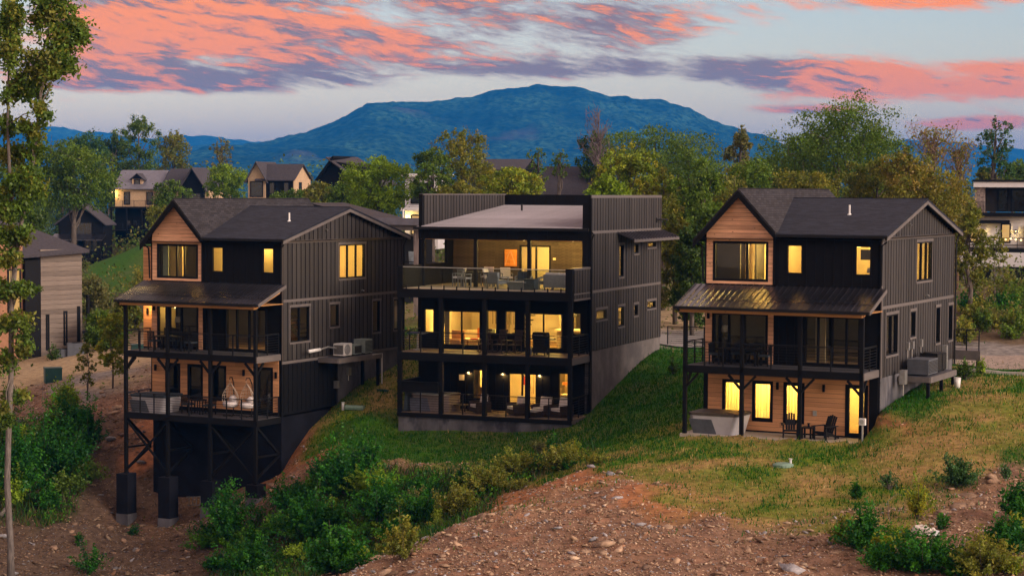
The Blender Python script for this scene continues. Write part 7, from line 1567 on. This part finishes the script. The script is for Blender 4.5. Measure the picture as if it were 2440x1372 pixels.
x, y, Z = scatter(260000, -32, 24, 60, 118, lambda Z, x, y: np.clip(Z[:, KI['wild']] * 1.1 - .2 + .12 * Z[:, KI['scrub']], 0, 1) * .7 * (fbm(x * .5, y * .5, 31) > .45), rng)
zz = gz(x, y) + rng.uniform(.02, .75, len(x)) * fbm(x * .7, y * .7, 33); sh_ = np.array(PAL['shade'] + PAL['weed'] + PAL['weed']); cols = sh_[rng.integers(0, len(sh_), len(x))] * rng.uniform(.7, 1.3, (len(x), 1))
V, F, CC = leaf_quads(np.stack([x, y, zz], 1), .16, np.array((0, 0, .9)), cols, rng)
tag(link('undergrowth', mesh_np('undergrowth', V, F, LEAF, CC)), 'low broad-leaved undergrowth carpeting the gully', 'undergrowth', None, 'stuff')
# hillside scrub behind the buildings
x, y, Z = scatter(110000, -75, 75, 116, 340, lambda Z, x, y: np.where((x > 24) & (y < 118), .2, .8) * (fbm(x * .09, y * .09, 41) > .40) * (Z[:, KI['lush']] < .4), rng)
ok = ~((np.abs(x + 22) < 9) & (y > 118) & (y < 140)); x, y = x[ok], y[ok]; sc_ = y / 160
zz = gz(x, y) + rng.uniform(0, 1.0, len(x)) ** 2 * 2.6 * (.5 + fbm(x * .2, y * .2, 43)); sh_ = np.array(PAL['oak'] + PAL['olive'] + PAL['grey'] + PAL['dark']); cols = sh_[rng.integers(0, len(sh_), len(x))] * rng.uniform(.7, 1.3, (len(x), 1))
V, F, CC = leaf_quads(np.stack([x, y, zz], 1), .30 * sc_, np.array((0, 0, .7)), cols, rng)
tag(link('hillside_scrub', mesh_np('hillside_scrub', V, F, LEAF, CC)), 'mixed scrub covering the hillside behind the houses', 'scrub', None, 'stuff')
# far woods rolling toward the mountain
n = 90000; yy = 350 * (9 ** rng.uniform(0, 1, n)); xx = rng.uniform(-.34, .34, n) * yy
hh = base_h(xx, yy) + 6 + 16 * fbm(xx * .02, yy * .02, 51) * rng.uniform(.5, 1.0, n); sh_ = np.array(PAL['oak'] + PAL['dark'] + PAL['olive'][:1])
V, F, CC = leaf_quads(np.stack([xx, yy, hh], 1), 1.15 * (yy / 600), np.array((0, 0, .8)), sh_[rng.integers(0, len(sh_), n)] * rng.uniform(.6, 1.3, (n, 1)), rng)
tag(link('distant_wood', mesh_np('distant_wood', V, F, LEAF, CC)), 'distant wooded valley below the mountain', 'woodland', None, 'stuff')

# ================================================================ rocks
ph = (1 + 5 ** .5) / 2; ICO = np.array([(-1, ph, 0), (1, ph, 0), (-1, -ph, 0), (1, -ph, 0), (0, -1, ph), (0, 1, ph), (0, -1, -ph), (0, 1, -ph), (ph, 0, -1), (ph, 0, 1), (-ph, 0, -1), (-ph, 0, 1)]) / 1.9
IF = np.array([(0, 11, 5), (0, 5, 1), (0, 1, 7), (0, 7, 10), (0, 10, 11), (1, 5, 9), (5, 11, 4), (11, 10, 2), (10, 7, 6), (7, 1, 8), (3, 9, 4), (3, 4, 2), (3, 2, 6), (3, 6, 8), (3, 8, 9), (4, 9, 5), (2, 4, 11), (6, 2, 10), (8, 6, 7), (9, 8, 1)])
ROCKV = [ICO * rng.uniform(.65, 1.25, (12, 1)) * np.array((1.0, rng.uniform(.45, .8), rng.uniform(.16, .34))) for _ in range(8)]
ROCKM = [mat('tan_shale', (.33, .225, .15), .9, .35, 3, bump=.02, bscale=9, objrand=.25), mat('brown_shale', (.23, .15, .10), .9, .35, 3, bump=.02, bscale=9, objrand=.25), mat('grey_shale', (.24, .235, .25), .9, .3, 3, bump=.02, bscale=9, objrand=.25)]
ROCKME = [[mesh_np('rock', v, IF, m_) for v in ROCKV] for m_ in ROCKM]
wr_ = lambda Z, x, y: np.clip(Z[:, KI['rubble']] * 1.15 + 1.15 * Z[:, KI['bank']] + .45 * Z[:, KI['clay']] + .7 * Z[:, KI['scrub']] * (y < 100) - .1, 0, 1)
x, y, Z = scatter(1500, -30, 24, 58, 118, wr_, rng); s = np.exp(rng.normal(-1.75, .5, len(x))); s = np.clip(s, .08, .55)
order = np.argsort(-s / y)[:300]; zr = gz(x, y)
LBR = ['tan flat shale rock lying on the rubble slopes', 'brown shale rock lying on the rubble slopes', 'blue-grey shale rock lying on the rubble slopes']
for i in order:
    k = int(rng.choice(3, p=(.5, .33, .17) if Z[i, KI['bank']] < .5 else (.1, .65, .25))); o_ = link('rock', ROCKME[k][rng.integers(0, 8)], None, (x[i], y[i], zr[i] + s[i] * .04), (rng.normal() * .25, rng.normal() * .25, rng.uniform(0, 6.28)), (s[i],) * 3)  # mostly brown rocks on the bank, matching its painted shade
    tag(o_, LBR[k], 'rock', 'loose rocks on the rubble slopes, ' + ('tan', 'brown', 'blue-grey')[k])
OCT = np.array([(1, 0, 0), (-1, 0, 0), (0, 1, 0), (0, -1, 0), (0, 0, 1), (0, 0, -1)], float); OF = np.array([(0, 2, 4), (2, 1, 4), (1, 3, 4), (3, 0, 4), (2, 0, 5), (1, 2, 5), (3, 1, 5), (0, 3, 5)])
OCTV = [OCT * rng.uniform(.6, 1.3, (6, 1)) * np.array((1.0, rng.uniform(.4, .8), rng.uniform(.18, .4))) for _ in range(8)]
def rock_field(n, lo, hi, seed, x0=-30, x1=24, y0=57, y1=122, octa=False):
    nv, IF_, RS = (6, OF, OCTV) if octa else (12, IF, ROCKV)
    r_ = np.random.default_rng(seed); x, y, Z = scatter(n, x0, x1, y0, y1, wr_, r_); m_ = len(x); s = np.clip(np.exp(r_.normal(math.log(lo), .45, m_)), lo * .5, hi); z = gz(x, y)
    V = np.empty((m_, nv, 3)); var = r_.integers(0, 8, m_); RV = np.array(RS); a = r_.uniform(0, 6.28, m_); b = r_.normal(size=m_) * .4
    P = RV[var] * s[:, None, None]; ca, sa = np.cos(a)[:, None], np.sin(a)[:, None]; cb, sb = np.cos(b)[:, None], np.sin(b)[:, None]
    X1 = P[:, :, 0] * cb + P[:, :, 2] * sb; Z1 = -P[:, :, 0] * sb + P[:, :, 2] * cb
    V[:, :, 0] = X1 * ca - P[:, :, 1] * sa + x[:, None]; V[:, :, 1] = X1 * sa + P[:, :, 1] * ca + y[:, None]; V[:, :, 2] = Z1 + z[:, None] + .16 * s[:, None]
    F = (IF_[None] + (np.arange(m_) * nv)[:, None, None]).reshape(-1, 3)
    pal = np.array([(.34, .23, .15), (.17, .11, .072), (.42, .31, .215), (.27, .255, .265), (.27, .15, .09)]); cols = pal[r_.choice(5, m_, p=(.32, .27, .16, .12, .13))] * r_.uniform(.65, 1.35, (m_, 1)) * (1 - .5 * Z[:, KI['bank']])[:, None]  # stones on the bank dimmed too, shade put into their colour
    return V.reshape(-1, 3), F, np.repeat(cols, nv, 0)
V1, F1, C1 = rock_field(14000, .09, .28, 901); V2, F2, C2 = rock_field(230000, .042, .13, 902, octa=True)
V = np.concatenate([V1, V2]); F = np.concatenate([F1, F2 + len(V1)]); CC = np.concatenate([C1, C2])
tag(link('gravel', mesh_np('gravel', V, F, vcol_mat('broken_shale', .9, .25, 12), CC)), 'broken shale fragments strewn over the bare earth', 'gravel', None, 'stuff')

# ================================================================ mountains
def mountain_mat():
    mt, n, b = principled('forested_mountain'); t = n.t; tc = n.n('ShaderNodeTexCoord'); v = tc.outputs['Object']
    f = n.noise(v, .055, 4, .7); g = n.noise(v, .0045, 5, .6); c = n.noise(v, .0022, 4, .6)
    col = n.mix(n.ramp01(f, .36, .66), (.003, .010, .006), (.040, .100, .055)); k = n.m('MULTIPLY_ADD', n.ramp01(g, .35, .68), 1.1, .35)
    col = n.mix(1.0, col, n.xyz(k, k, k), 'MULTIPLY'); col = n.mix(n.m('MULTIPLY', n.ramp01(c, .60, .70), .5), col, (.10, .07, .06))
    t.links.new(col, b.inputs['Base Color']); b.inputs['Roughness'].default_value = 1.0; setspec(b, .0)
    return mt
MTN = mountain_mat()
def mountain(name, prof, Y, front, back, nx, ny, seed, amp, label):
    prof = np.array(prof, float); px = np.linspace(prof[0, 0], prof[-1, 0], nx); py = np.interp(px, prof[:, 0], prof[:, 1]); ridge = np.array([tuple(at(a, b, Y)) for a, b in zip(px, py)])
    rx, rz = ridge[:, 0], ridge[:, 2]; t = np.linspace(0, 1, ny); V = []
    base = -46.0
    for j in range(ny):
        f = t[j]
        if f <= .72: g = f / .72; yv = Y - front * (1 - g); h = g ** 1.35
        else: g = (f - .72) / .28; yv = Y + back * g; h = (1 - g) ** 1.2
        xs = rx * (yv / Y) ** .25
        sp_ = (fbm(xs * .0016 + 3 * seed, np.full(nx, yv) * .0007, seed, 4) - .5) * amp * (4 * h * (1 - h) if f <= .72 else .0)
        tr_ = (vnoise(xs * .03, np.full(nx, yv) * .03, seed + 7) - .5) * 9 * min(1, h * 3) + (vnoise(xs * .07, np.full(nx, yv) * .07, seed + 9) - .5) * 6 * min(1, h * 3)
        z = base + (rz - base) * h + sp_ + tr_ * (1 if f < .72 else .5)
        V.append(np.stack([xs, np.full(nx, yv), z], 1))
    V = np.concatenate(V); ii = np.arange(nx * ny).reshape(ny, nx); F = np.stack([ii[:-1, :-1].ravel(), ii[:-1, 1:].ravel(), ii[1:, 1:].ravel(), ii[1:, :-1].ravel()], 1)
    o = link(name, mesh_np(name, V, F, MTN, None, False)); tag(o, label, None, None, 'structure'); return o
mountain('mountain', [(300, 440), (380, 415), (430, 392), (500, 368), (560, 353), (600, 346), (650, 338), (700, 330), (740, 318), (800, 291), (850, 262), (880, 247), (920, 243), (1000, 240), (1060, 237), (1120, 231), (1150, 224), (1180, 213), (1220, 207), (1260, 203), (1285, 199), (1310, 203), (1340, 208), (1370, 207), (1400, 210), (1450, 228), (1490, 228), (1540, 235), (1590, 238), (1640, 258), (1700, 285), (1760, 306), (1790, 318), (1815, 316), (1835, 326), (1870, 346), (1950, 380), (2050, 420), (2150, 452)], 6000, 2600, 1500, 520, 150, 2, 260, 'broad wooded mountain rising behind the houses')
mountain('far_ridge', [(-700, 330), (-300, 305), (0, 301), (60, 298), (130, 299), (200, 312), (270, 316), (330, 328), (400, 326), (440, 322), (480, 321), (530, 325), (600, 333), (640, 339), (700, 352), (800, 385), (900, 430)], 9800, 2200, 1500, 260, 60, 5, 90, 'pale blue far ridge to the left of the mountain')
mountain('foothill_ridge', [(-300, 380), (100, 372), (250, 365), (380, 358), (440, 350), (480, 344), (540, 341), (580, 347), (640, 362), (700, 385), (780, 425)], 7600, 1800, 1000, 220, 60, 8, 70, 'darker blue foothill in front of the far ridge')
mountain('far_ridge', [(1650, 440), (1750, 390), (1800, 356), (1900, 352), (2100, 338), (2160, 331), (2230, 339), (2262, 335), (2300, 340), (2370, 348), (2440, 354), (2600, 360), (3100, 380)], 9600, 2200, 1500, 260, 60, 11, 80, 'blue far ridge to the right of the mountain')

# ================================================================ haze: the air itself
hz = MB().box(-8200, 8200, -900, 13200, -75, 350).build('haze', None)
mt = bpy.data.materials.new('thin_blue_air'); mt.use_nodes = True; t = mt.node_tree; t.nodes.clear()
pv = t.nodes.new('ShaderNodeVolumePrincipled'); pv.inputs['Color'].default_value = (*HAZE_COL, 1); pv.inputs['Density'].default_value = HAZE_D; pv.inputs['Anisotropy'].default_value = 0.0
mo = t.nodes.new('ShaderNodeOutputMaterial'); t.links.new(pv.outputs[0], mo.inputs['Volume']); hz.data.materials.append(mt)
tag(hz, 'thin blue evening haze filling the valley', 'haze', None, 'stuff')
